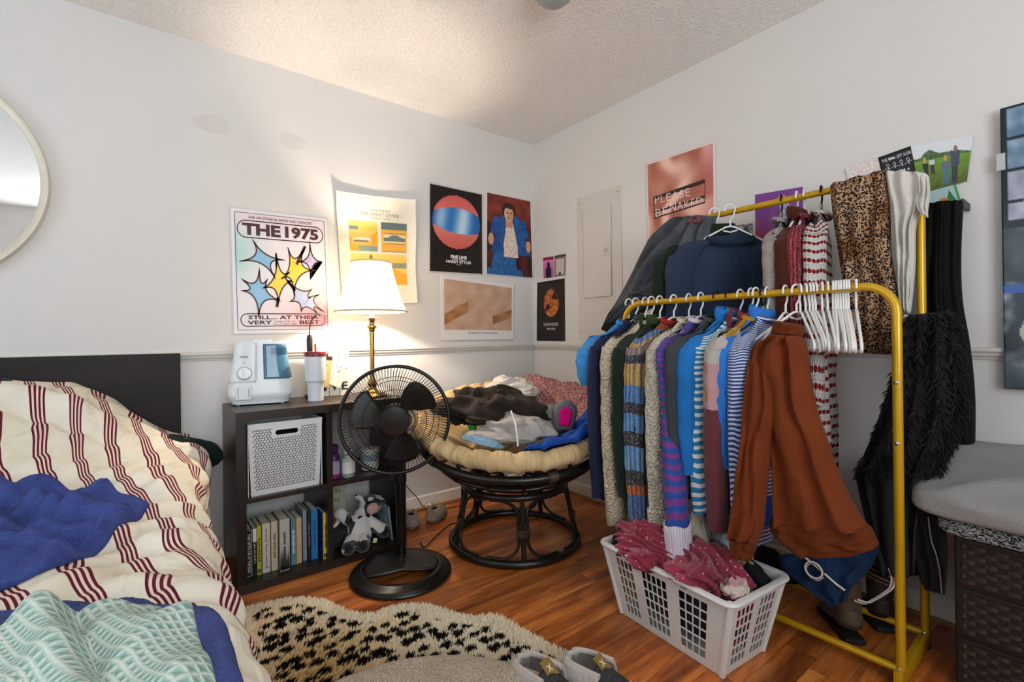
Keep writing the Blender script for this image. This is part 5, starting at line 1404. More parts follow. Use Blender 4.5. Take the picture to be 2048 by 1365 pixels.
# ---------------------------------------------------------------- back rail
BG = 'clothes on the back rail'
F_grey = cloth('taupe_grey_jersey', '#8b8380', 'plain', 0.3, 0.25, 0.08, None, None, 0.15); F_velv = cloth('chestnut_velvet', '#431c10', 'fleece', 0.3, 0.7)
F_rknit = cloth('red_marl_knit', '#9c1f34', 'rib', 1.0, 0.2, 0.2, None, 70, 0.25); F_nv = cloth('navy_heather', '#27344a', 'fleece', 0.25, 0.35, 0.12); F_fg = cloth('forest_green_jersey', '#16241b', 'plain', 0.3, 0.3)
def scallop():
    m = NT('white_red_scallop_knit', 0.9, 0.1); uv = m.sep(m.coord('UV')); P = 0.034
    fv = m.math('MULTIPLY', m.math('FRACT', m.math('DIVIDE', m.math('ADD', uv[1], 4.2), P)), P)
    fu = m.math('MULTIPLY', m.math('SUBTRACT', m.math('FRACT', m.math('DIVIDE', m.math('ADD', uv[0], 4.2), 0.015)), 0.5), 0.015)
    d = m.math('SQRT', m.math('ADD', m.math('POWER', m.math('ABSOLUTE', fu), 2), m.math('POWER', m.math('ABSOLUTE', m.math('SUBTRACT', fv, 0.017)), 2)))
    m.color(m.mix(m.math('LESS_THAN', d, 0.0072), hexc('#cbc8c2'), hexc('#82211f')))
    a = m.math('ABSOLUTE', m.math('SINE', m.math('MULTIPLY', uv[0], 420))); b = m.math('ABSOLUTE', m.math('SINE', m.math('MULTIPLY', uv[1], 420)))
    m.bump(m.math('MULTIPLY', a, b), 0.7, 0.006); return m.m
F_scal = scallop()
def yb(u, v=430): return onx(u, v, XB).y
garment('sweater', 'forest green sweater behind the navy sweatshirt on the back rail', 'sweater', (XB-0.035, yb(1437), ZB), -0.75, W=0.19, L=0.66, sl=0.5, th=0.03, mats=dict(body=F_fg), seed=7.7, group=BG, collar='mock', sr=0.055, nw=0.09, sleeves=(1, 0))
hang((XB-0.035, yb(1437), ZB+0.0185), -0.75, False, 'white plastic hanger holding the forest green sweater')
garment('sweatshirt', 'navy crew-neck sweatshirt facing the room on the back rail', 'sweatshirt', (XB-0.035, yb(1468), ZB), -0.75, W=0.19, L=0.66, sl=0.5, th=0.035, mats=dict(body=F_nv, collar=cloth('navy_rib', '#1c2737', 'rib', 0.4)), seed=8.8, fa=0.014, group=BG, sr=0.055, scoop=0.08, nw=0.10, sleeves=(1, 0))
hang((XB-0.035, yb(1468), ZB+0.0185), -0.75, False, 'white plastic hanger holding the navy crew-neck sweatshirt')
for (u, nm, cat, lab, mt, blk, kw) in (
    (1563, 't_shirt', 't-shirt', 'taupe grey jersey top with rounded shoulder on the back rail', F_grey, True, dict(L=0.62, sl=0.40, sr=0.055)),
    (1594, 'velvet_jacket', 'jacket', 'chestnut brown velvet jacket on the back rail', F_velv, False, dict(L=0.7, sl=0.62, sr=0.06, collar='mock')),
    (1609, 'knit_cardigan', 'cardigan', 'raspberry red marled rib-knit cardigan on the back rail', F_rknit, False, dict(L=0.75, sl=0.66, sr=0.055)),
    (1643, 'knit_dress', 'dress', 'white knit dress with rows of small red scallops', F_scal, True, dict(L=1.12, sl=0.60, sr=0.05, flare=0.06, fa=0.016))):
    y = yb(u, 415); yaw = 0.22+gr.uniform(-0.05, 0.05)
    garment(nm, lab, cat, (XB, y, ZB), yaw, mats=dict(body=mt), seed=u*0.37, group=BG, W=0.175, **kw, sleeves=(1, 0))
    hang((XB, y, ZB+0.0185), yaw, blk, ('black velvet' if blk else 'white plastic')+' hanger holding the '+lab.split(' with')[0].split(' on the')[0])

# ---------------------------------------------------------------- cloth hung over things, built as lofts between measured edges
def loft(name, label, cat, rows, x, thick, mat, seed=0.0, fa=0.012, fk=5.0, group=None, nu=56, nsub=6, parent=None, pc=None, diag=0.0, xs=None, mapper=None):
    """rows: (uL,vL,uR,vR) measured on the plane x ; thickness is real"""
    A = []; B = []
    for i, r in enumerate(rows):
        xx = xs[i] if xs else x
        mp = mapper or onx
        A.append(mp(r[0], r[1], xx)); B.append(mp(r[2], r[3], xx))
    A = spline(A, nsub); B = spline(B, nsub); n = len(A)-1
    c = sum((a+b for a, b in zip(A, B)), Vector())/(2*(n+1))
    c = Vector((c.x, c.y, 0)) if parent is None else Vector()
    def f(s, t):
        k = t*n; i = min(int(k), n-1); a = A[i].lerp(A[i+1], k-i); b = B[i].lerp(B[i+1], k-i)
        ang = 2*PI*s; m = (a+b)/2; h = (b-a)/2
        nrm = Vector((-1, 0, 0)) if mapper is None else -FWD
        cx = math.copysign(abs(math.cos(ang))**0.8, math.cos(ang)); q = math.sin(ang)
        e = min(1, (1-abs(cx))*4)
        tt = thick*(math.copysign(abs(q)**0.6, q))
        if q > 0: tt += fa*e*(fold(cx*fk+diag*t*6+1.8*nz((cx*1.5, t*3, seed)), 0.7)+0.7*nz((cx*3, t*6, seed+2)))
        cap = min(1, min(t, 1-t)*n*0.5+0.25)
        return m+h*cx+nrm*(tt*cap)-c
    L = (A[0]-A[-1]).length
    o = MB().grid(f, nu, n, wu=True, caps=True, uvfn=lambda s, t: (abs(s-0.5)*2*(A[0]-B[0]).length*1.0+abs(s-0.5)*0.2, t*L)).build(name, mat, parent, angle=180)
    if parent is None: o.location = c
    else: o.location = -pc
    if label: tag(o, label, cat, group)
    o_f = f
    return o, f, c
def leopard(name, scale, bg0, bg1, spot):
    m = NT(name, 0.8, 0.2); ob = m.coord(); n = m.noise(ob, 60, 2)
    v = m.voro(ob, scale); w = m.noise(ob, 9, 3)
    base = m.ramp(w, [(0.3, hexc(bg0)), (0.7, hexc(bg1))])
    sp = m.math('LESS_THAN', m.math('ADD', v, m.math('MULTIPLY', n, 0.3)), 0.66)
    m.color(m.mix(sp, base, hexc(spot))); m.bump(m.noise(ob, 300, 2), 0.3, 0.004); return m.m
# charcoal jacket slung over the far corner of the back rail
F_dnm = cloth('washed_charcoal_twill', '#505358', 'plain', 0.45, 0.25, 0.2)
dj, _, djc = loft('denim_jacket', 'washed charcoal jacket slung over the far corner of the back rail', 'jacket',
     [(1372, 438, 1428, 432), (1340, 445, 1425, 455), (1310, 475, 1420, 490), (1285, 520, 1405, 530), (1262, 560, 1385, 560), (1240, 600, 1350, 590), (1222, 630, 1300, 615), (1212, 655, 1262, 640)], -0.30, 0.055, F_dnm, 2.0, 0.032, 5.5, BG, diag=0.6)
loft('sleeve', None, None,
     [(1340, 510, 1390, 500), (1310, 545, 1385, 540), (1280, 575, 1375, 575), (1255, 588, 1345, 598)], -0.38, 0.035, cloth('washed_charcoal_twill_b', '#454a50', 'plain', 0.45, 0.25, 0.2), 5.0, 0.016, 5.0, diag=1.2, parent=dj, pc=djc)
loft('cuff', None, None, [(1226, 618, 1258, 634), (1214, 640, 1248, 652), (1206, 660, 1222, 668)], -0.315, 0.035, cloth('brown_rib', '#2f241d', 'rib', 0.6), 1.0, 0.006, 6, parent=dj, pc=djc)
# red embroidered patch of that jacket
loft('embroidered_patch', None, None, [(1370, 436, 1404, 430), (1362, 452, 1400, 447)], -0.353, 0.02, leopard('red_embroidery', 90, '#8e2a24', '#a8453a', '#4a5058'), 3.0, 0.004, 4, nu=24, parent=dj, pc=djc)
# leopard trousers folded over the back rail
F_leo = leopard('leopard_print_viscose', 150, '#8a572e', '#bd9f80', '#140f0c')
loft('leopard_trousers', 'leopard print trousers folded over the back rail', 'trousers',
     [(1664, 372, 1772, 344), (1662, 380, 1774, 352), (1668, 440, 1780, 430), (1680, 520, 1783, 510), (1692, 600, 1795, 590), (1704, 660, 1790, 650), (1716, 706, 1786, 710)], -0.27, 0.03, F_leo, 6.0, 0.014, 4.5, BG, nsub=8)
wc, _, wcc = loft('muslin_shirt', 'crinkled white muslin shirt folded over the back rail', 'shirt',
     [(1772, 345, 1850, 346), (1772, 352, 1858, 358), (1782, 420, 1850, 405), (1787, 470, 1832, 450), (1795, 530, 1830, 520), (1800, 580, 1826, 575), (1806, 625, 1820, 628)], -0.262, 0.026, cloth('white_muslin', '#cdc8bf', 'plain', 0.5, 0.2, 0.06), 7.0, 0.012, 5, BG)
loft('sleeve', None, None, [(1835, 350, 1858, 354), (1838, 385, 1860, 388), (1834, 415, 1856, 420), (1848, 432, 1856, 436)], -0.285, 0.014, cloth('white_muslin', '#cdc8bf'), 8.0, 0.006, 4, nu=32, parent=wc, pc=wcc)
# rust brown sweatshirt at the near end of the front rail, its face turned to the room
bsw_c = Vector((-0.55, -1.98, 0.0))
bsw = thing('sweatshirt', 'rust brown crew-neck sweatshirt at the near end of the front rail', 'sweatshirt', bsw_c, 0, 'clothes on the front rail')
F_brib = cloth('rust_rib', '#5f2a0d', 'fleece', 0.25, 0.2, 0.08)
kw_ = dict(parent=bsw, pc=bsw_c, nsub=7)
loft('body', None, None, [(1552, 668, 1598, 672), (1530, 680, 1606, 684), (1510, 694, 1612, 700), (1503, 722, 1616, 730), (1506, 765, 1622, 772), (1512, 815, 1634, 828), (1528, 862, 1652, 880), (1545, 920, 1668, 930), (1548, 980, 1692, 985), (1546, 1030, 1722, 1038), (1542, 1052, 1742, 1062)], -0.70, 0.048, F_brown, 21.0, 0.018, 4.5, **kw_)
loft('hem_band', None, None, [(1540, 1040, 1738, 1052), (1548, 1066, 1750, 1078), (1575, 1090, 1752, 1096), (1600, 1112, 1700, 1112)], -0.708, 0.046, F_brib, 22.0, 0.008, 4.0, **kw_)
loft('sleeve', None, None, [(1506, 712, 1548, 722), (1499, 760, 1550, 770), (1492, 820, 1548, 830), (1484, 890, 1540, 900), (1475, 970, 1530, 980), (1466, 1040, 1524, 1050), (1462, 1076, 1514, 1088)], None, 0.042, F_brown, 23.0, 0.012, 4.0, xs=[-0.70, -0.735, -0.755, -0.765, -0.775, -0.78, -0.78], **kw_)
loft('cuff', None, None, [(1462, 1072, 1514, 1084), (1464, 1092, 1508, 1104), (1466, 1112, 1500, 1122)], -0.782, 0.034, F_brib, 24.0, 0.004, 4.0, **kw_)
loft('collar', None, None, [(1556, 642, 1600, 650), (1550, 654, 1604, 660), (1546, 668, 1602, 674)], -0.69, 0.045, F_brib, 25.0, 0.004, 4.0, **kw_)
hang((XF, -1.925, ZF+0.0185), 0.05, False, 'white plastic hanger holding the rust brown sweatshirt')
hang((XF, -1.96, ZF+0.0185), -0.30, False, 'white plastic hanger hooked askew in front of the rust brown sweatshirt')
# wooden dowel with black trousers by the wall
d0 = onx(1838, 416, -0.10); d1 = onx(1928, 410, -0.10)
dw = thing('towel_rail', 'short wooden dowel rail on dark brackets fixed to the wall', 'towel rail', (0, (d0.y+d1.y)/2, (d0.z+d1.z)/2))
hy = (d0.y-d1.y)/2
MB().tube([(-0.10, hy, 0.0), (-0.10, -hy, 0.0)], 0.009, 12).build('dowel', wood('oak_dowel', '#8a5a30', '#b07a48', 0.5), dw)
for yy in (hy-0.006, -hy+0.004): MB().box(-0.108, -0.0005, yy-0.005, yy+0.005, -0.014, 0.012, 0.002).build('bracket', plain('dark_bracket', '#3a3734', 0.5), dw, smooth=False)
F_blk = cloth('black_corduroy', '#0d0d0e', 'rib', 0.4, 0.25, 0.1, None, 120)
loft('black_trousers', 'long black trousers folded over the wooden dowel by the wall', 'trousers',
     [(1856, 408, 1924, 402), (1848, 425, 1926, 415), (1845, 520, 1922, 510), (1846, 620, 1925, 600), (1850, 700, 1940, 690), (1855, 800, 1950, 790), (1860, 900, 1950, 890), (1860, 980, 1945, 975)], -0.11, 0.028, F_blk, 9.0, 0.010, 4, nsub=6)
# black fur-lined jacket hung on the near post
F_fur = fuzz_mat('black_fur', '#0a0a0c', '#1c1c22', 0.1)
fo_, ff_, fc_ = loft('fur_lined_jacket', 'black fur-lined jacket hung on the near post of the rack', 'jacket',
     [(1812, 632, 1900, 622), (1806, 650, 1912, 645), (1795, 720, 1920, 710), (1778, 780, 1930, 790), (1755, 850, 1925, 830), (1730, 910, 1905, 880), (1716, 945, 1880, 930), (1722, 985, 1865, 980), (1736, 1040, 1850, 1040), (1748, 1100, 1845, 1105), (1765, 1150, 1838, 1150)], -0.36, 0.055, F_fur, 11.0, 0.022, 6, nsub=6)
fp_, _, _ = loft('front_panel', None, None, [(1812, 1000, 1880, 990), (1815, 1060, 1890, 1050), (1830, 1130, 1896, 1110), (1850, 1180, 1890, 1190)], -0.395, 0.014, cloth('black_suede', '#121113', 'fleece', 0.3, 0.3), 12.0, 0.008, 4, parent=fo_, pc=fc_)
zp = [onx(u, v, -0.418) for u, v in ((1856, 1035), (1862, 1080), (1872, 1110), (1880, 1150), (1883, 1188))]
MB().tube(spline(zp, 6), 0.0022, 6).build('zip', M_sat, fp_)
def fur_blades(f, c, n, ln, seed, mat, parent, name='fur', t0=0.05, t1=0.95):
    rb = random.Random(seed); m = MB()
    for _ in range(n):
        s = rb.random()*0.5; t = rb.uniform(t0, t1)
        p = Vector(f(s, t)); p2 = Vector(f(s+0.004, t)); p3 = Vector(f(s, min(1, t+0.01)))
        nr = (p3-p).cross(p2-p)
        if nr.length < 1e-9: continue
        nr.normalize()
        if nr.dot(-FWD) < 0: nr = -nr
        d = (nr*0.7+Vector((rb.uniform(-.5, .5), rb.uniform(-.5, .5), -0.7+rb.uniform(-.3, .3)))).normalized()
        side = d.cross(Vector((rb.uniform(-1, 1), rb.uniform(-1, 1), rb.uniform(-1, 1)))).normalized()*0.0016
        L = ln*rb.uniform(0.6, 1.2)
        m.add([p-side, p+side, p+d*L*0.6+side*0.6, p+d*L+Vector((0, 0, -0.3*L))], [(0, 1, 2), (0, 2, 3)])
    o = m.build(name, mat, parent, smooth=False); o['kind'] = 'stuff'; return o
fur_blades(ff_, fc_, 9000, 0.026, 5, F_fur, fo_, 'fur_pile', 0.02, 0.62)
M_tagc = plain('cream_label', '#d8cdb8', 0.6)
o = MB().box(-0.02, 0.02, -0.0006, 0.0006, -0.012, 0.012).build('care_label', M_tagc, None, smooth=False); o.parent = fo_; o.location = onx(1818, 640, -0.40)-fc_; o.rotation_euler = (0.2, 0.3, math.atan2(RGT.y, RGT.x))
# ================================================================= posters and pictures on the walls
def srgb(c): return tuple(lin(max(0, min(1, x))) for x in c)
def H3(h): h = h.lstrip('#'); return tuple(int(h[i:i+2], 16)/255 for i in (0, 2, 4))
def mixc(a, b, t): t = max(0, min(1, t)); return tuple(a[i]+(b[i]-a[i])*t for i in range(3))
class Poster:
    def __init__(self, name, label, cat, corners, wall, paint, nu=60, nv=80, off=0.003, curl=None, lift=None, rough=0.35):
        un = ony if wall == 'y' else onx
        self.c = [un(u, v, 0.0) for u, v in corners]   # TL TR BR BL
        self.n = Vector((0, -1, 0)) if wall == 'y' else Vector((-1, 0, 0))
        self.off = off; self.curl = curl
        ctr = sum(self.c, Vector())/4; self.ctr = ctr
        self.root = thing(name, label, cat, ctr)
        m = MB(); m.grid(lambda s, t: self.at(s, t), nu, nv)
        m.c = [srgb(paint(i/nu, j/nv)) for j in range(nv+1) for i in range(nu+1)]
        self.sheet = m.build('sheet', printed('printed_paper_%d' % int(rough*100), rough), self.root, solid=0.0005)
    def at(self, u, v, d=0.0):
        a, b, c, e = self.c
        p = a.lerp(b, u).lerp(e.lerp(c, u), v)
        o = self.off+d+(self.curl(u, v) if self.curl else 0)
        return p+self.n*o-self.ctr
    def text(self, s, u, v, w, h, col, bold=0.0, name='lettering', space=1.0):
        vs, fs, _ = text2d(s, bold, space)
        m = MB().add([self.at(u-w/2+a*w, v+h/2-b*h, 0.0016) for a, b in vs], fs)
        o = m.build(name, plain('print_'+col[1:], col, 0.4), self.root, smooth=False)
        if s.startswith('~'): o['kind'] = 'stuff'
        return o
    def poly(self, pts, col, name='print', d=0.0012):
        m = MB().add([self.at(x, y, d) for x, y in pts], [tuple(range(len(pts)))])
        return m.build(name, plain('print_'+col[1:], col, 0.4), self.root, smooth=False)
    def stroke(self, pts, w, col, closed=False, name='outline', d=0.0016, asp=1.0, widths=None):
        n = len(pts); L = []; Rr = []
        for i in range(n):
            a = pts[(i-1) % n] if closed or i > 0 else pts[i]; b = pts[(i+1) % n] if closed or i < n-1 else pts[i]
            dx, dy = (b[0]-a[0]), (b[1]-a[1])*asp; l = math.hypot(dx, dy) or 1
            ww = (widths[i] if widths else w)/2
            nx, ny = -dy/l*ww, dx/l*ww/asp
            L.append((pts[i][0]+nx, pts[i][1]+ny)); Rr.append((pts[i][0]-nx, pts[i][1]-ny))
        m = MB(); vs = [self.at(x, y, d) for x, y in L+Rr]
        m.add(vs, [(i, (i+1) % n, n+(i+1) % n, n+i) for i in range(n if closed else n-1)])
        return m.build(name, plain('print_'+col[1:], col, 0.4), self.root, smooth=False)
def pill(x0, x1, y0, y1, asp, n=10):
    r = (y1-y0)/2; rx = r*asp; c = []
    for i in range(n+1): a = -PI/2+PI*i/n; c.append((x1-rx+math.cos(a)*rx, (y0+y1)/2+math.sin(a)*r))
    for i in range(n+1): a = PI/2+PI*i/n; c.append((x0+rx+math.cos(a)*rx, (y0+y1)/2+math.sin(a)*r))
    return c
def rect(x0, x1, y0, y1): return [(x0, y0), (x1, y0), (x1, y1), (x0, y1)]

# --- concert poster with spiky stars
def p1(u, v):
    if not (0.035 < u < 0.965 and 0.03 < v < 0.965): return H3('#ece8e8')
    c = H3('#e9e4e8')
    c = mixc(c, H3('#a9d3cd'), math.exp(-((u-0.02)/0.22)**2-((v-0.36)/0.2)**2))
    c = mixc(c, H3('#e98fa0'), math.exp(-((u-1.0)/0.38)**2-((v-0.86)/0.22)**2))
    c = mixc(c, H3('#f0cdd2'), 0.5*math.exp(-((u-0.5)/0.8)**2-((v-0.06)/0.1)**2)); return c
INK = '#3a1a1c'
P = Poster('concert_poster', 'white concert poster with spiky blue and yellow stars above the humidifier', 'poster', [(460, 415), (654, 437), (663, 666), (467, 670)], 'y', p1, 50, 60)
P.stroke(rect(0.04, 0.96, 0.03, 0.965), 0.007, INK, True, 'border', asp=1.18)
P.text('LIVE ON STAGE IN SHOW AND CONCERT', 0.5, 0.062, 0.66, 0.022, INK, 0.012)
P.stroke(pill(0.06, 0.94, 0.09, 0.225, 1.18), 0.010, INK, True, 'pill_outline', asp=1.18)
P.text('THE', 0.295, 0.157, 0.38, 0.095, INK, 0.045, 'title_lettering'); P.text('1975', 0.71, 0.157, 0.36, 0.098, INK, 0.045, 'title_lettering')
P.stroke(pill(0.07, 0.93, 0.835, 0.935, 1.18), 0.009, INK, True, 'pill_outline', asp=1.18)
P.text('STILL... AT THEIR', 0.50, 0.864, 0.72, 0.032, INK, 0.03); P.text('VERY', 0.25, 0.906, 0.24, 0.032, INK, 0.03); P.text('BEST', 0.76, 0.906, 0.22, 0.032, INK, 0.03); P.text('CHARLOTTE, NC', 0.50, 0.900, 0.22, 0.013, INK, 0.01); P.text('~2 2 2 8 6', 0.50, 0.919, 0.24, 0.010, INK, 0.01)
def star(c, tips, col, k=0.16):
    pts = []; n = len(tips)
    for i in range(n):
        a, b = tips[i], tips[(i+1) % n]
        m = ((a[0]+b[0])/2*k+c[0]*(1-k), (a[1]+b[1])/2*k+c[1]*(1-k))
        for j in range(10):
            t = j/10; pts.append(((1-t)**2*a[0]+2*t*(1-t)*m[0]+t*t*b[0], (1-t)**2*a[1]+2*t*(1-t)*m[1]+t*t*b[1]))
    P.poly(pts, col, 'star', 0.0011); P.stroke(pts, 0.014, INK, True, 'star_outline', asp=1.18)
star((0.30, 0.38), [(0.20, 0.235), (0.52, 0.39), (0.42, 0.55), (0.07, 0.42)], '#7fb2d6', -0.1)
star((0.80, 0.38), [(0.79, 0.215), (0.93, 0.385), (0.78, 0.55), (0.64, 0.40)], '#b9b2d4', -0.15)
star((0.46, 0.57), [(0.43, 0.33), (0.57, 0.48), (0.60, 0.56), (0.43, 0.78), (0.28, 0.63)], '#e9cb4c', 0.0)
star((0.61, 0.47), [(0.555, 0.28), (0.74, 0.26), (0.84, 0.46), (0.60, 0.69), (0.47, 0.55)], '#e9cb4c', 0.0)
star((0.25, 0.66), [(0.26, 0.46), (0.34, 0.55), (0.47, 0.735), (0.24, 0.87), (0.08, 0.65), (0.08, 0.555)], '#86b4d8', 0.0)
star((0.70, 0.70), [(0.52, 0.55), (0.80, 0.62), (0.78, 0.70), (0.88, 0.67), (0.92, 0.82), (0.88, 0.86), (0.67, 0.82), (0.55, 0.735)], '#a3b4d6', 0.1)
P.stroke([(0.74, 0.26), (0.64, 0.42)], 0.03, INK, False, 'brush_mark', asp=1.18); P.stroke([(0.43, 0.34), (0.43, 0.45)], 0.02, INK, False, 'brush_mark', asp=1.18); P.stroke([(0.44, 0.70), (0.42, 0.78)], 0.03, INK, False, 'brush_mark', asp=1.18); P.stroke([(0.54, 0.56), (0.62, 0.64)], 0.024, INK, False, 'brush_mark', asp=1.18)
for (a, b_) in ((0.0, 0.0), ): pass

# --- tour poster with desert pictures behind the lamp
def dune(u, v, s):
    y = 0.5+0.12*math.sin(u*5+s)+0.06*math.sin(u*11+s*2)
    if v < 0.3: return mixc(H3('#f0d27c'), H3('#e6b24e'), v/0.3)
    return H3('#d99f36') if v > y else H3('#ecc567')
def p2(u, v):
    base = H3('#efe6d2')
    def inb(x0, x1, y0, y1): return x0 < u < x1 and y0 < v < y1
    if inb(0.14, 0.50, 0.24, 0.515):
        a, b = (u-0.14)/0.36, (v-0.24)/0.275
        if 0.55 < b < 0.78 and 0.05 < a < 0.75 and b > 0.55+max(0, (0.25-a))*0.5: return H3('#efe6cd') if b < 0.62 else (H3('#6d6a58') if 0.15 < a < 0.65 and b < 0.68 else H3('#dcb566'))
        if b > 0.80 and a > 0.3: return H3('#6f8078')
        if b < 0.3 and a < 0.3 and b > 0.18: return H3('#6f8078')
        return dune(a, b, 0)
    if inb(0.54, 0.88, 0.24, 0.515):
        a, b = (u-0.54)/0.34, (v-0.24)/0.275
        if b < 0.22: return H3('#546a6c')
        if 0.35 < b < 0.72 and 0.08 < a < 0.95: return mixc(H3('#e7d2a0'), H3('#57686b'), 1.0 if (0.45+0.05*math.sin(a*9)) < b < 0.62 else 0.0) if not (b < 0.38 or b > 0.69 or a < 0.1 or a > 0.93) else H3('#8a5a2a')
        if b > 0.95: return H3('#57686b')
        return H3('#dca845')
    if inb(0.14, 0.88, 0.53, 0.82):
        a, b = (u-0.14)/0.74, (v-0.53)/0.29
        if 0.28 < b < 0.45 and (a < 0.25-b*0.2 or a > 0.7+0.2*(0.45-b)): return H3('#6f7a6c')
        return dune(a, b, 2)
    return base
def curl2(u, v): return 0.006+0.016*(max(0, 0.18-v)/0.18)**2*(0.4+abs(u-0.5)*1.2)+0.018*(max(0, u-0.82)/0.18)**2+0.012*(max(0, 0.12-u)/0.12)**2+0.01*math.sin(v*7)*u
P = Poster('tour_poster', 'cream tour poster with golden desert pictures curling off the wall behind the lamp', 'poster', [(668, 383), (826, 402), (831, 607), (683, 613)], 'y', p2, 90, 120, curl=curl2)
GI = '#8d8270'
P.text('NOAH KAHAN', 0.53, 0.135, 0.26, 0.020, GI, 0.0); P.text('THE GREAT DIVIDE', 0.53, 0.172, 0.50, 0.028, GI, 0.0); P.text('WORLD TOUR', 0.53, 0.208, 0.26, 0.019, GI, 0.0)

# --- black album poster with a coloured disc
def p3(u, v):
    if u < 0.02 or u > 0.98 or v < 0.012 or v > 0.985: return H3('#cfc9c4')
    du, dv = (u-0.5)/0.44, (v-0.40)/0.31
    r = math.hypot(du, dv)
    if r > 1: return H3('#15120f')
    if dv < -0.55+0.25*du*du: return mixc(H3('#d9736b'), H3('#c85a58'), -dv)
    if dv > 0.42-0.18*du*du+0.08*du: return mixc(H3('#db7d72'), H3('#bd5950'), dv)
    c = mixc(H3('#2b6fb8'), H3('#bcd8ea'), 0.5+0.5*math.sin(du*6+dv)); return mixc(c, H3('#1d4f9c'), r**4)
P = Poster('album_poster', 'black glossy album poster with a blue and coral disc', 'poster', [(857, 365), (965, 388), (966, 551), (857, 545)], 'y', p3, 80, 110, rough=0.2, curl=lambda u, v: 0.008*max(0, 0.15-v)*3*(1-u))
P.text('FINE LINE', 0.53, 0.805, 0.30, 0.040, '#e9e4dc', 0.04); P.text('THE NEW ALBUM BY', 0.53, 0.835, 0.26, 0.010, '#e9e4dc', 0.02); P.text('HARRY STYLES', 0.53, 0.862, 0.46, 0.034, '#e9e4dc', 0.03); P.text('OUT NOW', 0.53, 0.895, 0.10, 0.008, '#e9e4dc', 0.01)

# --- photo poster: person in a blue jacket on dark red ground
def p4(u, v):
    if u < 0.025 or u > 0.975 or v < 0.015 or v > 0.985: return H3('#ded8d2')
    n = nz((u*7, v*9, 1)); n2 = nz((u*22, v*26, 4))
    c = mixc(H3('#5c1f1a'), H3('#8f3a2c'), 0.5+0.7*n) if v < 0.35 else mixc(H3('#2a1214'), H3('#5a2524'), 0.5+0.7*n)
    jac = mixc(H3('#2a62a5'), H3('#123a78'), 0.5+0.6*n2+0.3*n)
    if v > 0.72 and abs(u-0.38) < 0.22+0.25*(v-0.72)+0.1*(v > 0.9): c = mixc(H3('#2f6fa8'), H3('#1a4a82'), 0.5+0.8*n2)
    if 0.24 < v < 0.72 and abs(u-0.52) < 0.18+0.50*(v-0.24) and not (abs(u-0.5) > 0.44): c = jac
    if 0.28 < v < 0.50 and abs(u-0.5) < 0.34+0.35*(v-0.28) and not abs(u-0.5) > 0.47: c = jac
    if ((u-0.11)/0.055)**2+((v-0.56)/0.07)**2 < 1 or ((u-0.90)/0.05)**2+((v-0.60)/0.075)**2 < 1: c = H3('#c99777')
    if 0.34 < v < 0.76 and abs(u-(0.50+0.05*(v-0.34))) < 0.07+0.28*(v-0.34)*(v < 0.62)+(0.078 if v >= 0.62 else 0): c = mixc(H3('#e6d7cb'), H3('#cdb8a8'), 0.5+n2)
    if 0.28 < v < 0.40 and abs(u-0.49) < 0.07: c = H3('#c08e70')
    e = ((u-0.48)/0.125)**2+((v-0.205)/0.105)**2
    if e < 1.35 and v < 0.25: c = H3('#2a1812')
    if ((u-0.485)/0.10)**2+((v-0.225)/0.095)**2 < 1 and v > 0.155: c = mixc(H3('#d9a888'), H3('#b47d60'), (u-0.42)*4)
    if abs(v-0.215) < 0.008 and (abs(u-0.445) < 0.022 or abs(u-0.53) < 0.022): c = H3('#4a2a20')
    if abs(v-0.275) < 0.007 and abs(u-0.485) < 0.03: c = H3('#8e4a42')
    if 0.22 < v < 0.26 and abs(u-0.487) < 0.012: c = H3('#b98266')
    return c
Poster('photo_poster', 'glossy photo poster of a person in a blue denim jacket reclining', 'poster', [(971, 383), (1062, 402), (1067, 558), (970, 550)], 'y', p4, 90, 130, rough=0.2)

# --- white poster with beige picture and caption
def p5(u, v):
    if not (0.045 < u < 0.965 and 0.06 < v < 0.83): return H3('#e2dedb')
    n = nz((u*9, v*7, 2)); c = mixc(H3('#c9aa92'), H3('#b6937c'), 0.5+0.7*n)
    a = 0.60-0.45*u; b = 0.40+0.25*(u-0.6)
    if u < 0.36 and abs(v-(0.72-0.75*u)) < 0.085: c = mixc(H3('#8a5a3a'), H3('#b3825c'), 0.5+n)
    if u > 0.68 and abs(v-(0.66-0.45*(u-0.68))) < 0.075: c = mixc(H3('#8f6043'), H3('#b98963'), 0.5+n)
    return c
P = Poster('art_poster', 'white bordered poster with a beige fresco coloured picture and caption', 'poster', [(880, 548), (1028, 570), (1027, 680), (881, 682)], 'y', p5, 100, 70, curl=lambda u, v: 0.01*max(0, v-0.8)*3)
P.text('Poetry is in the streets', 0.55, 0.882, 0.40, 0.036, '#2a2624', 0.01)

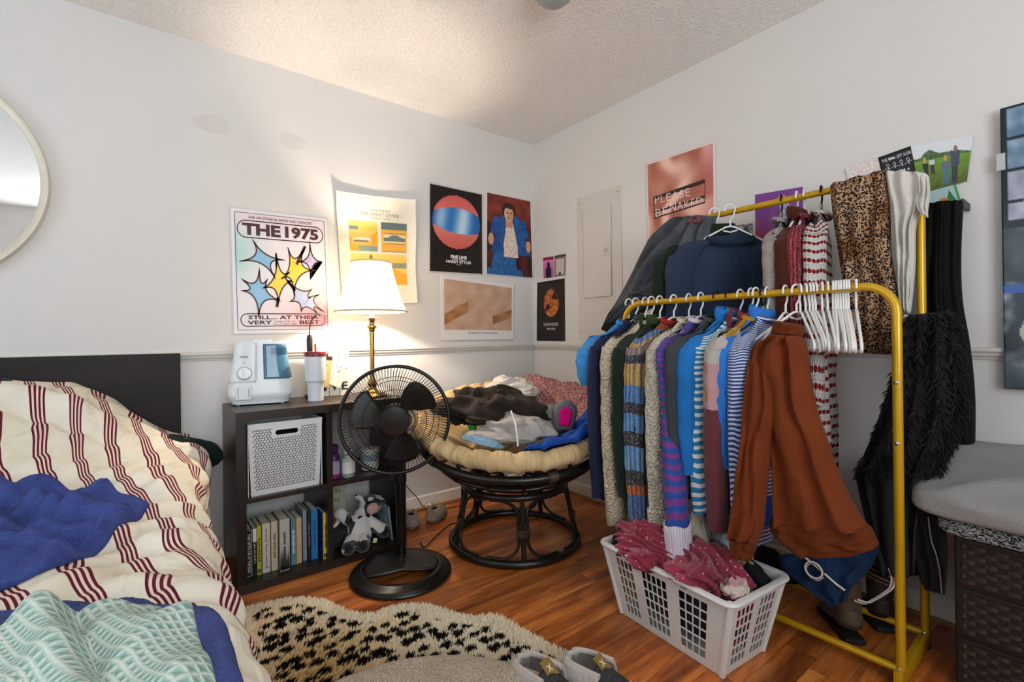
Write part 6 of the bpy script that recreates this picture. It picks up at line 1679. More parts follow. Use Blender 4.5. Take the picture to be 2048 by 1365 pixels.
# --- right wall
def p6(u, v):
    c = H3('#1b1613'); e = ((u-0.53)/0.27)**2+((v-0.37)/0.23)**2
    if e < 1:
        n = nz((u*13, v*17, 6)); n2 = nz((u*5, v*6, 2))
        c = mixc(H3('#c98a3a'), H3('#7a2f1c'), 0.5+0.9*n); c = mixc(c, H3('#241a14'), 1.0 if n2 < -0.18 else 0)
        if e > 0.6 and n > 0.15: c = H3('#8a2f1f')
    return c
P = Poster('band_poster', 'small black poster with an amber floral portrait oval', 'poster', [(1075, 566), (1130, 557), (1131, 683), (1074, 682)], 'x', p6, 60, 110)
P.text('SHAWN MENDES', 0.52, 0.725, 0.52, 0.052, '#d8cfc4', 0.0); P.text('THE TOUR', 0.52, 0.80, 0.32, 0.030, '#d8cfc4', 0.03)
def p7a(u, v):
    if v < 0.14: return H3('#8e1f46')
    c = mixc(H3('#d58fb8'), H3('#b04a88'), v)
    if abs(u-0.5) < 0.16+0.12*(v > 0.55) and v > 0.35: c = H3('#241a2a')
    if ((u-0.5)/0.13)**2+((v-0.3)/0.08)**2 < 1: c = H3('#33232c')
    return c
Poster('photo_print', 'tiny pink concert snapshot above the black poster', 'photo', [(1087, 516), (1108, 513), (1108, 555), (1088, 557)], 'x', p7a, 24, 36)
def p7b(u, v):
    if u < 0.1 or u > 0.9 or v < 0.17 or v > 0.93: return H3('#6b6664') if v > 0.1 else H3('#3b3838')
    c = mixc(H3('#c9bdb8'), H3('#a89a98'), abs(nz((u*20, 0, 0)))*1.5)
    if v > 0.82 and abs(u-0.5) < 0.1: c = H3('#3a3230')
    return c
Poster('photo_print', 'tiny grey curtain snapshot beside the pink snapshot', 'photo', [(1110, 512), (1132, 508), (1131, 551), (1110, 554)], 'x', p7b, 24, 36)
def p8(u, v):
    if u < 0.025 or u > 0.975 or v < 0.02: return H3('#e3d8d4')
    w = nz((u*2.2, v*2.2, 1))*2.4
    f = math.sin((u*8-v*4.5)+w*3.0)+0.5*math.sin((u*9+v*6)+w*3)
    c = mixc(H3('#a5614f'), H3('#ecc0b0'), 0.5+0.52*f); return mixc(c, H3('#c06f78'), sstep(0.7, 1.0, u)*0.6)
P = Poster('satin_poster', 'pink satin photo poster with white neon lettering', 'poster', [(1292, 328), (1431, 281), (1433, 480), (1296, 498)], 'x', p8, 90, 120)
for (v0, v1) in ((0.395, 0.50), (0.545, 0.62)): P.poly([(0.12, v0+0.03), (0.86, v0-0.02), (0.86, v0+0.01), (0.12, v0+0.055)], '#2a1510', 'neon_bracket'); 
P.stroke([(0.12, 0.42), (0.12, 0.66), (0.86, 0.60), (0.86, 0.37)], 0.02, '#2a1510', True, 'neon_frame', asp=1.2)
P.text('PLEASE', 0.40, 0.455, 0.52, 0.085, '#f0e2dc', -0.012, 'neon_lettering', 1.1); P.text('BE', 0.235, 0.605, 0.18, 0.085, '#f0e2dc', -0.012, 'neon_lettering', 1.1); P.text('NAKED', 0.60, 0.578, 0.46, 0.085, '#f0e2dc', -0.012, 'neon_lettering', 1.05)
def p9(u, v):
    return mixc(H3('#3a3a3c'), H3('#b8b2aa'), 0.5+0.9*nz((u*14, v*8, 3)))
Poster('photo_print', 'black and white crowd photograph behind the back rail', 'photo', [(1396, 462), (1506, 447), (1506, 505), (1398, 515)], 'x', p9, 60, 30)
def p10(u, v):
    n = nz((u*3, v*4, 8)); c = mixc(H3('#7a3f8e'), H3('#c0452f'), sstep(0.25, 0.8, v-0.3*u+0.2*n)); c = mixc(c, H3('#b48ac8'), 0.5*max(0, n))
    cx = 0.55+0.1*math.sin(v*4)
    if 0.22 < v < 0.68 and abs(u-cx) < 0.10+0.1*(v-0.22): c = mixc(H3('#bfc4d8'), H3('#8f8fb8'), 0.5+nz((u*20, v*20, 0)))
    if ((u-0.57)/0.10)**2+((v-0.15)/0.085)**2 < 1: c = H3('#b9805a')
    if ((u-0.57)/0.06)**2+((v-0.165)/0.06)**2 < 1: c = H3('#dcae94')
    return c
P = Poster('tour_poster', 'small purple and orange tour poster behind the back rail hangers', 'poster', [(1511, 390), (1606, 374), (1607, 500), (1512, 512)], 'x', p10, 60, 80)
P.text('TAYLOR SWIFT', 0.5, 0.745, 0.9, 0.10, '#33203a', 0.0); P.text('THE ERAS TOUR', 0.5, 0.88, 0.9, 0.07, '#33203a', 0.0)
# cards beside the back rail
Poster('note_card', 'pale pink note card with white scribbles above the leopard trousers', 'card', [(1690, 338), (1757, 314), (1768, 356), (1698, 376)], 'x', lambda u, v: mixc(H3('#dccbc6'), H3('#f3ecea'), 1.0 if nz((u*16, v*12, 2)) > 0.28 else 0), 50, 30)
P = Poster('note_card', 'black card with white hand-drawn figures and writing', 'card', [(1757, 316), (1824, 292), (1842, 342), (1768, 362)], 'x', lambda u, v: H3('#22242b'), 8, 8, off=0.005)
P.text('THE', 0.16, 0.22, 0.16, 0.13, '#e6e4e2', 0.0, 'handwriting'); P.text('~6', 0.38, 0.22, 0.20, 0.13, '#e6e4e2', 0.0, 'handwriting'); P.text('LEFT', 0.60, 0.22, 0.16, 0.13, '#e6e4e2', 0.0, 'handwriting'); P.text('ALONE', 0.82, 0.22, 0.22, 0.13, '#e6e4e2', 0.0, 'handwriting'); P.text('~6 1', 0.55, 0.80, 0.42, 0.12, '#e6e4e2', 0.0, 'handwriting')
for k in range(4):
    x = 0.22+0.19*k
    P.stroke([(x+0.035*math.cos(t), 0.46+0.07*math.sin(t)) for t in [2*PI*i/12 for i in range(12)]], 0.014, '#e6e4e2', True, 'doodle'); P.stroke([(x, 0.53), (x, 0.64)], 0.014, '#e6e4e2', False, 'doodle')
P.stroke([(0.08, 0.60), (0.14, 0.56), (0.22, 0.60), (0.41, 0.57), (0.60, 0.60), (0.79, 0.56), (0.9, 0.52)], 0.012, '#e6e4e2', False, 'doodle')
def p13(u, v):
    n = nz((u*9, v*9, 3))
    hz = 0.30+0.05*math.sin(u*7)-0.08*math.exp(-((u-0.3)/0.15)**2)
    if v < hz-0.10*math.exp(-((u-0.28)/0.14)**2): c = H3('#dcdfe4')
    elif v < 0.36: c = mixc(H3('#3a5a34'), H3('#5d7f52'), 0.5+n)
    else: c = mixc(H3('#6f9a35'), H3('#4d5a28'), (v-0.36)*1.3+0.3*n)
    def person(cx, top, hgt, w, shirt, pants, hair):
        nonlocal c
        if ((u-cx)/(w*0.42))**2+((v-top-0.06)/0.065)**2 < 1: c = H3(hair)
        elif abs(u-cx) < w and top+0.12 < v < top+hgt*0.55: c = H3(shirt)
        elif abs(u-cx) < w*0.8 and top+hgt*0.55 <= v < top+hgt: c = H3(pants)
    person(0.20, 0.30, 0.45, 0.055, '#2c3336', '#26303a', '#caa04a'); person(0.32, 0.25, 0.42, 0.05, '#c9ccd2', '#4a3b38', '#5a4436')
    person(0.57, 0.33, 0.62, 0.07, '#5d6f80', '#4f7288', '#c99a4a'); person(0.74, 0.16, 0.8, 0.075, '#4a4f66', '#3b3f4a', '#8a6f60')
    return c
Poster('photo_print', 'colour photo of people standing on a green field above the rack corner', 'photo', [(1822, 292), (1947, 272), (1935, 363), (1842, 388)], 'x', p13, 90, 60, off=0.008)
def p14(u, v):
    c = H3('#a9c4c4')
    if u > 0.92 or v < 0.06: c = H3('#3f9a58')
    if abs(u-0.74) < 0.30*(v-0.25) and 0.25 < v < 0.72: c = H3('#2f7a46')
    if ((u-0.52)/0.16)**2+((v-0.72)/0.17)**2 < 1: c = H3('#c9793a')
    if ((u-0.47)/0.06)**2+((v-0.78)/0.08)**2 < 1 or ((u-0.6)/0.05)**2+((v-0.74)/0.06)**2 < 1: c = H3('#ece4d8')
    if v > 0.86 and 0.5 < u < 0.85: c = H3('#b03a2c')
    return c
Poster('greeting_card', 'green and aqua greeting card with an animal and pine tree drawing', 'card', [(1852, 376), (1911, 366), (1926, 412), (1856, 424)], 'x', p14, 60, 40, off=0.006)
# --- large blue-grey poster at the near end of the right wall
def p15(u, v):
    n = nz((u*6, v*9, 4)); n2 = nz((u*18, v*26, 7))
    if v < 0.43:
        a = (u*5.2) % 1.0; b = (v*9+0.3*u) % 1.0
        if a < 0.16 or b < 0.10 or v > 0.40: return H3('#1f2a30')
        return mixc(H3('#8fa6bd'), H3('#5d7690'), 0.5+n2) if v < 0.22 else mixc(H3('#b7b9c6'), H3('#8f94a6'), 0.5+n2)
    if v < 0.62: return mixc(H3('#20262a'), H3('#5d6468'), 0.35+0.8*n+0.3*n2)
    if v < 0.92:
        r = math.hypot((u-0.28)/0.22, (v-0.80)/0.10)
        c = mixc(H3('#28303a'), H3('#c3ccd6'), 0.35+1.1*n+0.5*n2)
        if abs(r-0.8) < 0.14: c = H3('#b9b8a6')
        if 0.63 < v < 0.66: c = H3('#2c5aa5')
        return c
    return mixc(H3('#39434a'), H3('#6f7c86'), 0.5+n)
tl = onx(2003, 223, 0); blc = onx(2012, 776, 0)
class _P(Poster):
    pass
def proj(p):
    d = Vector(p)-CAM; z = d.dot(FWD); return (1024+FOC*d.dot(CR)/z, 673.3-FOC*d.dot(CU)/z)
tr_ = proj(Vector((0, tl.y-0.52, tl.z))); br_ = proj(Vector((0, blc.y-0.52, blc.z)))
P = Poster('motor_poster', 'large blue-grey poster of a workshop and chrome machine taped to the wall', 'poster', [(2003, 223), tr_, br_, (2012, 776)], 'x', p15, 120, 170, rough=0.2, off=0.03)
for v in (0.16,):
    m = MB().add([P.at(-0.02, v, 0.001), P.at(0.02, v, 0.001), P.at(0.02, v+0.06, 0.001), P.at(-0.02, v+0.06, 0.001)], [(0, 1, 2, 3)]); m.build('tape_strip', plain('clear_tape', '#bdbab6', 0.35), P.root, smooth=False)
# ================================================================= laundry basket
LB = Vector((-0.752, -1.69, 0)); LROT = -0.085
lb = thing('laundry_basket', 'white plastic laundry basket with slotted sides overflowing with clothes', 'laundry basket', LB, LROT)
M_lb = plain('laundry_white_plastic', '#d5d3d0', 0.4, 0.45, vary=0.03)
LH = 0.262; TX, TY, BX, BY = 0.148, 0.262, 0.112, 0.208
def side(cor, uc, holes, name):
    """cor: 4 corners BL,BR,TR,TL ; uc: u breakpoints ; holes: set of (i,j)"""
    ucs, vcs = uc; m = MB(); cor = [Vector(c) for c in cor]
    nrm = (cor[1]-cor[0]).cross(cor[3]-cor[0]).normalized()*0.0032
    def p(u, v, k): return cor[0].lerp(cor[1], u).lerp(cor[3].lerp(cor[2], u), v)+(nrm if k else -nrm*0)
    nu, nv = len(ucs)-1, len(vcs)-1
    for i in range(nu):
        for j in range(nv):
            if (i, j) in holes: continue
            a, b, c, d = ucs[i], ucs[i+1], vcs[j], vcs[j+1]
            vs = [p(x, y, k) for k in (0, 1) for x, y in ((a, c), (b, c), (b, d), (a, d))]
            fs = [(3, 2, 1, 0), (4, 5, 6, 7)]
            for (di, dj, e) in ((-1, 0, (0, 3, 7, 4)), (1, 0, (1, 5, 6, 2)), (0, -1, (0, 4, 5, 1)), (0, 1, (3, 2, 6, 7))):
                if (i+di, j+dj) in holes or not (0 <= i+di < nu and 0 <= j+dj < nv): fs.append(e)
            m.add(vs, fs)
    o = m.build(name, M_lb, lb, smooth=False)
    bm = bmesh.new(); bm.from_mesh(o.data); bmesh.ops.remove_doubles(bm, verts=bm.verts[:], dist=1e-5); bmesh.ops.recalc_face_normals(bm, faces=bm.faces[:]); bm.to_mesh(o.data); bm.free()
    return o
def cuts(wins, n, bar):
    """windows -> breakpoints and column indices that are slots"""
    us = [0.0]; slots = []
    for (a, b), k in zip(wins, n):
        us.append(a); w = (b-a-(k-1)*bar)/k
        for q in range(k):
            slots.append(len(us)-1); us.append(a+q*(w+bar)+w)
            if q < k-1: us.append(a+(q+1)*(w+bar))
    us.append(1.0); return us, slots
vr, vslots = cuts([(0.09, 0.85)], [6], 0.016)
ul, ls = cuts([(0.10, 0.25), (0.34, 0.55), (0.65, 0.86)], [4, 5, 4], 0.0065)
us_, ss = cuts([(0.14, 0.45), (0.58, 0.88)], [4, 4], 0.016)
long_h = {(i, j) for i in ls for j in vslots}; short_h = {(i, j) for i in ss for j in vslots}
side([(-BX, BY, 0.004), (-BX, -BY, 0.004), (-TX, -TY, LH), (-TX, TY, LH)], (ul, vr), long_h, 'long_side'); side([(BX, -BY, 0.004), (BX, BY, 0.004), (TX, TY, LH), (TX, -TY, LH)], (ul, vr), long_h, 'long_side')
side([(-BX, -BY, 0.004), (BX, -BY, 0.004), (TX, -TY, LH), (-TX, -TY, LH)], (us_, vr), short_h, 'short_side'); side([(BX, BY, 0.004), (-BX, BY, 0.004), (-TX, TY, LH), (TX, TY, LH)], (us_, vr), short_h, 'short_side')
MB().box(-BX, BX, -BY, BY, 0.0, 0.006).build('bottom', M_lb, lb, smooth=False)
def rrect(hx, hy, r, z, n=6):
    c = []
    for (sx, sy, a0) in ((1, 1, 0), (-1, 1, PI/2), (-1, -1, PI), (1, -1, 3*PI/2)):
        for i in range(n+1): a = a0+PI/2*i/n; c.append((sx*(hx-r)+math.cos(a)*r, sy*(hy-r)+math.sin(a)*r, z))
    return c
MB().tube(rrect(TX+0.010, TY+0.010, 0.03, LH-0.004), 0.0125, 8, closed=True, flat=0.75).build('rim', M_lb, lb)
for sx in (-1, 1):
    for sy in (-1, 1):
        MB().tube([(sx*(BX-0.002), sy*(BY-0.002), 0.004), (sx*(TX-0.001), sy*(TY-0.001), LH)], 0.011, 8).build('corner_post', M_lb, lb)
LM = Matrix.Translation(LB) @ Matrix.Rotation(LROT, 4, 'Z')
def lheap(name, label, cat, c, rad, seed, mat, rz=0.0, amp=0.28, freq=3.0, nu=72, nv=48, flat=0.6):
    o = crumple(None, rad, seed, amp, freq, nu, nv, flat=flat).build(name, mat, angle=180)
    o.location = LM @ Vector(c); o.rotation_euler = (0, 0, rz+LROT); return tag(o, label, cat, 'laundry in the basket')
def dot_mat():
    m = NT('maroon_dotted_jersey', 0.85, 0.15); ob = m.coord()
    v = m.voro(ob, 55, rnd=0.55); n = m.noise(ob, 6, 3)
    base = m.ramp(n, [(0.3, hexc('#70182a')), (0.7, hexc('#94304a'))])
    m.color(m.mix(m.math('LESS_THAN', v, 0.17), base, hexc('#d69a92'))); m.bump(m.noise(ob, 320, 2), 0.3, 0.004); m.sheen(0.3); return m.m
F_dot = dot_mat()
lheap('pyjama_shirt', 'maroon dotted pyjama top heaped highest in the laundry basket', 'pyjamas', (-0.045, 0.085, 0.272), (0.115, 0.135, 0.078), 1.9, F_dot, 0.2, 0.30, 6.5, 140, 90)
lheap('pyjama_trousers', 'maroon dotted pyjama trousers twisted across the near part of the laundry basket', 'pyjamas', (-0.02, -0.10, 0.262), (0.125, 0.115, 0.068), 3.1, F_dot, 0.5, 0.32, 7.0, 140, 90)
lheap('sweater', 'dark navy sweater at the far end of the laundry basket', 'sweater', (-0.055, 0.205, 0.25), (0.08, 0.05, 0.06), 4.7, cloth('ink_navy_knit', '#191c26', 'fleece', 0.4), 0.0)
lheap('sock', 'rolled cream and mauve sock at the near rim of the laundry basket', 'sock', (-0.055, -0.215, 0.262), (0.05, 0.035, 0.03), 5.9, cloth('cream_mauve_jersey', '#c9b7ac', 'plain', 0.3, 0.2, 0.1, ('v', [(0.03, '#c9b7ac'), (0.02, '#b58f92')])), 0.4)
lheap('leggings', 'black leggings at the wall side of the laundry basket', 'leggings', (0.075, -0.13, 0.245), (0.055, 0.11, 0.045), 6.8, cloth('black_jersey', '#14151a'), 0.0)
lheap('t_shirt', 'pale yellow T-shirt tucked at the wall side of the laundry basket', 't-shirt', (0.085, -0.15, 0.275), (0.045, 0.04, 0.028), 8.1, cloth('pale_olive_jersey', '#9a9456'), 0.3)
lheap('shirt', 'cream striped shirt hanging into the laundry basket below the rail', 'shirt', (0.06, 0.02, 0.31), (0.06, 0.07, 0.10), 9.4, cloth('cream_grey_stripe', '#c5bfae', 'plain', 0.3, 0.2, 0.1, ('u', [(0.05, '#c9c2ae'), (0.015, '#77787a')])), 0.4)
lheap('towel', 'folded dark clothes filling the lower laundry basket', 'clothes', (0, 0.0, 0.12), (0.112, 0.215, 0.10), 10.3, cloth('mixed_dark_cotton', '#2b2c33', 'plain', 0.4, 0.2, 0.5), 0.0, 0.08, 3.0, flat=0.95)
lheap('red_shirt', 'red shirt seen through the slots at the near end of the laundry basket', 'shirt', (0.03, -0.185, 0.12), (0.075, 0.035, 0.09), 11.7, F_red, 0.0, 0.1, flat=0.9)
# care label on the dotted cloth
# ================================================================= things under the rack
loft('shorts', 'navy sports shorts with white piping slung low under the rust sweatshirt', 'shorts',
     [(1556, 1112, 1752, 1088), (1560, 1128, 1756, 1105), (1580, 1150, 1742, 1135), (1610, 1172, 1722, 1160), (1650, 1196, 1702, 1180), (1672, 1210, 1692, 1204)], -0.45, 0.03, cloth('navy_polyester', '#17304f', 'plain', 0.25, 0.25), 13.0, 0.012, 3.5)
pp_ = spline([onx(u, v, -0.489) for u, v in ((1608, 1114), (1640, 1140), (1668, 1165), (1690, 1182))], 6)
tag(MB().tube(pp_, 0.0035, 6).build('piping_cord', cloth('white_cord', '#ded6c8')), 'white piping cord lying across the navy shorts', 'cord')
def ringpx(u, v, x, r): 
    c = onx(u, v, x); return [c+Vector((0, math.cos(t)*r, math.sin(t)*r*1.0)) for t in [2*PI*i/24 for i in range(24)]]
wb = thing('waistband', 'striped white and red elastic waistband loop on the navy shorts', 'waistband', onx(1628, 1140, -0.492))
cw = onx(1628, 1140, -0.492)
for k, (hx, nm) in enumerate((('#d9d6d2', 'white_band'), ('#8e2027', 'red_band'), ('#d9d6d2', 'white_band'))):
    MB().tube([p_-cw+Vector((-0.004+0.004*k, 0, -0.004*k)) for p_ in ringpx(1628, 1140, -0.492, 0.026)], 0.003, 6, closed=True).build(nm, plain('elastic_'+hx[1:], hx, 0.7), wb)
# tall boots
def boot(label, u, v, x, h, lean, seed, col):
    p = onx(u, v, x); root = thing('boot', label, 'boot', (p.x, p.y, 0.0), 0.75, 'boots under the rack')
    M = plain('boot_leather_'+col[1:], col, 0.5, 0.35, vary=0.15, scale=20)
    MB().tube([(0, 0, 0.05), (0.0, 0, 0.11), (0.004, lean*0.4, h*0.6), (0.01, lean, h)], [0.040, 0.038, 0.044, 0.050], 20, caps=False).build('shaft', M, root, solid=0.003)
    def foot(s, t):
        a = PI*s*2; y = lerp(-0.045, 0.17, t); w = 0.036+0.008*math.sin(t*PI); hh = lerp(0.10, 0.035, sstep(0, 0.8, t))*math.sqrt(max(0.02, 1-t**6))
        return (y, math.cos(a)*w*math.sqrt(max(0.02, 1-(2*t-1)**8)), 0.02+max(-0.1, math.sin(a))*hh*0.5+hh*0.5)
    MB().grid(foot, 24, 16, wu=True, caps=True).build('foot', M, root)
    MB().box(-0.044, 0.165, -0.034, 0.034, 0.0, 0.02, 0.008).build('sole', plain('boot_sole', '#1c1815', 0.7), root, smooth=False)
    return root
b1 = boot('tall taupe suede boot with a red pull tab under the rack', 1698, 1270, -0.36, 0.33, 0.02, 1, '#5a4a3c')
MB().box(-0.054, -0.047, -0.012, 0.004, 0.22, 0.28, 0.002).build('pull_tab', plain('red_tab', '#c01822', 0.5), b1, smooth=False)
boot('dark brown boot behind the taupe suede boot', 1760, 1240, -0.20, 0.30, -0.01, 2, '#2e2620')
heapc = lambda *a, **k: None
o = crumple(None, (0.10, 0.16, 0.07), 14.2, 0.15, 3.0, 56, 36, flat=0.5).build('tote_bag', fuzz_mat('dark_tweed', '#0e0e0f', '#3a3a38', 0.0), angle=180); o.location = (-0.34, -1.72, 0.125)
tag(o, 'dark tweed tote bag slumped over the base bars of the rack', 'bag')
o = crumple(None, (0.05, 0.075, 0.05), 15.1, 0.15, 3.0, 56, 36).build('scarf', cloth('black_tan_stripe_wool', '#2a221c', 'knit', 0.4, 0.2, 0.1, ('v', [(0.018, '#1c1714'), (0.004, '#a58a62')])), angle=180); o.location = onx(1745, 1145, -0.34); o.rotation_euler = (0.4, 0, 0.5)
tag(o, 'black scarf with thin tan stripes hanging under the rack', 'scarf')
rb_ = [onx(u, v, -0.42) for u, v in ((1784, 1135), (1790, 1155), (1786, 1175), (1770, 1188), (1750, 1200), (1735, 1206), (1715, 1200))]
rib = thing('ribbon_strap', 'white and red ribbon strap looping behind the near post', 'strap', (-0.42, -2.14, 0.25))
for k, hx in enumerate(('#d9d6d2', '#8e2027', '#d9d6d2')):
    MB().tube([p_-Vector((-0.42, -2.14, 0.25))+Vector((0, 0.004*k, -0.003*k)) for p_ in spline(rb_, 6)], 0.0035, 6).build('ribbon_stripe', plain('elastic_'+hx[1:], hx, 0.7), rib)
st = thing('storage_tote', 'pale blue-white plastic tote behind the laundry basket', 'tote', (-0.36, -1.50, 0.06), -0.03)
M_st = plain('pale_blue_plastic', '#c3d2da', 0.35)
MB().box(-0.10, 0.11, -0.17, 0.16, 0.0, 0.21, 0.012).build('tote_body', M_st, st); MB().tube(rrect(0.115, 0.18, 0.02, 0.21), 0.008, 8, closed=True).build('tote_rim', M_st, st)
# scrap of tissue
p = onz(1668, 1238, 0.0); o = crumple(None, (0.03, 0.018, 0.012), 16.6, 0.3, 3.0, 32, 20).build('tissue', plain('tissue_paper', '#cfd6da', 0.8)); o.location = (p.x, p.y, 0.006); tag(o, 'crumpled white tissue on the floor between the rack bars', 'tissue')

# ================================================================= woven drawer bins with blankets
BXF = -0.385; BYF = -2.335; BD = 0.62
bins = thing('drawer_tower', 'dark brown woven plastic drawer tower beside the rack', 'drawers', (BXF/2-0.01, BYF-BD/2, 0))
M_wv = plain('dark_woven_plastic', '#37302d', 0.32, 0.5, vary=0.15, scale=60); M_wf = plain('dark_plastic_frame', '#1d1917', 0.4)
bc = Vector((BXF/2-0.01, BYF-BD/2, 0))
MB().box(BXF+0.012-bc.x, -0.03-bc.x, -BD/2, BD/2, 0.0, 0.455, 0.004).build('frame', M_wf, bins, smooth=False)
z = 0.015
for k in range(3):
    h = 0.134
    dr = MB().box(BXF+0.004-bc.x, BXF+0.012-bc.x, -BD/2+0.008, BD/2-0.004, z, z+h, 0.002).build('drawer_front', M_wf, bins, smooth=False)
    wv = MB(); rh = 0.0145; cw_ = 0.046
    for r in range(int(h/rh)-1):
        zz = z+0.006+r*rh; off = (r % 2)*cw_/2
        y = -BD/2+0.012-off
        while y < BD/2-0.008:
            a, b = max(y+0.0008, -BD/2+0.012), min(y+cw_-0.0008, BD/2-0.008)
            if b-a > 0.006:
                x0 = BXF-bc.x; ym = (a+b)/2
                vs = [(x0+0.007, a, zz+0.0008), (x0+0.007, b, zz+0.0008), (x0+0.007, b, zz+rh-0.0008), (x0+0.007, a, zz+rh-0.0008), (x0, ym, zz+0.0015), (x0, ym, zz+rh-0.0015)]
                wv.add(vs, [(0, 4, 5, 3), (4, 1, 2, 5), (3, 5, 2), (0, 1, 4)])
            y += cw_
    w = wv.build('weave', M_wv, dr, smooth=False); w['kind'] = 'stuff'
    z += h+0.012
def slab(name, label, cat, x0, x1, y0, y1, z0, z1, mat, seed, amp, sag=0.0, rnd=0.5):
    """soft folded blanket: superelliptic slab with sag and wrinkles"""
    cx, cy = (x0+x1)/2, (y0+y1)/2
    def f(s, t):
        a = 2*PI*s; ph = (t-0.5)*PI; c = math.cos(ph); 
        ex = 0.28
        X = math.copysign(abs(math.cos(a))**ex, math.cos(a))*abs(c)**0.22*(x1-x0)/2; Y = math.copysign(abs(math.sin(a))**ex, math.sin(a))*abs(c)**0.22*(y1-y0)/2
        Z = lerp(z0, z1, 0.5+0.5*math.copysign(abs(math.sin(ph))**rnd, math.sin(ph)))
        if Z > (z0+z1)/2: Z += amp*(fold((X*0.8+Y*0.5)*14+2*nz((X*4, Y*4, seed)), 0.6)+0.8*nz((X*6, Y*6, seed)))
        X += 0.01*nz((Y*8, Z*10, seed)); Y += 0.01*nz((X*8, Z*10, seed+3))
        tp = max(0.0, (Z-z0)/(z1-z0)); return (X, Y, Z+tp*sag*X/((x1-x0)/2))
    o = MB().grid(f, 110, 50, wu=True, uvfn=lambda s, t: (s*2, t)).build(name, mat, angle=180); o.location = (cx, cy, 0); return tag(o, label, cat)
def marl_mat():
    m = NT('black_white_marl_knit', 0.9, 0.1); ob = m.coord('Object', (1, 1, 2.2)); n = m.noise(ob, 130, 2, 0.5, 1.0)
    m.color(m.ramp(n, [(0.46, hexc('#17181b')), (0.54, hexc('#b9babc'))])); m.bump(n, 0.8, 0.01); return m.m
zb1 = onx(1870, 1062, -0.42).z
slab('knit_blanket', 'black and white marled knit blanket folded on the drawer tower', 'blanket', -0.455, -0.03, -2.99, -2.295, 0.457, 0.512, marl_mat(), 1.0, 0.003)
slab('plush_blanket', 'soft grey plush blanket folded on top of the marled blanket', 'blanket', -0.505, -0.03, -2.99, -2.245, 0.513, 0.64, fuzz_mat('silver_grey_plush', '#a8a39d', '#cfcac4', 0.6), 2.0, 0.012, 0.05)

# ================================================================= rug, plush mat, slippers
rug_px = [(478, 1240), (500, 1222), (530, 1214), (560, 1207), (600, 1203), (640, 1206), (672, 1219), (705, 1232), (740, 1236), (775, 1224), (810, 1216), (850, 1217), (885, 1226), (920, 1238), (955, 1240), (990, 1238), (1012, 1248), (1045, 1268), (1090, 1292), (1140, 1318), (1190, 1344), (1250, 1375)]
edge = [onz(u, v, 0.012) for u, v in rug_px]
edge = [Vector((-2.06, -1.05, 0.0))]+[Vector((e.x, e.y, 0)) for e in edge]+[Vector((-1.05, -2.02, 0)), Vector((-1.30, -2.12, 0)), Vector((-1.55, -2.05, 0)), Vector((-1.8, -2.05, 0)), Vector((-2.0, -1.85, 0)), Vector((-2.12, -1.5, 0))]
edge = spline(edge, 4, True); EP = np.array([(e.x, e.y) for e in edge])
def inside(x, y):
    n = len(EP); c = False; j = n-1
    for i in range(n):
        if (EP[i, 1] > y) != (EP[j, 1] > y) and x < (EP[j, 0]-EP[i, 0])*(y-EP[i, 1])/(EP[j, 1]-EP[i, 1])+EP[i, 0]: c = not c
        j = i
    return c
def edist(x, y): return float(np.sqrt(((EP-np.array((x, y)))**2).sum(1).min()))
rc = Vector((-1.65, -1.6, 0))
rug = thing('fur_rug', 'wavy-edged faux fur rug with black leopard spots on cream', 'rug', rc)
bm = bmesh.new(); vs = [bm.verts.new((e.x-rc.x, e.y-rc.y, 0.010)) for e in edge]; f = bm.faces.new(vs)
if f.normal.z < 0: f.normal_flip()
r_ = bmesh.ops.extrude_face_region(bm, geom=[f]); bmesh.ops.translate(bm, vec=(0, 0, -0.009), verts=[v for v in r_['geom'] if isinstance(v, bmesh.types.BMVert)])
bmesh.ops.recalc_face_normals(bm, faces=bm.faces[:]); me = bpy.data.meshes.new('backing'); bm.to_mesh(me); bm.free()
me.materials.append(cloth('rug_backing', '#c9b592')); o = bpy.data.objects.new('backing', me); COL.objects.link(o); o.parent = rug
def rug_color(x, y, rb):
    d = edist(x, y); cream = mixc(H3('#f3e2c0'), H3('#fffaec'), rb.random())
    if d < 0.062+0.02*nz((x*6, y*6, 1)): return cream
    yel = max(0.0, 0.5+1.2*nz((x*3, y*3, 5)))*sstep(-1.35, -1.75, x)
    cream = mixc(cream, H3('#d8a94e'), 0.45*yel)
    # leopard spots: jittered cells
    S = 0.052; gx, gy = x/S, y/S; best = 9
    for i in (-1, 0, 1):
        for j in (-1, 0, 1):
            cx, cy = math.floor(gx)+i, math.floor(gy)+j
            h = math.sin(cx*127.1+cy*311.7)*43758.5453; h -= math.floor(h); h2 = math.sin(cx*269.5+cy*183.3)*43758.5453; h2 -= math.floor(h2)
            px, py = cx+0.2+0.6*h, cy+0.2+0.6*h2; q = math.hypot((gx-px)*1.0, (gy-py)*1.25)/(0.30+0.20*h*h2+0.06)
            best = min(best, q)
    sp = best+0.35*nz((x*60, y*60, 2))
    if sp < 1.0: return mixc(H3('#100d0a'), H3('#3a2c18'), rb.random()*0.5)
    return cream
rb = random.Random(77); m = MB(); cols = []
x0, x1 = EP[:, 0].min(), EP[:, 0].max(); y0, y1 = EP[:, 1].min(), EP[:, 1].max()
vs_, fs_, us2 = [], [], []
N = 0
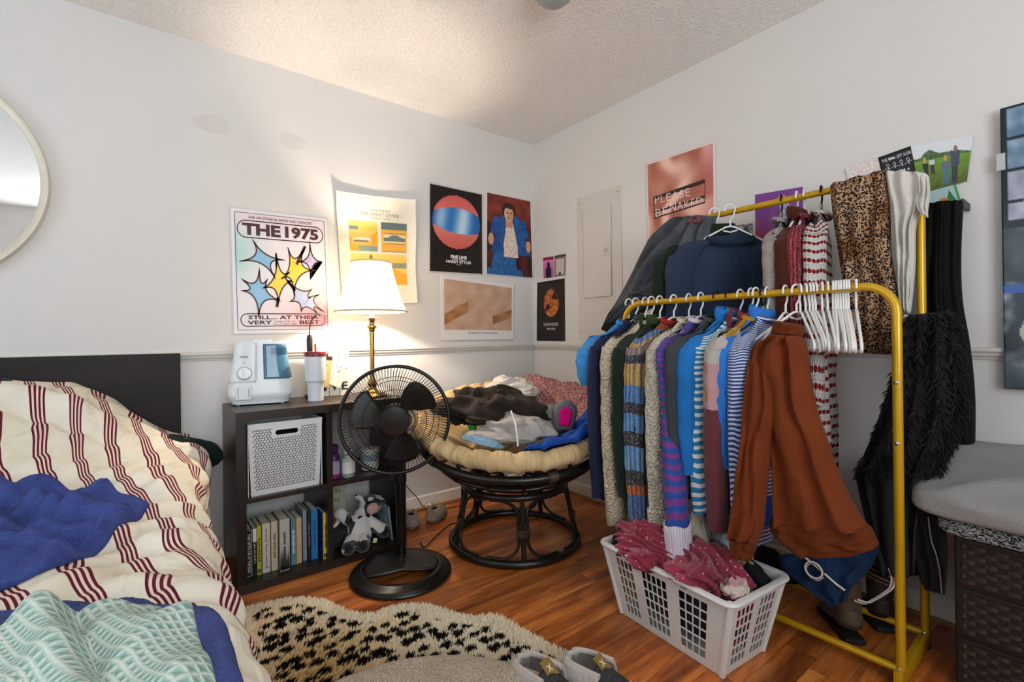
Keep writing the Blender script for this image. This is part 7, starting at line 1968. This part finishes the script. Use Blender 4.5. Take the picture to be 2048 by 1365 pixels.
while N < 42000:
    x, y = rb.uniform(x0, x1), rb.uniform(y0, y1)
    if (Vector((x, y, 0))-CAM).xy.dot(FWD.xy) < 1.30 or not inside(x, y): continue
    c = rug_color(x, y, rb); N += 1
    L = rb.uniform(0.018, 0.03); a = 0.6+1.5*nz((x*3, y*3, 9))+rb.uniform(-0.7, 0.7); sp = rb.uniform(0.15, 0.75)
    d = Vector((math.cos(a)*sp, math.sin(a)*sp, 1)).normalized(); w = Vector((-math.sin(a+rb.uniform(-1, 1)), math.cos(a), 0))*0.0034
    p = Vector((x-rc.x, y-rc.y, 0.009)); q = p+d*L*0.6; t = p+d*L+Vector((d.x, d.y, 0))*L*0.35-Vector((0, 0, L*0.12))
    k = len(vs_); vs_ += [p-w, p+w, q+w*0.8, q-w*0.8, t]; fs_ += [(k, k+1, k+2, k+3), (k+3, k+2, k+4)]; cols += [srgb(c)]*5
m.add(vs_, fs_); m.c = cols
mf = NT('faux_fur_strands', 0.85, 0.15); at = mf.n('Attribute'); at.attribute_name = 'print'; mf.color(at.outputs['Color']); tl_ = mf.n('BsdfTranslucent'); mf.l(at.outputs['Color'], tl_.inputs[0]); mx_ = mf.n('MixShader'); mx_.inputs[0].default_value = 0.4; mf.l(mf.b.outputs[0], mx_.inputs[1]); mf.l(tl_.outputs[0], mx_.inputs[2]); mf.l(mx_.outputs[0], mf.t.nodes['Material Output'].inputs[0])
o = m.build('fur_pile', mf.m, rug, smooth=False); o['kind'] = 'stuff'

# round beige plush mat (pet bed) at the front
ctr = CAM+FWD*0.955+RGT*(-0.20); ctr.z = 0
def pet(s, t):
    a = 2*PI*s; R0 = 0.49*(1+0.012*nz((math.cos(a)*2, math.sin(a)*2, 0)))
    ph = t*PI*0.5
    if t < 0.75:
        r = R0*(t/0.75)*0.93; h = 0.068+0.026*sstep(0.55, 0.95, t/0.75)+0.006*nz((math.cos(a)*r*9, math.sin(a)*r*9, 4))
    else:
        th = (t-0.75)/0.25*PI*0.9; r = R0*(0.93+0.07*math.sin(th)); h = 0.048+0.046*math.cos(th)
    return (math.cos(a)*r, math.sin(a)*r, h+0.018)
o = MB().grid(pet, 96, 48, wu=True).build('pet_bed', cloth('beige_plush', '#c6b6a2', 'sherpa', 0.9, 0.5, 0.1, None, 240), angle=180); o.location = ctr
tag(o, 'round beige plush pet bed lying on the leopard rug', 'pet bed')
F_felt = cloth('light_grey_felt', '#b3aca6', 'fleece', 0.25, 0.3, 0.08); F_toe = fuzz_mat('black_tweed_knit', '#101011', '#5d5d5c', 0.1); M_so = plain('felt_sole', '#5d5852', 0.8)
def slip(label, u, v, k, z):
    dv_ = (RGT*k-FWD*(1.3-k)).normalized(); an = math.atan2(dv_.x, -dv_.y); h = onz(u, v, 0.07)
    return slipper('slipper', label, (h.x+dv_.x*0.125, h.y+dv_.y*0.125, z), an, 0.26, 0.105, (F_toe, F_felt, M_so), True, hgt=0.075)
slip('grey felt slipper with black tweed toe and leather tag on the rug edge', 1128, 1330, 0.72, 0.024)
slip('grey felt slipper with black tweed toe leaning on the beige pet bed', 1030, 1342, 0.66, 0.034)
